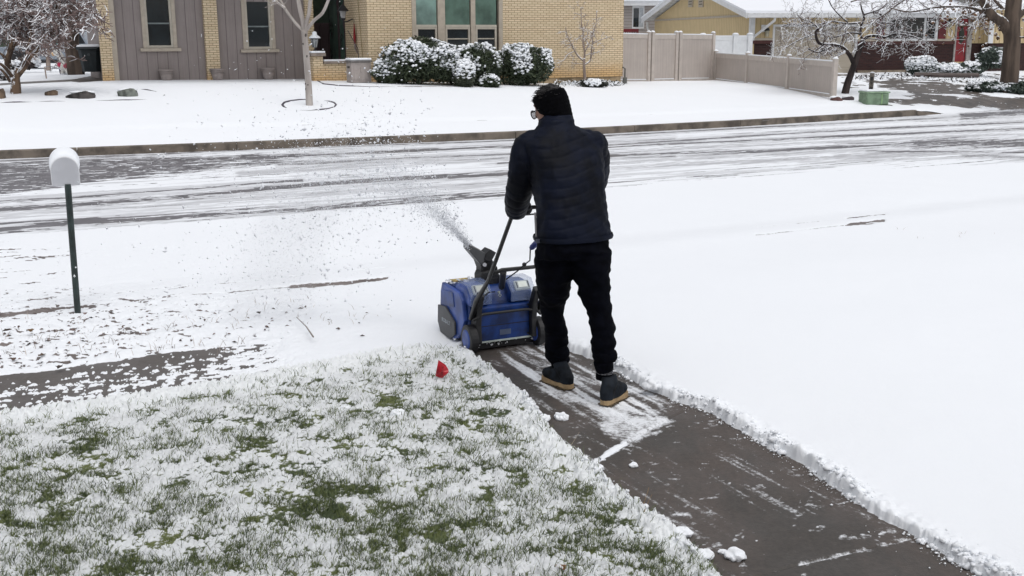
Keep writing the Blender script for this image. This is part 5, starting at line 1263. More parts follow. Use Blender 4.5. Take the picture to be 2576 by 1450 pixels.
q = wloc(1168, 2.35); shrub('low_shrub', 'small grey-green shrub heavy with snow in front of the middle evergreen', q, .34, .3, .42, 5000, 230, 45, sr=.05, leafc=((.03, .04, .025), (.09, .10, .06)))
q = wloc(1232, 2.35); shrub('low_shrub', 'low leafy shrub with a few snow clumps before the right evergreen', q, .36, .3, .20, 3500, 60, 46, sr=.045)
q = wloc(1492, 2.0); shrub('low_shrub', 'low dark snow-flecked shrub at the foot of the small bare tree', q, .42, .35, .13, 3500, 200, 47, sr=.05, leafc=((.012, .014, .010), (.04, .045, .03)))
# ground cover in the bed along the wall: uncountable
def groundcover(name, label, poly_px, n, seed, leafc=(.03, .035, .022), ls=.05, sn=.5, h=.12):
    r = np.random.RandomState(seed); P = [GT(a, b) for a, b in poly_px]; xy = [(p[0], p[1]) for p in P]; lo = np.min(xy, 0); hi = np.max(xy, 0)
    X = lo+(hi-lo)*r.rand(n*3, 2); X = X[inpoly(X[:, 0], X[:, 1], xy)][:n]; m_ = len(X); z = ZF(X[:, 0], X[:, 1]); base = np.stack([X[:, 0], X[:, 1], z+h*r.rand(m_)*S(.3, .6, noise2(X[:, 0]*2, X[:, 1]*2, seed))], -1)
    a = r.randn(m_, 3); a /= np.linalg.norm(a, axis=1)[:, None]; b_ = np.cross(a, r.randn(m_, 3)); b_ /= np.linalg.norm(b_, axis=1)[:, None]; s_ = ls*(.4+r.rand(m_))[:, None]
    V = np.stack([base-a*s_, base+b_*s_*.5, base+a*s_, base-b_*s_*.5], 1).reshape(-1, 3); F = np.arange(m_*4).reshape(m_, 4)
    k_ = (r.rand(m_) < sn).astype(int); o = mesh(name, V, F, mats=[mat(name+'_l', leafc, var=.3), M_snowcap], mi=k_); finish(o, label, 'ground cover', kind='stuff')
groundcover('ground_cover', 'snowy ivy and dead leaves in the bed along the brick wall', [(1378, 205), (1560, 205), (1590, 216), (1540, 221), (1440, 221), (1400, 219)], 5200, 5, ls=.05, sn=.62, h=.16)
groundcover('leaf_litter', 'snow-flecked leaves and low plants around the neighbour\'s beds', [(2130, 196), (2290, 186), (2576, 196), (2700, 200), (2700, 246), (2480, 234), (2440, 215), (2300, 202), (2140, 206)], 3200, 6, leafc=(.055, .045, .035), ls=.055, sn=.55, h=.10)
groundcover('debris', 'dark stones and bark chips along the foot of the mauve siding', [(275, 192), (780, 192), (785, 198), (280, 199)], 500, 7, leafc=(.10, .085, .08), ls=.06, sn=.15, h=.05)
# neighbour's shrubs
for px, py, rx, rz_, nl, ns, sd_, lab in ((2315, 180, .62, .38, 5000, 420, 51, 'frosted shrub against the red brick, left of the red door'), (2385, 183, .80, .26, 5000, 420, 52, 'low wide frosted shrub below the red door'), (2330, 186, .5, .2, 3000, 260, 57, 'low frosted shrub spilling over the bed edge left of the door'), (2440, 182, .55, .27, 4000, 260, 53, 'frosted shrub right of the red door'), (2490, 165, .60, .42, 3500, 260, 54, 'loose twiggy frosted shrub before the basement window'), (2475, 222, .6, .20, 3500, 200, 55, 'low dark shrub beside the wooden post'), (2560, 226, .7, .24, 4500, 300, 56, 'low snowy shrub at the right edge below the rail')):
    D_ = 41.5 if py < 200 else None
    q = at_depth(px, py+8, 41.5) if D_ else GT(px, py+10); q[2] = q[2]
    shrub('frosted_shrub', lab, q, rx, rx*.7, rz_, nl, ns, sd_, leafc=((.035, .055, .045), (.12, .15, .12)), sr=.05, group='frosted shrubs before the tan house', leaf=.06, snowtop=.4)
q0 = at_depth(2300, 188, 41); q1 = at_depth(2460, 190, 41)
mb = MB(); mb.tube([q0+[0, 0, .0], (q0+q1)/2-[0, .25, -.0], q1], .10, 6, flat=1.0); o = mb.build('bed_border', mat('bed_border', (.07, .05, .045), snow=.8)); finish(o, 'dark low border in front of the frosted shrubs', 'edging')

# ================================================================== LEFT BACKGROUND
# wheeled bin
q = at_depth(233, 187, 33.8); q[2] = max(q[2], .0)
t = thing('wheelie_bin', 'dark green wheeled bin with snow on its lid beside the brick corner', 'bin', q, .2)
M_bin = mat('bin_green', (.012, .020, .024), rough=.5, var=.1)
hB = (187-116)*33.8/2700
Rb = rotz(.2); w0, w1 = .27, .37
def ringr(w_, d, z, n=16, p=4):
    out_ = []
    for k_ in range(n):
        a = 2*math.pi*(k_+.5)/n; c_, s_ = math.cos(a), math.sin(a); f = (abs(c_)**p+abs(s_)**p)**(-1/p); out_.append((w_*c_*f, d*s_*f, z))
    return np.array(out_)
mb = MB(Rb, q); mb.loft([ringr(w0, .30, .08), ringr(w1-.01, .38, hB*.86), ringr(w1+.03, .42, hB*.87), ringr(w1+.03, .42, hB*.93)]); bd = mb.build('bin_body', M_bin, t)
mb = MB(Rb, q); mb.loft([ringr(w1+.05, .44, hB*.932), ringr(w1+.05, .44, hB*.96), ringr(w1-.05, .3, hB*1.02)]); mb.build('lid', M_bin, t)
mb = MB(Rb, q); mb.loft([ringr(w1+.03, .42, hB*.962), ringr(w1-.0, .38, hB*1.03), ringr(w1-.12, .2, hB*1.06)]); mb.build('snow_cap', M_snowcap, t, smooth=True)
for sx in (-1, 1): mb = MB(Rb, q); mb.tube([(sx*.29, .25, .11), (sx*.34, .25, .11)], .12, 14); mb.build('wheel', M_black, t)
mb = MB(Rb, q); mb.tube([(-.28, -.47, hB*.9), (.28, -.47, hB*.9)], .025, 6); mb.build('handle', M_bin, t)
mb = MB(Rb, q); mb.tube([(.0, -.375, hB*.70), (.0, -.39, hB*.70)], .045, 12); mb.build('emblem', mat('emblem', (.05, .06, .065)), bd)
# big trunk behind
T = Tree(40, 61); tr = [T.limb([(198, 203), (190, 180), (185, 140), (180, 110), (181, 85), (176, 60), (176, 30), (170, -20)], .30, .20)]
for P, r0, r1, dd in (([(180, 100), (190, 75), (200, 50), (214, 10), (220, -30)], .13, .07, .5), ([(176, 70), (160, 50), (150, 20), (140, -20)], .10, .06, -.4)): tr.append(T.limb(P, r0, r1, 0, dd))
lv = [(c, r_, dict(lvl=2, dens=2.0, L=.9, up=.0, spread=1.1, rmin=.014, wig=.35, start=.2)) for c, r_ in tr]
tt = build_tree(T, 'old_tree', 'thick knotted trunk with a snowy burl between the parked truck and the bin', tr, M_bark_g, M_twig, lv, nseg=16)
mb = MB(); c = at_depth(178, 108, 39.55); mb.ball(c, (.22, .12, .20), 12, 8, .3, 2, 3); mb.build('burl', M_bark_g, tt, smooth=True)
mb = MB(); c = at_depth(177, 98, 39.5); mb.ball(c, (.26, .16, .07), 10, 6, .3, 3, 4); mb.build('burl_snow', M_snowcap, tt, smooth=True)
# snow heap at its foot
def zf2(p): return float(ZF(np.array(p[0]), np.array(p[1])))
# ---- pickup truck
def truck(q, rz, label):
    t = thing('parked_truck', label, 'truck', q, rz); R = rotz(rz); o_ = np.array(q)
    M_car = mat('grey_blue_paint', (.20, .23, .27), rough=.25, var=.05, coat=.6); M_cg = mat_glass('car_glass', (.08, .16, .15), rough=.08)
    prof = [(-2.7, .45), (-2.75, .75), (-2.7, 1.02), (-1.2, 1.08), (-.95, 1.12), (-.35, 1.68), (1.05, 1.70), (1.35, 1.16), (2.65, 1.12), (2.72, .5), (2.2, .42), (-2.2, .42)]
    mb = MB(R, o_); n = len(prof)
    for (w_, pr) in ((.92, prof),):
        mb.prism(pr, (0, -w_, 0), (1, 0, 0), (0, 0, 1), (0, 2*w_, 0))
    bd = mb.build('body', M_car, t, bevel=.06)
    mb = MB(R, o_); mb.prism([(-.86, 1.14), (-.32, 1.62), (.30, 1.64), (.30, 1.14)], (0, -.935, 0), (1, 0, 0), (0, 0, 1), (0, .01, 0)); mb.build('side_window', M_cg, bd)
    mb = MB(R, o_); mb.prism([(.38, 1.14), (.38, 1.64), (1.0, 1.64), (1.24, 1.16)], (0, -.935, 0), (1, 0, 0), (0, 0, 1), (0, .01, 0)); mb.build('side_window', mat_glass('car_glass_dark', (.02, .025, .03)), bd)
    for x in (-1.75, 1.75):
        mb = MB(R, o_); mb.tube([(x, -.94, .40), (x, -.93, .40)], .47, 20); mb.build('wheel_arch', M_black, bd)
        for s_ in (-1, 1):
            mb = MB(R, o_); mb.tube([(x, s_*.95-(.0 if s_ > 0 else 0), .38), (x, s_*.72, .38)], .38, 20); wh = mb.build('wheel', mat('tyre', (.015, .015, .016), rough=.8), t)
            mb = MB(R, o_)
            for k_ in range(6):
                a = k_*math.pi/3; mb.tube([(x, s_*.965, .38), (x+.22*math.cos(a), s_*.965, .38+.22*math.sin(a))], .032, 5)
            mb.tube([(x, s_*.952, .38), (x, s_*.962, .38)], .07, 10); mb.build('rim', mat('alloy', (.45, .46, .48), rough=.3, metal=.6), wh)
    mb = MB(R, o_); mb.prism([(-.34, 1.70), (-.28, 1.78), (1.0, 1.80), (1.05, 1.72)], (0, -.86, 0), (1, 0, 0), (0, 0, 1), (0, 1.72, 0)); mb.build('snow_cap', M_snowcap, t, bevel=.03)
    mb = MB(R, o_); mb.box((-2.0, -.95, .30), (1.5, -.90, .42)); mb.build('step', M_black, t)
    mb = MB(R, o_); mb.box((-.95, -1.05, 1.12), (-.82, -.95, 1.28)); mb.build('mirror', M_car, t, bevel=.02)
    mb = MB(R, o_); mb.box((-2.77, -.8, .70), (-2.72, -.55, .85)); mb.build('headlight', M_frame, t)
qt = at_depth(166, 174, 49); truck(qt, .10, 'grey-blue pickup truck with snowy roof parked behind the knotted trunk')
qt2 = at_depth(-60, 150, 62); truck(qt2, .1, 'pale parked vehicle at the far left edge behind the snowy tree') if 0 else None
# inflatable lawn figure (white pony with a red scarf)
q = at_depth(160, 187, 38.5)
t = thing('inflatable_pony', 'white inflatable pony with orange muzzle and red harness, by the knotted trunk', 'lawn decoration', q, 0)
k_ = 38.5/2700
mb = MB(None, q)
mb.ball((.08, 0, .32), (.20, .16, .24), 14, 10); mb.tube([(.05, 0, .4), (-.02, 0, .62), (-.12, 0, .75)], [.15, .11, .12], 12); mb.ball((-.17, 0, .76), (.18, .10, .11), 14, 10)
for x in (-.02, .18):
    for y in (-.08, .08): mb.tube([(x, y, .25), (x, y, .02)], [.07, .055], 8)
M_inf = mat('inflatable_white', (.72, .70, .66), rough=.4)
remeshed('pony_body', mb, .02, M_inf, t, 4)
mb = MB(None, q); mb.ball((-.30, 0, .73), (.075, .085, .08), 12, 8); mb.build('muzzle', mat('inflatable_orange', (.62, .40, .22), rough=.4), t, smooth=True)
mb = MB(None, q); mb.tube([(-.06, 0, .84), (.0, 0, .95), (.05, 0, 1.02)], [.04, .03, .008], 8); mb.build('ear', M_inf, t, smooth=True)
mb = MB(None, q); mb.tube([(-.05, 0, .42), (-.06, 0, .30), (-.02, 0, .2)], [.15, .13, .10], 12); mb.ball((.16, -.1, .30), (.1, .1, .1), 10, 8); mb.build('harness', mat('inflatable_red', (.45, .012, .06), rough=.4), t, smooth=True)
mb = MB(None, q); mb.tube([(-.09, -.05, .4), (-.07, -.05, .02)], [.06, .05], 8); mb.build('leg_band', mat('inflatable_blue', (.02, .025, .09)), t)
# snow bank at the trunk's foot
q = at_depth(186, 192, 38.9); o = MB(); o.ball(q+[-.05, 0, .0], (.42, .3, .38), 16, 10, .3, 2, 4); o.ball(q+[.6, 0, -.1], (.45, .3, .2), 16, 10, .3, 2, 5); o = o.build('snow_heap', M_snowcap, smooth=True); finish(o, 'mound of snow at the foot of the knotted trunk', 'snow pile')
# small street sapling and stake
T = Tree(44, 71); tr = [T.limb([(122, 178), (121, 155), (120, 140)], .10, .07)]
for P, r0, r1, dd in (([(120, 148), (108, 128), (96, 108)], .05, .03, .2), ([(120, 148), (130, 125), (150, 112)], .05, .03, -.2), ([(120, 145), (122, 115), (126, 90)], .05, .03, .2)): tr.append(T.limb(P, r0, r1, 0, dd))
lv = [(c, r_, dict(lvl=2, dens=6.0, L=.7, up=.1, spread=1.1, rmin=.014, wig=.4, start=.0)) for c, r_ in tr[1:]]
build_tree(T, 'young_tree', 'young round-headed snowy tree in front of the grey-blue truck', tr, M_twig_p, M_twig_p, lv, nseg=7)
q = at_depth(117, 198, 31); mb = MB(); mb.tube([q, q+[-.02, 0, .34]], .02, 5); o = mb.build('garden_stake', M_twig_p); finish(o, 'thin stake standing in the snow right of the multi-stemmed tree', 'stake')
for px, py, lab, sd_ in ((72, 170, 'snow-capped round shrub left of the truck wheel', 81), (8, 196, 'low snow-covered shrub at the far left edge', 82)):
    q = at_depth(px, py+3, 42 if sd_ == 81 else 33); shrub('snowy_shrub', lab, q, .45, .4, .28, 1500, 150, sd_, leafc=((.06, .045, .04), (.13, .10, .09)), sr=.09, snowtop=.6, group='snowy shrubs at the left')
# far house with snowy roof and the trees that close the view
Wf = Wall(at_depth(218, 75, 75)[:2], .1)
t = thing('far_house', 'distant dark-walled house with a white snowy roof at the left', 'house', (Wf.p[0], Wf.p[1], 0), .1)
zt, zr = Wf.at(240, 70)[1], Wf.at(240, 35)[1]; x0, x1 = Wf.at(222, 70)[0], Wf.at(330, 70)[0]
mb = MB(); hb(mb, x0, x1, 0, 8, -1, zt, Wf); mb.build('wall', mat('far_wall', (.09, .08, .08)), t)
p = [Wf.p+Wf.d*(x0-.3)+Wf.n*.5, Wf.p+Wf.d*(x1)+Wf.n*.5]
slab2(p[0]+[0, 0, zt], p[1]+[0, 0, zt], p[1]-Wf.n*6+[0, 0, zr+.3], p[0]-Wf.n*6+Wf.d*.3+[0, 0, zr-.1], .2, M_snowroof, 'roof', t)
def bgtree(px, D, top, label, seed, group='snowy trees behind the left yard', spread=60, base=180, dens=1.5, L=2.0):
    T = Tree(D, seed); r = random.Random(seed); tr = [T.limb([(px, base), (px+r.uniform(-6, 6), base*.6), (px+r.uniform(-10, 10), top)], .22, .10)]
    for k_ in range(7):
        y0 = r.uniform(base*.25, base*.75); x1 = px+r.uniform(-spread, spread); tr.append(T.limb([(px, y0), ((px+x1)/2, y0-20), (x1, y0-r.uniform(10, 60))], .13, .05, 0, r.uniform(-2, 2)))
    lv = [(c, r_, dict(lvl=2, dens=dens, L=L, up=.1, spread=1.1, rmin=.035, wig=.35, start=.1)) for c, r_ in tr]
    build_tree(T, 'background_tree', label, tr, M_bark_g, M_twig_b, lv, nseg=6, group=group)
M_twig_b = mat_bark('twig_far', (.20, .155, .15), (.13, .10, .098), snow=.15, sv=3)
for i, (px, D, top, lab) in enumerate(((10, 66, -30, 'snowy background tree at the far left edge'), (75, 70, -50, 'snowy background tree above the truck\'s front'), (140, 64, -50, 'snowy background tree behind the thick knotted trunk'), (205, 72, -40, 'snowy background tree between the knotted trunk and the far house'), (240, 90, -40, 'snowy background tree over the far white roof'))): bgtree(px, D, top, lab, 90+i)
def thicket(name, label, x0, x1, D, z0, z1, n, seed):
    r = random.Random(seed); mb = MB(); a, b_ = at_depth(x0, 100, D), at_depth(x1, 100, D)
    for i in range(n):
        f = r.random(); p = a+(b_-a)*f+np.array([0, r.uniform(-3, 3), 0]); p[2] = z0+(z1-z0)*r.random()**1.2; d = np.array([r.gauss(0, 1), r.gauss(0, 1), r.gauss(.3, .8)]); d /= np.linalg.norm(d); l = r.uniform(.5, 1.6)
        q = p+d*l*.5+np.array([r.gauss(0, .1), 0, r.gauss(0, .1)]); mb.tube([p, q, q+d*l*.5+np.array([r.gauss(0, .2), r.gauss(0, .2), r.gauss(0, .2)])], [.05, .04, .02], 3, cap=False)
    o = mb.build(name, M_twig_b); finish(o, label, 'woodland', kind='stuff')
thicket('far_woodland', 'brown snow-dusted woodland closing the view at the left', -200, 300, 84, -.5, 9, 9000, 5)
q = at_depth(0, 120, 80); mb = MB()
for i in range(9): mb.ball(at_depth(-160+i*52, 120, 92)+[0, 0, 1.0+.8*math.sin(i*2.1)], (3.2, 2, 3.4), 14, 10, .4, 2, i)
o = mb.build('far_hedge', mat('far_hedge', (.085, .068, .066), rough=.95, var=.4, vs=1.2, snow=.75), smooth=True); finish(o, 'dark mass of distant hedge behind the left yard', 'hedge', kind='stuff')
q = at_depth(2, 150, 58); mb = MB(); mb.ball(q+[0, 0, .9], (.9, .9, 1.9), 12, 9, .4, 2, 3); o = mb.build('conifer', mat('conifer', (.03, .045, .025), var=.4, vs=3, snow=.8)); finish(o, 'dark green conifer behind the snowy tree at the left edge', 'tree')
# ================================================================== NEAR OBJECTS
# ---- mailbox on a post
mbq = Gz(196, 796, -.06); Dm = float(mbq[1])
t = thing('mailbox', 'white round-topped mailbox on a dark green metal post at the street edge', 'mailbox', mbq, 0)
top = Gy(171, 470, Dm-.02)
mb = MB(); mb.tube([mbq+[0, 0, -.05], top+[0, 0, .02]], .0235, 14); mb.build('post', mat('post_green', (.020, .034, .032), rough=.5, var=.25, vs=12), t, smooth=False)
bl, br_ = Gy(133, 469, Dm-.02), Gy(201, 466, Dm-.02)
wM = float(np.linalg.norm(br_-bl)); cx = (bl+br_)/2; hM = float(Gy(170, 393, Dm)[2]-cx[2])
ax = np.array([.927, .375, 0]); back = np.array([-.375, .927, 0]); wM *= .98
def dprof(w_, h, n=18):
    P = [(-w_/2, 0), (-w_/2, h-w_/2)]
    for k_ in range(1, n): a = math.pi-math.pi*k_/n; P.append((w_/2*math.cos(a), h-w_/2+w_/2*math.sin(a)))
    P += [(w_/2, h-w_/2), (w_/2, 0)]; return P
M_mb = mat('mailbox_white', (.74, .75, .77), rough=.35, var=.04); M_mbd = mat('mailbox_grey', (.50, .51, .545), rough=.4, var=.04)
mb = MB(); mb.prism(dprof(wM, hM), cx, ax, (0, 0, 1), back*.46); mb.build('box', M_mb, t, bevel=.006)
mb = MB(); mb.prism(dprof(wM*.94, hM*.97), cx-back*.014, ax, (0, 0, 1), back*.012); mb.build('door', M_mbd, t, bevel=.003)
mb = MB(); rr = []
for yy, k_, dz_ in ((.004, .99, .0), (.02, 1.05, .018), (.05, 1.08, .034), (.25, 1.10, .046), (.42, 1.07, .034), (.455, .98, .0)):
    pr = dprof(wM*k_, hM+dz_, 18)[1:-1]; inner = [(x*.97, y-.012) for x, y in pr][::-1]
    rr.append([cx+ax*a+np.array([0, 0, b_])+back*yy for a, b_ in pr+inner])
mb.loft(rr); mb.build('snow_cap', M_snowcap, t, smooth=True)

# ---- red marking flag
fq = Gz(1150, 965, .0)
t = thing('marker_flag', 'small red plastic marking flag leaning in the snowy lawn edge', 'flag', fq, 0)
Yf = float(fq[1])
tipw = Gy(1131, 937, Yf+.01)
mb = MB(); mb.tube([fq+[0, 0, -.02], Gy(1142, 950, Yf+.005), tipw, Gy(1127, 935, Yf)], .0016, 5); mb.build('wire', mat('wire', (.25, .25, .26), metal=.6, rough=.4), t)
A_ = [(1103, 906), (1121, 918.5), (1128, 930), (1129, 937), (1121, 944), (1113, 951.5), (1106, 951), (1096, 947), (1096.5, 940), (1099, 926)]
V = [Gy(a, b_, Yf+.01+.012*math.sin(i*1.3)) for i, (a, b_) in enumerate(A_)]; c_ = np.mean(V, 0)+[0, -.008, 0]
n_ = len(V); V2 = V+[c_]; back_ = [v+np.array([0, .0012, 0]) for v in V2]
F = [(i, (i+1) % n_, n_) for i in range(n_)]+[((i+1) % n_+n_+1, i+n_+1, 2*n_+1) for i in range(n_)]
fl = mesh('flag', np.array(V2+back_), F, mat('flag_red', (.48, .008, .022), rough=.35, var=.12, vs=20), t)
def text_mesh(name, s_, size, origin, ax, ay, m_, parent, off=.001, extr=0.0006):
    cu = bpy.data.curves.new('txt', 'FONT'); cu.body = s_; cu.size = size; cu.extrude = extr; cu.resolution_u = 3; cu.align_x = 'CENTER'; cu.align_y = 'CENTER'
    o = bpy.data.objects.new('txt', cu); COL.objects.link(o); dg = bpy.context.evaluated_depsgraph_get(); me = bpy.data.meshes.new_from_object(o.evaluated_get(dg))
    V = np.array([v.co[:] for v in me.vertices]); F = [tuple(p.vertices) for p in me.polygons]; bpy.data.objects.remove(o); bpy.data.curves.remove(cu)
    ax = np.array(ax, float); ax /= np.linalg.norm(ax); ay = np.array(ay, float); ay -= ax*(ay@ax); ay /= np.linalg.norm(ay); nn = np.cross(ax, ay)
    return mesh(name, np.array(origin)+V[:, 0:1]*ax+V[:, 1:2]*ay+V[:, 2:3]*nn+nn*off, F, m_, parent)
M_ftx = mat('flag_ink', (.10, .004, .01), rough=.5)
text_mesh('lettering', 'BURIED', .017, Gy(1113, 934, Yf-.006), Gy(1111, 950, Yf-.006)-Gy(1115, 918, Yf-.006), (-1, 0, .0), M_ftx, fl, off=-.002)
text_mesh('lettering', 'CAUTION', .010, Gy(1102, 932, Yf-.004), Gy(1100, 946, Yf)-Gy(1104, 918, Yf), (-1, 0, .0), M_ftx, fl, off=-.002)

# ---- snow clumps lying on the cleared walk
def clump(px, py, r_, label, seed, z=0.0, flat=.75):
    q = Gz(px, py, z+r_*.4); mb = MB(None, q); mb.ball((0, 0, 0), (r_*1.25, r_, r_*flat), 22, 14, .45, 2.2, seed); 
    for k_ in range(7): a = k_*1.9+seed; mb.ball((r_*1.0*math.cos(a), r_*.8*math.sin(a), -r_*.15), (r_*.45,)*3, 10, 7, .4, 2, seed+k_)
    remesh_ = remeshed('snow_clump', mb, max(.003, r_*.10), M_snow, None, 1); return finish(remesh_, label, 'snow clump', 'snow clumps on the cleared walk')
for i, (px, py, r_, lab) in enumerate(((1850, 1396, .030, 'largest white snow clump on the dark walk near the lawn edge'), (1775, 1394, .026, 'snow clump resting on the lawn edge left of the largest clump'), (1818, 1388, .013, 'small snow clump between the two larger ones near the lawn'), (1594, 1170, .016, 'round snow clump alone on the upper dark slab'), (1412, 1048, .030, 'snow clump fallen onto the walk beside the lawn point'), (1368, 1052, .026, 'snow clump on the lawn edge beside the walk, left of its neighbour'), (1716, 1340, .030, 'flat pointed snow slab sliding off the lawn edge'), (1640, 968, .042, 'tall snow clump in the berm right of the boots'), (865, 1030, .026, 'snow clump in the grass of the upper lawn'), (1000, 1040, .030, 'snow clump in the grass below the red flag'), (1505, 1178, .02, 'snow clump where the slab joint meets the lawn'))):
    clump(px, py, r_, lab, 20+i, z=.012 if px in (865, 1000, 1775, 1368) else (.04 if px == 1640 else 0))
# ---- fallen leaves and twigs
def leaf(px, py, s_, c, label, seed, z=.03):
    q = Gz(px, py, z); r = random.Random(seed); R = rotz(r.uniform(0, 6)); V = []; n = 9
    P = [(0, -1), (.5, -.7), (.55, -.1), (.85, .2), (.4, .45), (.1, 1), (-.3, .5), (-.8, .3), (-.5, -.2), (-.45, -.8)]
    top_ = [(a*s_*.7, b_*s_, .35*s_*abs(a)+r.uniform(0, .15)*s_) for a, b_ in P]; V = [(0, 0, 0)]+top_+[(0, 0, -.0015)]+[(a, b_, c_-.0015) for a, b_, c_ in top_]
    m_ = len(P); F = [(0, 1+i, 1+(i+1) % m_) for i in range(m_)]+[(m_+1, m_+2+(i+1) % m_, m_+2+i) for i in range(m_)]
    mb = MB(R, q); mb.add(V, F); o = mb.build('fallen_leaf', mat('leaf_'+str(seed), c, rough=.8, var=.3, vs=20)); finish(o, label, 'leaf', 'fallen leaves in the snow')
for i, (px, py, s_, c, lab) in enumerate(((77, 833, .045, (.16, .09, .03), 'ochre-brown leaf in the snow strip left of the mailbox post'), (18, 832, .035, (.09, .055, .04), 'dark brown leaf at the left edge level with the mailbox foot'), (106, 894, .03, (.09, .06, .04), 'brown leaf in the snow just above the left pavement'), (215, 790, .032, (.28, .19, .17), 'pinkish curled leaf right of the mailbox post'), (228, 800, .02, (.05, .035, .035), 'dark leaf at the right of the mailbox foot'), (183, 832, .028, (.20, .13, .12), 'pinkish leaf halfway between mailbox and pavement'), (375, 832, .028, (.15, .10, .09), 'brown leaf in the snow right of the mailbox'), (650, 788, .034, (.05, .035, .03), 'dark leaf lying alone near the kerb gap'), (640, 847, .018, (.06, .05, .05), 'small dark leaf halfway along the snow strip'), (1882, 1392, 0.0, (.1, .1, .1), ''), (150, 925, .04, (.06, .04, .03), 'dark leaf on the pavement edge'), (890, 1425, .0, (.1, .1, .1), ''), (1412, 1430, .03, (.22, .09, .03), 'rust-orange leaf in the lawn at the bottom'), (35, 905, .03, (.10, .06, .045), 'brown leaf at the left edge above the pavement'))):
    if s_ > 0: leaf(px, py, s_, c, lab, 300+i, z=.02 if px < 700 else .03)
def twig(pxs, r_, label, c=(.16, .11, .07), z=.02):
    mb = MB(); P = [Gz(a, b_, z)+[0, 0, h] for a, b_, h in pxs]; mb.tube(P, [r_*(1-.6*i/(len(P)-1)) for i in range(len(P))], 5); o = mb.build('twig', mat('twig_%d' % int(pxs[0][0]), c)); finish(o, label, 'twig')
twig([(788, 848, 0), (770, 825, .01), (746, 805, .02)], .006, 'bent grey twig lying in the snow between mailbox and blower', (.22, .19, .17), .05)
twig([(1610, 1292, .0), (1622, 1275, .03), (1632, 1258, .06)], .002, 'brown grass stalk leaning over the walk edge', (.22, .14, .06), .02)
twig([(1618, 1295, .0), (1630, 1280, .03), (1640, 1270, .05)], .0016, 'second thinner stalk leaning over the walk edge', (.22, .14, .06), .02)
twig([(1432, 1132, .01), (1446, 1120, .03), (1457, 1108, .045)], .0014, 'fine curled stalk with a seed head above the walk', (.35, .30, .22), .02)
# dry grass tufts in the strip
def bits():
    r = np.random.RandomState(29); mb = MB(); n = 0
    while n < 150:
        a, b_ = r.uniform(-30, 1000)*r.rand()**.4, r.uniform(775, 925); q = Gz(a, b_, 0)
        if q[1]-ynear(q[0]) > -.1 or float(sdpoly(np.array(q[0]), np.array(q[1]), SIDE)) < .02 or float(sdpoly(np.array(q[0]), np.array(q[1]), LAWN)) < .05: continue
        q[2] = float(z_snow(np.array([q[0]]), np.array([q[1]]))[0][0])+.003; s_ = r.uniform(.006, .016); an = r.uniform(0, 6.28); d = np.array([math.cos(an), math.sin(an), .1])*s_*1.6; e = np.array([-math.sin(an), math.cos(an), r.uniform(-.4, .4)])*s_*.6
        mb.add([q-d, q-e+[0, 0, .003], q+d, q+e+[0, 0, .006], q+[0, 0, .012*s_/.016]], [(0, 1, 4), (1, 2, 4), (2, 3, 4), (3, 0, 4), (0, 3, 2, 1)]); n += 1
    o = mb.build('leaf_bits', mat('leaf_bits', (.11, .07, .055), var=.5, vs=40)); finish(o, 'small dead leaf fragments scattered over the snowy verge', 'leaf litter', kind='stuff')
bits()
def tufts():
    r = np.random.RandomState(9); V = []; F = []
    px = np.concatenate([r.uniform(-20, 620, 70), r.uniform(560, 1000, 34), r.uniform(2230, 2560, 7)]); py = np.concatenate([r.uniform(790, 905, 70), r.uniform(745, 830, 34), r.uniform(575, 625, 7)])
    for a, b_ in zip(px, py):
        q = Gz(a, b_, 0); v = q[1]-ynear(q[0])
        if v > -.1: continue
        q[2] = float(zbase(np.array(q[0]), np.array(q[1])))+.02
        for k_ in range(r.randint(1, 4)):
            L_ = r.uniform(.02, .09); az = r.uniform(0, 6.28); ln = r.uniform(.3, 1.3); w_ = .0015; e = q+r.randn(3)*[.02, .02, 0]; m_ = e+np.array([math.cos(az)*ln*L_*.4, math.sin(az)*ln*L_*.4, L_*.6]); tip = e+np.array([math.cos(az)*ln*L_, math.sin(az)*ln*L_, L_*.85])
            i0 = len(V); V += [e-[w_, 0, 0], e+[w_, 0, 0], m_+[w_, 0, 0], m_-[w_, 0, 0], tip]; F += [(i0, i0+1, i0+2), (i0, i0+2, i0+3), (i0+3, i0+2, i0+4)]
    o = mesh('dry_grass', np.array(V), F, mat('dry_grass', (.42, .36, .32), var=.3)); finish(o, 'dry grass stalks sticking out of the snowy verge around the mailbox', 'grass', kind='stuff')
tufts()

# ================================================================== SNOW BLOWER
wl, wr_ = Gz(1183, 889, 0), Gz(1352, 866, 0)
bc = (wl+wr_)/2; bd_ = wr_-wl; BA = math.atan2(bd_[1], bd_[0]); BW = float(np.linalg.norm(bd_[:2]))
SB = thing('snow_blower', 'blue battery snow blower with black chute throwing snow, pushed by the man', 'snow blower', bc, BA)
RBm = rotz(BA)
def bm(): return MB(RBm, bc)
M_blue = mat('blue_plastic', (.004, .036, .190), rough=.38, var=.3, vs=7, bs=.08, bscale=60); M_blue2 = mat('blue_plastic_light', (.036, .080, .31), rough=.42, var=.2, vs=7)
M_bk = mat('black_plastic', (.014, .014, .016), rough=.5, var=.25, vs=10); M_gk = mat('grey_plastic', (.060, .062, .066), rough=.5, var=.15)
M_tube = mat('black_tube', (.012, .012, .013), rough=.35)
hw = BW/2+.012      # half width of the housing
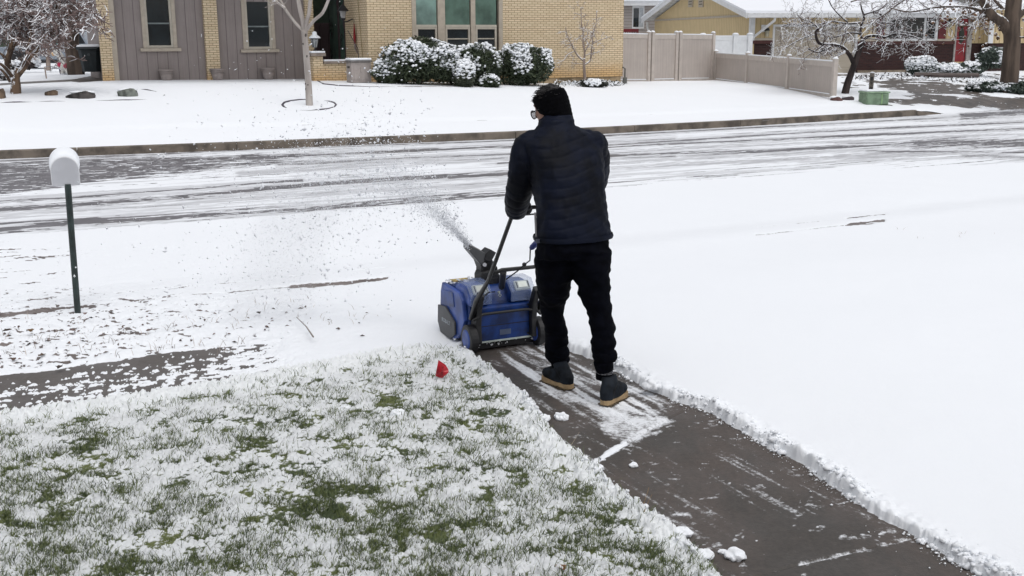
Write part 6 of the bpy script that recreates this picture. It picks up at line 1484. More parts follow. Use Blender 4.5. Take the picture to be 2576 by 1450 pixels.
# housing profile: y forwards, z up
prof = [(.06, .12), (.05, .30), (.09, .36), (.14, .40), (.30, .405), (.44, .39), (.47, .33), (.47, .15), (.44, .06), (.22, .05), (.10, .07)]
mb = bm(); mb.prism(prof, (-hw+.03, 0, 0), (0, 1, 0), (0, 0, 1), (2*hw-.06, 0, 0)); hs_ = mb.build('housing', M_blue, SB, bevel=.018)
for s_ in (-1, 1):
    pr2 = [(.07, .20), (.10, .33), (.15, .375), (.455, .385), (.485, .32), (.50, .18), (.47, .03), (.30, .02), (.20, .05), (.13, .10)]
    mb = bm(); mb.prism(pr2, (s_*hw-(.03 if s_ > 0 else 0), 0, 0), (0, 1, 0), (0, 0, 1), (.03, 0, 0)); sp_ = mb.build('side_panel', M_blue2, SB, bevel=.008)
    mb = bm(); mb.prism([(.50, .22), (.36, .235), (.20, .16), (.20, .08), (.29, .025), (.46, .03), (.51, .10)], (s_*(hw+.014)-.013 if s_ > 0 else -hw-.016, 0, 0), (0, 1, 0), (0, 0, 1), (.014, 0, 0)); mb.build('side_plate', M_gk, sp_, bevel=.005)
    if s_ < 0:
        mb = bm(); mb.prism([(.42, .34), (.25, .355), (.23, .26), (.40, .24)], (-hw-.004, 0, 0), (0, 1, 0), (0, 0, 1), (.005, 0, 0)); mb.build('side_recess', M_blue, sp_)
        w3 = lambda v: RBm@np.array(v, float)+bc
        text_mesh('lettering', 'KOBALT', .040, w3((-hw-.0175, .345, .135)), RBm@np.array([0, -1, 0]), (0, 0, 1), mat('badge', (.42, .46, .50), rough=.4), sp_, off=.0005)
    # wheel
    wx = s_*(BW/2)
    mb = bm(); mb.tube([(wx-.028, 0, .095), (wx-.022, 0, .095), (wx+.022, 0, .095), (wx+.028, 0, .095)], [.086, .096, .096, .086], 26); wh = mb.build('wheel', M_bk, SB, smooth=False)
    mb = bm(); mb.tube([(wx-s_*-.029, 0, .095), (wx-s_*-.034, 0, .095)], [.066, .055], 22); mb.tube([(wx+s_*-.029, 0, .095), (wx+s_*-.034, 0, .095)], [.066, .055], 22); mb.build('hub', M_blue2, wh)
    # lower arm casing linking wheel to handle
    mb = bm(); mb.prism([(-.055, .07), (-.045, .19), (-.06, .30), (-.10, .395), (-.06, .42), (-.005, .31), (.05, .20), (.05, .07)], (wx-s_*.045-.02, 0, 0), (0, 1, 0), (0, 0, 1), (.04, 0, 0)); mb.build('arm_bracket', M_bk, SB, bevel=.008)
# rear scraper gap and auger cavity
mb = bm(); mb.box((-BW/2+.05, -.005, .055), (BW/2-.05, .055, .30)); mb.build('rear_panel', M_blue, SB, bevel=.012)
mb = bm(); mb.box((-BW/2+.03, -.012, .060), (BW/2-.03, .004, .070)); mb.build('scraper_bar', mat('scraper', (.55, .62, .58), rough=.35), SB)
mb = bm(); mb.box((-BW/2+.03, .02, .012), (BW/2-.03, .10, .053)); mb.build('rubber_skirt', M_bk, SB)
mb = bm(); mb.tube([(-hw+.04, .34, .14), (hw-.04, .34, .14)], .10, 18); mb.build('auger', M_bk, SB)
mb = bm(); mb.tube([(-BW/2+.0, -.06, .235), (-BW/2+.04, -.045, .25), (-BW/2+.08, -.04, .262), (BW/2-.10, -.04, .262), (BW/2-.03, -.045, .25), (BW/2, -.05, .22)], .010, 8); mb.build('rear_rail', M_tube, SB, smooth=True)
# battery doors: clear hoods over pale battery latches
M_clear, nt, b = nodes('clear_hood'); b.inputs['Base Color'].default_value = (.26, .33, .52, 1); setin(b, 'Roughness', .12); setin(b, 'Alpha', .30)
M_pale = mat('battery_grey', (.48, .52, .47), rough=.45, var=.08)
for cx_, w_ in ((-.165, .070), (.135, .082)):
    mb = bm(); mb.prism([(.02, .30), (.01, .37), (.07, .425), (.20, .43), (.28, .40), (.28, .30)], (cx_-w_, 0, 0), (0, 1, 0), (0, 0, 1), (2*w_, 0, 0)); bp = mb.build('battery_bay', M_blue2 if cx_ < 0 else M_blue, SB, bevel=.02)
    mb = bm(); mb.prism([(-.012, .315), (-.02, .385), (.04, .455), (.17, .458), (.20, .432), (.06, .431), (.002, .372), (.005, .315)], (cx_-w_-.004, 0, 0), (0, 1, 0), (0, 0, 1), (2*w_+.008, 0, 0)); mb.build('hood', M_clear, bp, bevel=.006)
    mb = bm(); R_ = np.array(Matrix.Rotation(math.radians(-42), 3, 'X')); mb2 = MB(RBm@R_, bc+RBm@np.array([cx_+.005, .030, .405])); mb2.box((-.055, -.022, -.036), (.055, .0, .036)); lt = mb2.build('latch', M_pale, bp, bevel=.010)
    mb2 = MB(RBm@R_, bc+RBm@np.array([cx_+.005, .030, .405])); mb2.box((-.032, -.026, -.022), (.032, -.0222, .022)); mb2.build('latch_window', mat('latch_white', (.60, .64, .60), rough=.4), lt, bevel=.004)
    for q_ in (-.044, .039): mb2 = MB(RBm@R_, bc+RBm@np.array([cx_+.005, .030, .405])); mb2.box((q_, -.0255, -.024), (q_+.005, -.0222, .024)); mb2.build('latch_slot', M_bk, lt)
mb = bm(); mb.box((-hw+.05, .36, .4005), (-hw+.17, .43, .404)); mb.build('warning_sticker', mat('sticker', (.55, .40, .10), rough=.5, var=.3, vs=60), SB)
mb = bm(); mb.tube([(-.02, .045, .375), (-.02, .03, .38)], .008, 8); mb.tube([(-.02, .03, .372), (-.01, .02, .36), (-.02, .02, .35), (-.03, .02, .36), (-.02, .03, .372)], .0025, 5); mb.build('key_ring', M_pale, SB)
# chute
cb = bm(); cb.tube([(.0, .26, .40), (.0, .26, .44)], .085, 20); cb.build('chute_ring', M_bk, SB)
cbw = [(.0, .27, .43), (-.002, .27, .50), (-.03, .27, .555), (-.06, .265, .59)]
mb = bm(); mb.loft([[np.array(c_)+np.array(v) for v in ((-.070*k_, -.055, 0), (.070*k_, -.055, .0), (.075*k_, .055, 0), (-.070*k_, .055, 0))] for c_, k_ in zip(cbw, (.9, .82, .7, .6))]); ch = mb.build('chute', M_bk, SB, bevel=.008)
def bpx(px, py, yl):
    """picture pixel onto the blower plane local y = yl"""
    nrm = RBm@np.array([0, 1, 0]); o_ = bc+nrm*yl; r_ = ray(px, py); q = CAM+r_*(((o_-CAM)@nrm)/(r_@nrm)); return RBm.T@(q-bc)
def poly_px(pts, y0, y1, name, m_, par, bevel=.003):
    P = [bpx(a, b_, (y0+y1)/2) for a, b_ in pts]; mb = bm(); mb.prism([(p[0], p[2]) for p in P], (0, y0, 0), (1, 0, 0), (0, 0, 1), (0, y1-y0, 0)); return mb.build(name, m_, par, bevel=bevel)
def cq(p): return (1093.9+p[0]/4.671, 591.3+p[1]/4.671)       # enlarged cut-out of the blower
df = poly_px([cq(p) for p in ((415, 125), (600, 222), (655, 170), (720, 208), (655, 330), (680, 400), (700, 470), (540, 440), (545, 360), (415, 195))], .215, .222, 'deflector', M_bk, SB)
poly_px([cq(p) for p in ((418, 128), (600, 222), (590, 300), (480, 250), (415, 195))], .218, .32, 'deflector_lip', M_gk, df, .002) if 0 else None
mb = bm(); P = [bpx(*cq(p), .22) for p in ((412, 120), (600, 222), (575, 310), (540, 355), (408, 200))]
mb.add([p+np.array([0, -.012, 0]) for p in P]+[p+np.array([0, .11, .012]) for p in P], [(0, 1, 2, 3, 4), (9, 8, 7, 6, 5), (0, 5, 6, 1), (1, 6, 7, 2), (2, 7, 8, 3), (3, 8, 9, 4), (4, 9, 5, 0)]); mb.build('deflector_hood', M_gk, df, bevel=.004)
mb = bm(); P = [bpx(*cq(p), .20) for p in ((600, 222), (655, 170), (720, 208), (650, 320), (585, 300))]
mb.add([p for p in P]+[p+np.array([0, .10, .0]) for p in P], [(0, 1, 2, 3, 4), (9, 8, 7, 6, 5), (0, 5, 6, 1), (1, 6, 7, 2), (2, 7, 8, 3), (3, 8, 9, 4), (4, 9, 5, 0)]); mb.build('deflector_grip', M_bk, df, bevel=.004)
p_ = bpx(*cq((580, 348)), .20); mb = bm(); mb.tube([p_, p_-[0, .012, 0]], .013, 14); mb.build('bolt', mat('bolt', (.40, .40, .42), rough=.3, metal=.7), df)
poly_px([cq(p) for p in ((520, 418), (610, 400), (700, 410), (745, 500), (750, 530), (640, 610), (500, 570), (500, 470))], .19, .31, 'chute_base', M_bk, ch, .01)
# handle: two side rods, grip bar, mid brace
def hpt(px, py, yl): return bpx(px, py, yl)
GY = -.62
Lk = [np.array([-BW/2+.005, -.015, .235]), np.array([-BW/2+.005, -.10, .37])]
top_l = hpt(1285, 552, GY+.06); gl = hpt(1290, 524, GY-.02)
midp = hpt(1247.5, 656, -.47)
hx_ = [Lk[0], Lk[1], hpt(1229.7, 704, -.30), midp, top_l, gl+np.array([.0, 0, -.01])]
mb = bm(); mb.tube(hx_, [.019, .018, .013, .0125, .0125, .0125], 12); hL = mb.build('handle_rod', M_tube, SB, smooth=True)
sym = [np.array([-(p[0])+2*0.0, p[1], p[2]]) for p in hx_]
for p in sym: p[0] = p[0]
mb = bm(); mb.tube(sym, [.019, .018, .013, .0125, .0125, .0125], 12); mb.build('handle_rod', M_tube, SB, smooth=True)
gz_ = float(hpt(1340, 522, GY-.02)[2]); gA = hx_[-1].copy(); gB = sym[-1].copy(); gA[2] = gB[2] = gz_
mb = bm(); mb.tube([hx_[-2], gA+[.0, .01, 0], gA+[.03, 0, 0], gB-[.03, 0, 0], gB+[0, .01, 0], sym[-2]], .0125, 12); mb.build('grip_bar', M_tube, SB, smooth=True)
mb = bm(); mb.tube([gA+[.02, .045, -.045], gA+[.06, .05, -.05], gB+[-.06, .05, -.05], gB+[-.02, .045, -.045]], .005, 8); mb.build('bail_bar', M_tube, SB, smooth=True)
# mid brace with hook
b0_ = hpt(1237, 690, -.33); b1_ = hpt(1262, 680, -.33); b2_ = hpt(1352, 671, -.33)
b3_ = b2_.copy(); b3_[0] = sym[3][0]
mb = bm(); mb.tube([b0_, b1_, b2_, b3_], [.012, .013, .012, .012], 10); mb.build('cross_brace', M_tube, SB, smooth=True)
mb = bm(); a0 = hpt(1266, 684, -.28); a1 = hpt(1262, 722, .02); mb.box(np.minimum(a0, a1)-[.018, .0, 0], np.maximum(a0, a1)+[.018, .0, 0]) if 0 else mb.tube([a0, a1], .022, 8); mb.build('chute_gear_arm', M_bk, SB, bevel=.003)
# fixings, seams and packed snow
for x_ in (-.17, .17):
    for z_ in (.09, .285): mb = bm(); mb.tube([(x_, -.006, z_), (x_, -.012, z_)], .007, 10); mb.build('screw', M_bk, SB)
mb = bm(); mb.box((-BW/2+.055, -.0075, .168), (BW/2-.055, -.0055, .172)); mb.build('panel_seam', M_bk, SB)
mb = bm(); mb.box((-.035, -.009, .10), (.045, -.0065, .135)); mb.build('rating_label', mat('label_grey', (.09, .12, .20), rough=.4), SB)
mb = bm(); mb.tube([(-BW/2+.0, -.10, .36), (-.12, -.02, .40), (-.05, .03, .385)], .004, 6); mb.build('control_cable', M_bk, SB, smooth=True)
mb = bm(); r_ = random.Random(44)
for k_ in range(170):
    u_ = r_.random()
    if u_ < .35: c_ = (r_.uniform(-hw, hw), r_.uniform(.30, .44), .405)
    elif u_ < .75: c_ = (r_.uniform(-hw, -hw+.1)-.01, r_.uniform(.02, .48), r_.uniform(.0, .06))
    else: c_ = (r_.uniform(-BW/2, BW/2), r_.uniform(.0, .03), r_.uniform(.03, .06))
    s_ = r_.uniform(.003, .011); mb.ball(c_, (s_, s_*.9, s_*.6), 6, 4, .5, 2, k_)
o = mb.build('packed_snow', M_snow, SB, smooth=True); o['kind'] = 'stuff'
# chute crank
ck = [hpt(1257.7, 714, .0), hpt(1301, 683, -.30), hpt(1319, 666, -.38), hpt(1333, 656, -.45), hpt(1334, 628, -.48)]
mb = bm(); mb.tube(ck, .0045, 8); cr_ = mb.build('crank_rod', M_tube, SB, smooth=True)
ka, kb = hpt(1334, 627, -.48), hpt(1351, 611, -.50); mb = bm(); mb.tube([ka, ka+(kb-ka)*.25, kb], [.010, .017, .020], 12); mb.build('crank_grip', mat('grip_blue', (.018, .03, .14), rough=.4), cr_, smooth=True)
kc = hpt(1319, 666, -.38); mb = bm(); mb.ball(kc, .014, 10, 8); mb.build('clamp', M_bk, cr_)

# ================================================================== THE MAN
PA = math.radians(26); Rp = rotz(PA); PR, PF = Rp[:, 0], Rp[:, 1]      # his right and forward
def tw(px, py, Y): return Gy(px, py, Y)
hipL, hipR = Gz(1437, 983, 0), 0
base = (HL+HR)/2
MAN = thing('person', 'person in black beanie, glasses, dark puffer jacket, black trousers and boots pushing the blower', 'person', (float(base[0]), float(base[1]), 0), PA)
def ring_(c, a, b_, n=28, p=2.4, R=None, tilt=0.0, rz=None):
    Rr = Rp if R is None else R; out_ = []
    for k_ in range(n):
        th = 2*math.pi*k_/n; cs, sn = math.cos(th), math.sin(th); f = (abs(cs)**p+abs(sn)**p)**(-1/p)
        v = np.array([a*cs*f, b_*sn*f, b_*sn*f*tilt]); out_.append(np.array(c)+Rr@v)
    return out_
def limb_(mb, pts, rad, n=16, flat=1.0):
    C = curve_pts(pts, 4); r_ = np.interp(np.linspace(0, len(pts)-1, len(C)), range(len(pts)), rad); mb.tube(C, r_, n, flat=flat)
    return C, r_
SCL = 2700.0
def wpx(w_, Y, py=600): return w_/SCL*float(ray(1288, py)@np.array([0, 0, 0])+1)*Y/ray(1288, py)[1]
# ---- jacket
Yt = lambda py: np.interp(py, [290, 350, 450, 560, 620], [6.06, 6.02, 5.93, 5.84, 5.82])
tor = [(300, 1400, 41, .085), (314, 1398, 43, .09), (324, 1404, 56, .10), (334, 1416, 74, .11), (345, 1416, 89, .12), (358, 1411, 99, .13), (378, 1418, 99, .14), (405, 1423, 96, .15), (440, 1428, 92, .155), (475, 1431, 90, .15), (515, 1436, 88, .145), (550, 1440, 91, .145), (578, 1442, 95, .15), (593, 1442, 96, .15), (601, 1441, 93, .145)]
mb = MB(); rings = []
for py, cx_, w_, dp in tor:
    Y = float(Yt(py)); c_ = tw(cx_, py, Y); a_ = w_/SCL*Y/ray(1288, py)[1]
    a_ = a_*.99
    rings.append(ring_(c_, a_/math.cos(PA*.55), dp, 36, 2.5))
mb.loft(rings)
sh = tw(1326, 372, 5.99); el = tw(1308, 468, 6.00); wr = tw(1298, 530, 6.20)
AL, ALr = limb_(mb, [tw(1352, 362, 6.0), sh, tw(1315, 415, 5.97), el, tw(1301, 505, 6.08), wr, tw(1297, 538, 6.22)], [.075, .080, .080, .077, .072, .060, .050], 18)
shR = tw(1492, 366, 6.10); wrR = Rp@np.array([0, 0, 0])
gBw = RBm@gB+bc; gAw = RBm@gA+bc
AR, ARr = limb_(mb, [tw(1470, 362, 6.06), shR, tw(1502, 410, 6.17), tw(1497, 455, 6.25), gBw*.25+tw(1490, 470, 6.26)*.75, gBw+PF*-.10+[0, 0, .05], gBw+PF*-.05+[0, 0, .03]], [.08, .082, .078, .072, .06, .048, .042], 18)
# collar
col = []
for py, cx_, w_, dp in ((340, 1400, 56, .105), (322, 1399, 44, .09), (306, 1400, 36, .08), (291, 1402, 33, .076)):
    Y = float(Yt(py))+.01; c_ = tw(cx_, py, Y); col.append(ring_(c_, w_/SCL*Y*1.02, dp, 28, 2.2))
mb.loft(col)
def puff(co, no):
    # quilting: horizontal baffles round the body and rings round the sleeves
    px, py = proj(co)
    def armparam(C):
        seg = np.linalg.norm(np.diff(C, axis=0), axis=1); cum = np.concatenate([[0], np.cumsum(seg)]); best = np.full(len(co), 9.0); s_ = np.zeros(len(co))
        for i in range(len(C)-1):
            d = C[i+1]-C[i]; t_ = np.clip(((co-C[i])@d)/(d@d), 0, 1); q = C[i]+t_[:, None]*d; dd = np.linalg.norm(co-q, axis=1); m_ = dd < best; best[m_] = dd[m_]; s_[m_] = (cum[i]+t_*seg[i])[m_]
        return best, s_
    dA, sA = armparam(AL[6:]); dB, sB = armparam(AR[6:])
    loc = (co-base)@Rp
    h = co[:, 2]-.11*loc[:, 0]-.02*np.sin(loc[:, 0]*9)+.010*(noise3(co[:, 0]*9, co[:, 1]*9, co[:, 2]*9, 3)-.5)
    u = h/.052
    tn = (dA < .10) & (px < 1352); tb = (dB < .09) & (px > 1505)
    u = np.where(tn, sA/.050+.3+.5*(noise3(co[:, 0]*14, co[:, 1]*14, co[:, 2]*14, 5)-.5), u); u = np.where(tb, sB/.05, u)
    fr = np.abs((u % 1.0)-.5)*2          # 1 at seams
    d = .0040*(1-fr**4.0)-.002+.0045*(noise3(co[:, 0]*30, co[:, 1]*30, co[:, 2]*22, 6)-.5)*2+.010*(noise3(co[:, 0]*7, co[:, 1]*7, co[:, 2]*10, 8)-.5)
    return co+no*d[:, None]
M_jacket = mat('navy_puffer', (.0016, .0034, .0110), rough=.6, var=.3, vs=6, bs=.15, bscale=120, spec=.13)
M_black_c = mat('black_cloth', (.0018, .0022, .0048), rough=.9, var=.2, vs=20, bs=.2, bscale=250, spec=.07)
jk = remeshed('jacket', mb, .0075, M_jacket, MAN, 2, puff)
mb = MB(); rr = []
for py, k_ in ((588, 1.03), (594, 1.05), (600, 1.03)):
    Y = float(Yt(py)); rr.append(ring_(tw(1442, py, Y), 95/SCL*Y*1.03*k_/math.cos(PA*.55), .15*k_, 36, 2.5))
mb.loft(rr, cap=False); mb.build('hem', M_jacket, jk, smooth=True)
mb = MB(); mb.tube([tw(1346, 535, 5.78), tw(1347, 560, 5.77), tw(1349, 600, 5.75)], .006, 6); mb.build('side_zip', mat('zip', (.16, .16, .17), rough=.4), jk)
mb = MB(); mb.prism([(-.02, -.01), (.05, -.012), (.05, .012), (-.02, .010)], tw(1358, 607, 5.70), PR, (0, 0, 1), PF*.01); mb.build('hem_tab', mat('hem_grey', (.045, .05, .075)), jk)
# ---- trousers
mb = MB(); rr = []
for py, cx_, w_, dp in ((598, 1441, 88, .135), (620, 1441, 93, .145), (646, 1440, 92, .125), (676, 1439, 90, .145)):
    Y = 5.82; rr.append(ring_(tw(cx_, py, Y), w_/SCL*Y*1.02/math.cos(PA*.55), dp, 32, 2.5))
mb.loft(rr[:3])
def leg_(spec):
    P = [tw((a+b_)/2, py, Y) for a, b_, py, Y in spec]; Rr = [(b_-a)/2/SCL*Y*1.10 for a, b_, py, Y in spec]; return limb_(mb, P, Rr, 22)
LL = leg_([(1352, 1436, 625, 5.83), (1350, 1440, 655, 5.83), (1350, 1438, 690, 5.86), (1354, 1432, 735, 5.92), (1359, 1417, 770, 5.97), (1366, 1422, 810, 6.00), (1371, 1427, 850, 6.03), (1373, 1427, 880, 6.06), (1381, 1427, 905, 6.08), (1385, 1429, 918, 6.08)])
LR = leg_([(1446, 1532, 625, 5.80), (1440, 1534, 655, 5.80), (1445, 1531, 690, 5.80), (1456, 1531, 722, 5.80), (1466, 1531, 760, 5.79), (1482, 1541, 795, 5.78), (1487, 1547, 830, 5.77), (1488, 1547, 866, 5.76), (1494, 1547, 895, 5.75), (1499, 1544, 915, 5.75), (1501, 1544, 934, 5.75)])
def folds(co, no):
    z = co[:, 2]; low = S(.50, .16, z)
    w_ = noise3(co[:, 0]*10, co[:, 1]*10, co[:, 2]*26, 11)-.5; w2 = noise3(co[:, 0]*24, co[:, 1]*24, co[:, 2]*40, 12)-.5
    rim = np.sin(z*95+6*(noise3(co[:, 0]*6, co[:, 1]*6, z*4, 14)-.5)*2)
    d = .020*w_+.012*w2+low*.0025*rim
    return co+no*d[:, None]
remeshed('trousers', mb, .009, M_black_c, MAN, 2, folds)
for a, b_, py, Y in ((1372, 1432, 884, 6.07), (1491, 1552, 892, 5.755)):
    mb = MB(); c_ = tw((a+b_)/2, py, Y); r_ = (b_-a)/2/SCL*Y*1.04; mb.loft([ring_(c_+[0, 0, .022], r_*.90, r_*.9, 20), ring_(c_+[0, 0, .006], r_*.99, r_*.98, 20), ring_(c_+[0, 0, -.016], r_*1.0, r_*.99, 20), ring_(c_+[0, 0, -.034], r_*.88, r_*.9, 20)])
    mb.build('cuff', M_black_c, MAN, smooth=True)
# ---- boots
def boot(heel_px, toe_px, ankle, ar, length, name_l, lift=0.0):
    h = Gz(*heel_px, 0); tt_ = Gz(*toe_px, 0); d = tt_-h; d[2] = 0; d /= np.linalg.norm(d); n = np.array([d[1], -d[0], 0]); R = np.stack([n, d, [0, 0, 1]], 1)
    o_ = h+d*0; o_[2] = lift
    m = MB(R, o_)
    # outline of the sole
    ol = [(0, -.005), (.028, .004), (.038, .04), (.036, .10), (.043, .17), (.048, .22), (.040, .265), (.018, .29), (-.008, .292), (-.034, .27), (-.046, .225), (-.044, .17), (-.036, .10), (-.037, .04), (-.027, .004)]
    k_ = length/.292; ol = [(a*.92, b_*k_) for a, b_ in ol]
    m.prism(ol, (0, 0, .0), (1, 0, 0), (0, 1, 0), (0, 0, .030)); so_ = m.build('sole', M_sole, MAN, bevel=.004)
    m = MB(R, o_)
    for i in range(9): m.box((-.043, .012+i*k_*.031, -.006), (.043, .026+i*k_*.031, .0005))
    m.build('tread', mat('tread', (.10, .075, .045), rough=.9), so_)
    m = MB(R, o_); ankl = R.T@(ankle-o_)
    def rg(cy, cz, a_, b_, z2=0): return [np.array([a_*math.cos(t_)*(1), cy+b_*math.sin(t_), cz]) for t_ in np.linspace(0, 2*math.pi, 22, endpoint=False)]
    m.loft([rg(.045*k_, .026, .037, .05*k_), rg(.05*k_, .07, .040, .052), rg(.055*k_*.5+ankl[1]*.5, .12, .044, .054), [p+np.array([ankl[0]*.5, 0, 0]) for p in rg(ankl[1], .155, ar*1.0, ar*1.08)], [p+np.array([ankl[0], 0, 0]) for p in rg(ankl[1], ankl[2]-.005, ar*1.08, ar*1.15)]])
    m.loft([rg(.14*k_, .026, .041, .13*k_), rg(.145*k_, .05, .043, .132*k_), rg(.15*k_, .075, .038, .115*k_), rg(.13*k_, .10, .030, .08*k_)])
    m.ball((0, .225*k_, .052), (.042, .062*k_, .034), 16, 10)
    bo = remeshed('boot', m, .006, M_boot, MAN, 4)
    m = MB(R, o_)
    for i in range(5): z_ = .085+i*.016; m.tube([(-.022, .155*k_-i*.013, z_+.012), (0, .165*k_-i*.013, z_+.018), (.022, .155*k_-i*.013, z_+.012)], .0025, 5)
    m.build('laces', M_bk, bo)
    m = MB(R, o_); m.loft([[p+np.array([ankl[0], 0, 0]) for p in rg(ankl[1], ankl[2]-.03, ar*1.12, ar*1.19)], [p+np.array([ankl[0], 0, 0]) for p in rg(ankl[1], ankl[2]+.004, ar*1.12, ar*1.19)]]); m.build('boot_cuff', M_black_c, bo, smooth=True)
    return bo, R, o_, ankl
M_boot = mat('navy_leather', (.007, .010, .015), rough=.7, var=.4, vs=14, bs=.25, bscale=90, spec=.2); M_sole = mat('tan_sole', (.34, .235, .125), rough=.7, var=.12, vs=30)
ankL = tw(1408, 912, 6.08); ankR = tw(1521, 940, 5.77)
boot((1437, 982), (1355, 951), ankL, .042, .255, 'l', .006)
_, Rb_, ob_, an_ = boot((1518, 1024), (1562, 1000), ankR, .044, .24, 'r', .008)
mb = MB(); c_ = tw(1521, 935, 5.77); mb.loft([ring_(c_+[0, 0, -.02], .046, .048, 18), ring_(c_+[0, 0, .012], .045, .047, 18)]); mb.build('sock', mat('grey_sock', (.20, .20, .22), rough=.9, var=.3, vs=60), MAN, smooth=True)
# ---- head and hidden body, one continuous skin
hc = tw(1387, 270, 6.12)      # skull centre
FA = math.radians(58); Hf = np.array([-math.sin(FA), math.cos(FA), 0]); Hf = Hf*math.cos(.30)+np.array([0, 0, -math.sin(.30)]); Hr = np.cross(Hf, [0, 0, 1]); Hr /= np.linalg.norm(Hr); Hu = np.cross(Hr, Hf)
RH = np.stack([Hr, Hf, Hu], 1)
mb = MB(RH, hc)
mb.ball((0, -.012, .02), (.076, .096, .098), 24, 18)                      # cranium
mb.loft([[np.array([a_*math.cos(t_), cy+b_*math.sin(t_), cz]) for t_ in np.linspace(0, 2*math.pi, 20, endpoint=False)] for cz, a_, b_, cy in ((.03, .070, .084, .012), (-.02, .066, .076, .022), (-.06, .058, .064, .032), (-.095, .042, .046, .044), (-.118, .024, .026, .055))])   # face and jaw
mb.loft([[np.array([a_*math.cos(t_), cy+b_*math.sin(t_), cz]) for t_ in np.linspace(0, 2*math.pi, 12, endpoint=False)] for cz, a_, b_, cy in ((.022, .008, .012, .085), (-.01, .011, .018, .094), (-.028, .016, .020, .098), (-.040, .012, .012, .09))])   # nose
mb.ball((0, .083, -.062), (.022, .012, .006), 12, 8); mb.ball((0, .080, -.071), (.019, .012, .007), 12, 8)   # lips
mb.ball((0, .082, .036), (.050, .016, .010), 12, 8)                        # brow
for s_ in (-1, 1):
    mb.ball((s_*.077, -.005, -.005), (.008, .020, .032), 12, 8)             # ears
    mb.ball((s_*.032, .075, -.018), (.020, .018, .018), 10, 8)
neckT = hc+Hu*-.085+Hf*-.02; neckB = tw(1402, 335, 6.05)
mb2 = MB(); mb2.V = list(mb.V); mb2.F = list(mb.F)
limb_(mb2, [hc+Hu*-.03-Hf*.02, neckT, neckB, tw(1412, 370, 6.03)], [.06, .058, .062, .085], 20)
rr = []
for py, cx_, w_, dp in ((350, 1410, 70, .09), (380, 1418, 78, .11), (440, 1428, 74, .12), (520, 1436, 66, .10), (600, 1441, 70, .09), (640, 1441, 66, .07)):
    Y = float(Yt(py)); rr.append(ring_(tw(cx_, py, Y), w_/SCL*Y, dp, 28, 2.3))
mb2.loft(rr)
handL = gAw+PR*.035
limb_(mb2, [tw(1370, 368, 6.0), sh, el, wr, handL+np.array([0, 0, .02])-PF*.03], [.05, .052, .045, .030, .026], 14)
limb_(mb2, [tw(1470, 368, 6.06), shR, tw(1500, 450, 6.24), gBw+PF*-.11+[0, 0, .06], gBw-PR*.035-PF*.03+[0, 0, .02]], [.05, .052, .045, .030, .026], 14)
mb2.tube(LL[0], np.minimum(LL[1]*.6, .06), 14); mb2.tube([LL[0][-1]+[0, 0, .02], ankL+[0, 0, -.01]], [.030, .026], 14)
mb2.tube(LR[0], np.minimum(LR[1]*.6, .06), 14); mb2.tube([LR[0][-1]+[0, 0, .02], ankR+[0, .01, -.01]], [.030, .026], 14)
def hand(m_, c, s_):
    """palm over the bar with four curled fingers and a thumb; c = grip centre on the bar, s_ = +1 for his left hand"""
    ax_ = RBm@np.array([1, 0, 0]); fw = RBm@np.array([0, 1, 0]); up = np.array([0, 0, 1.0])
    m_.ball(c-fw*.022+up*.020, 1, 12, 8) if 0 else None
    m_.loft([[c+fw*(f0)+up*u0+ax_*(w_*math.cos(t_))+(fw*.35+up*.94)*(.013*math.sin(t_)) for t_ in np.linspace(0, 2*math.pi, 14, endpoint=False)] for f0, u0, w_ in ((-.075, .016, .028), (-.05, .026, .038), (-.015, .034, .042), (.012, .030, .040))])
    for k_, (o_, L_) in enumerate(((-.031, .92), (-.0105, 1.0), (.0105, .97), (.031, .80))):
        b_ = c+ax_*o_; Q = [b_+fw*.004+up*.030, b_+fw*.026*L_+up*.024, b_+fw*.034*L_-up*.004, b_+fw*.022*L_-up*.026, b_+fw*.002-up*.029*L_]
        m_.tube(curve_pts(Q, 3), .0095*(.85+.15*L_), 10)
    Q = [c-fw*.045+up*.012+ax_*s_*.028, c-fw*.028-up*.006+ax_*s_*.044, c-fw*.010-up*.026+ax_*s_*.040, c+fw*.010-up*.032+ax_*s_*.026]
    m_.tube(curve_pts(Q, 3), [.012, .0118, .0116, .0115, .011, .011, .0105, .0105, .010, .009], 10)
hm = MB(); hm.V = []; hm.F = []
hand(mb2, gAw+(RBm@np.array([.055, 0, 0])), 1); hand(mb2, gBw-(RBm@np.array([.055, 0, 0])), -1)
M_skin = mat('skin', (.36, .20, .145), rough=.5, var=.06, vs=30)
remeshed('body', mb2, .0055, M_skin, MAN, 2)
M_glove = mat('black_glove', (.012, .013, .018), rough=.7, var=.2)
for nm, c_, s_ in (('glove', gAw+(RBm@np.array([.055, 0, 0])), 1), ('glove', gBw-(RBm@np.array([.055, 0, 0])), -1)):
    m_ = MB(); hand(m_, c_, s_)
    limb_(m_, [wr if s_ > 0 else gBw+PF*-.10+[0, 0, .05], c_-(RBm@np.array([0, .05, 0]))+[0, 0, .022]], [.040, .033], 14)
    remeshed(nm, m_, .0045, M_glove, MAN, 2, lambda co, no: co+no*.0025)
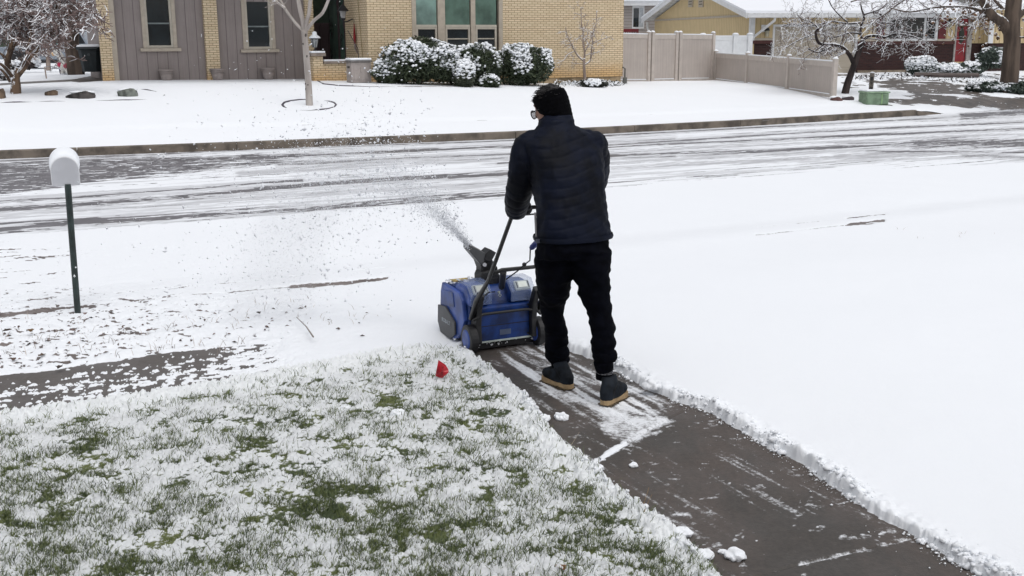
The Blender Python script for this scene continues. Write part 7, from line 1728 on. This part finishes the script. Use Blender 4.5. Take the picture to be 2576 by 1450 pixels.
# knitted headband/beanie, hair, glasses
M_knit = mat('black_knit', (.0016, .0016, .0025), rough=.9, var=.2, vs=30, bs=.4, bscale=180, spec=.07)
mb = MB(RH, hc)
mb.loft([[np.array([a_*math.cos(t_), cy+b_*math.sin(t_), cz+ty*math.sin(t_)]) for t_ in np.linspace(0, 2*math.pi, 30, endpoint=False)] for cz, a_, b_, cy, ty in ((-.075, .060, .070, -.028, .045), (-.055, .086, .092, -.016, .05), (-.02, .093, .100, -.010, .05), (.02, .092, .104, -.008, .035), (.05, .088, .104, -.008, .02), (.075, .080, .096, -.010, .01), (.085, .07, .086, -.012, 0))])
mb.ball((.088, .0, -.035), (.014, .034, .034), 12, 8)
def knit(co, no):
    l = (co-hc)@RH; d = .0006*np.sin(l[:, 2]*260)+.003*(noise3(co[:, 0]*22, co[:, 1]*22, co[:, 2]*22, 4)-.5); return co+no*d[:, None]
remeshed('knit_hat', mb, .005, M_knit, MAN, 2, knit)
mb = MB(RH, hc); mb.ball((0, -.010, .042), (.076, .090, .086), 24, 16, .10, 3, 5); r_ = random.Random(2)
hb_ = remeshed('hair', mb, .006, mat('black_hair', (.010, .008, .008), rough=.5, stretch=(20, 20, 2), bs=.4), MAN, 1)
mb = MB(RH, hc)
for k_ in range(300):
    u = np.array([r_.gauss(0, 1), r_.gauss(0, 1), abs(r_.gauss(0, 1))+.35]); u /= np.linalg.norm(u); p = np.array([0, -.012, .036])+u*np.array([.080, .094, .084]); tg = np.array([r_.gauss(-.3, .3), r_.gauss(.9, .4), 0])*.024; l_ = r_.uniform(.5, 1.2)
    mb.tube([p, p+tg*.5*l_+u*.009*l_, p+tg*l_+u*(.002+.006*r_.random())*l_], [.0024, .0018, .0006], 4, cap=False)
mb.build('hair_tufts', mat('black_hair2', (.009, .007, .007), rough=.45), hb_)
mb = MB(RH, hc)
for s_ in (-1, 1):
    mb.tube([(s_*.084, -.01, .0), (s_*.082, .05, .002), (s_*.070, .098, -.004)], .0028, 6)
    for yy in (.104,): mb.tube([(s_*.038+.030*math.cos(a), yy-abs(math.cos(a))*.004, -.014+.022*math.sin(a)) for a in np.linspace(0, 2*math.pi, 17)], .0032, 6)
mb.tube([(-.009, .106, -.008), (.009, .106, -.008)], .003, 6)
gg = mb.build('glasses', M_bk, MAN)
mb = MB(RH, hc)
for s_ in (-1, 1): mb.tube([(s_*.038, .1045, -.014), (s_*.038, .1055, -.014)], .027, 16)
m, nt, b = nodes('lens'); b.inputs['Base Color'].default_value = (.25, .22, .26, 1); setin(b, 'Alpha', .45); setin(b, 'Roughness', .1); mb.build('lenses', m, gg)

# ================================================================== THROWN SNOW
def plume():
    r = np.random.RandomState(12); p0 = RBm@bpx(1183, 622, .24)+bc; n = 6000
    t_ = r.rand(n)**1.5*1.02; sp = 1+.28*r.randn(n)
    vx = -(2.55+.45*r.randn(n))*sp; vy = .85+.75*r.randn(n); vz = 3.3+.75*r.randn(n)
    drag = np.exp(-t_*.35); P = p0+np.stack([vx*t_*drag, vy*t_*drag, vz*t_-4.9*t_*t_], -1)
    P += r.randn(n, 3)*(.012+.09*t_[:, None])
    zb = zbase(P[:, 0], P[:, 1]) if True else 0
    ok = (P[:, 2] > zb+.05) & (P[:, 1] > 5.3); P, t_ = P[ok], t_[ok]; n = len(P)
    s_ = (.0020+.0050*r.rand(n)**3.2)*(.8+.8*t_); big = r.rand(n) < .022; s_ = np.where(big, s_*1.7, s_)
    # fine stream close to the chute
    m2 = 24000; t2 = r.rand(m2)**1.2*.75; s2 = 1+.10*r.randn(m2); P2 = p0+np.stack([-2.7*t2*s2*np.exp(-t2*.35), (.8+.25*r.randn(m2))*t2, (3.0+.35*r.randn(m2))*t2-4.9*t2*t2], -1)+r.randn(m2, 3)*(.006+.19*t2[:, None]**1.15)
    P = np.concatenate([P, P2]); s_ = np.concatenate([s_, .0010+.0016*r.rand(m2)**2]); n = len(P)
    o8 = np.array([(1, 0, 0), (-1, 0, 0), (0, 1, 0), (0, -1, 0), (0, 0, 1), (0, 0, -1)], float); f8 = np.array([(0, 2, 4), (2, 1, 4), (1, 3, 4), (3, 0, 4), (2, 0, 5), (1, 2, 5), (3, 1, 5), (0, 3, 5)])
    A = r.randn(n, 3, 3)*.35+np.eye(3)*1.0; V = np.einsum('kj,nij->nki', o8, A)*s_[:, None, None]*(.6+.8*r.rand(n, 6, 1))+P[:, None, :]
    F = (f8[None]+np.arange(n)[:, None, None]*6).reshape(-1, 3)
    o = mesh('flying_snow', V.reshape(-1, 3), F, mat('flying_snow', (.78, .80, .84), rough=.8, var=.02)); finish(o, 'spray of snow chunks arcing left from the blower chute', 'snow spray', kind='stuff')
    # fine powder veil
    c = []; 
    for k_ in range(14):
        tt_ = .02+k_*.075; q = p0+np.array([-2.4*tt_*math.exp(-tt_*.3), .8*tt_, 3.2*tt_-4.9*tt_*tt_]); c.append((q, .04+.42*tt_))
    m = MB(); x_, y_ = PR, PF
    for k_, (q, rr_) in enumerate(c): m.ball(q, (rr_, rr_, rr_*.85), 12, 8, .25, 2, k_)
    o = remeshed('powder_veil', m, .05, None, None, 6); finish(o, 'faint white powder cloud around the thrown snow', 'snow spray', kind='stuff')
    mt, nt, b = nodes('powder'); nt.nodes.remove(b); pv = nt.nodes.new('ShaderNodeVolumePrincipled'); pv.inputs['Color'].default_value = (.93, .94, .96, 1); pv.inputs['Density'].default_value = .14; pv.inputs['Anisotropy'].default_value = .2
    nt.links.new(pv.outputs[0], nt.nodes['Material Output'].inputs['Volume']); o.data.materials.append(mt)
plume()

# ================================================================== UNSEEN HOUSE BEHIND THE CAMERA (added to shade the near lawn)
VH = thing('added_shade_house', 'unseen house added behind the viewer so that its wall and porch roof shade the near lawn', 'house', (0, -1.3, 0), 0)
Mw = mat('shade_house_wall', (.42, .36, .30), rough=.8)
mb = MB(); mb.box((-9, -1.5, -.1), (-.8, -1.3, 2.9)); mb.box((-.8, -1.5, 2.25), (.9, -1.3, 2.9)); mb.box((.9, -1.5, -.1), (3.0, -1.3, 2.9)); mb.build('wall', Mw, VH)
mb = MB(); mb.box((-.78, -1.46, -.1), (.88, -1.40, 2.24)); mb.build('door', M_brown, VH)
mb = MB(); mb.box((-9.5, -2.6, 2.95), (3.4, .75, 3.15)); mb.build('porch_roof', M_white, VH)
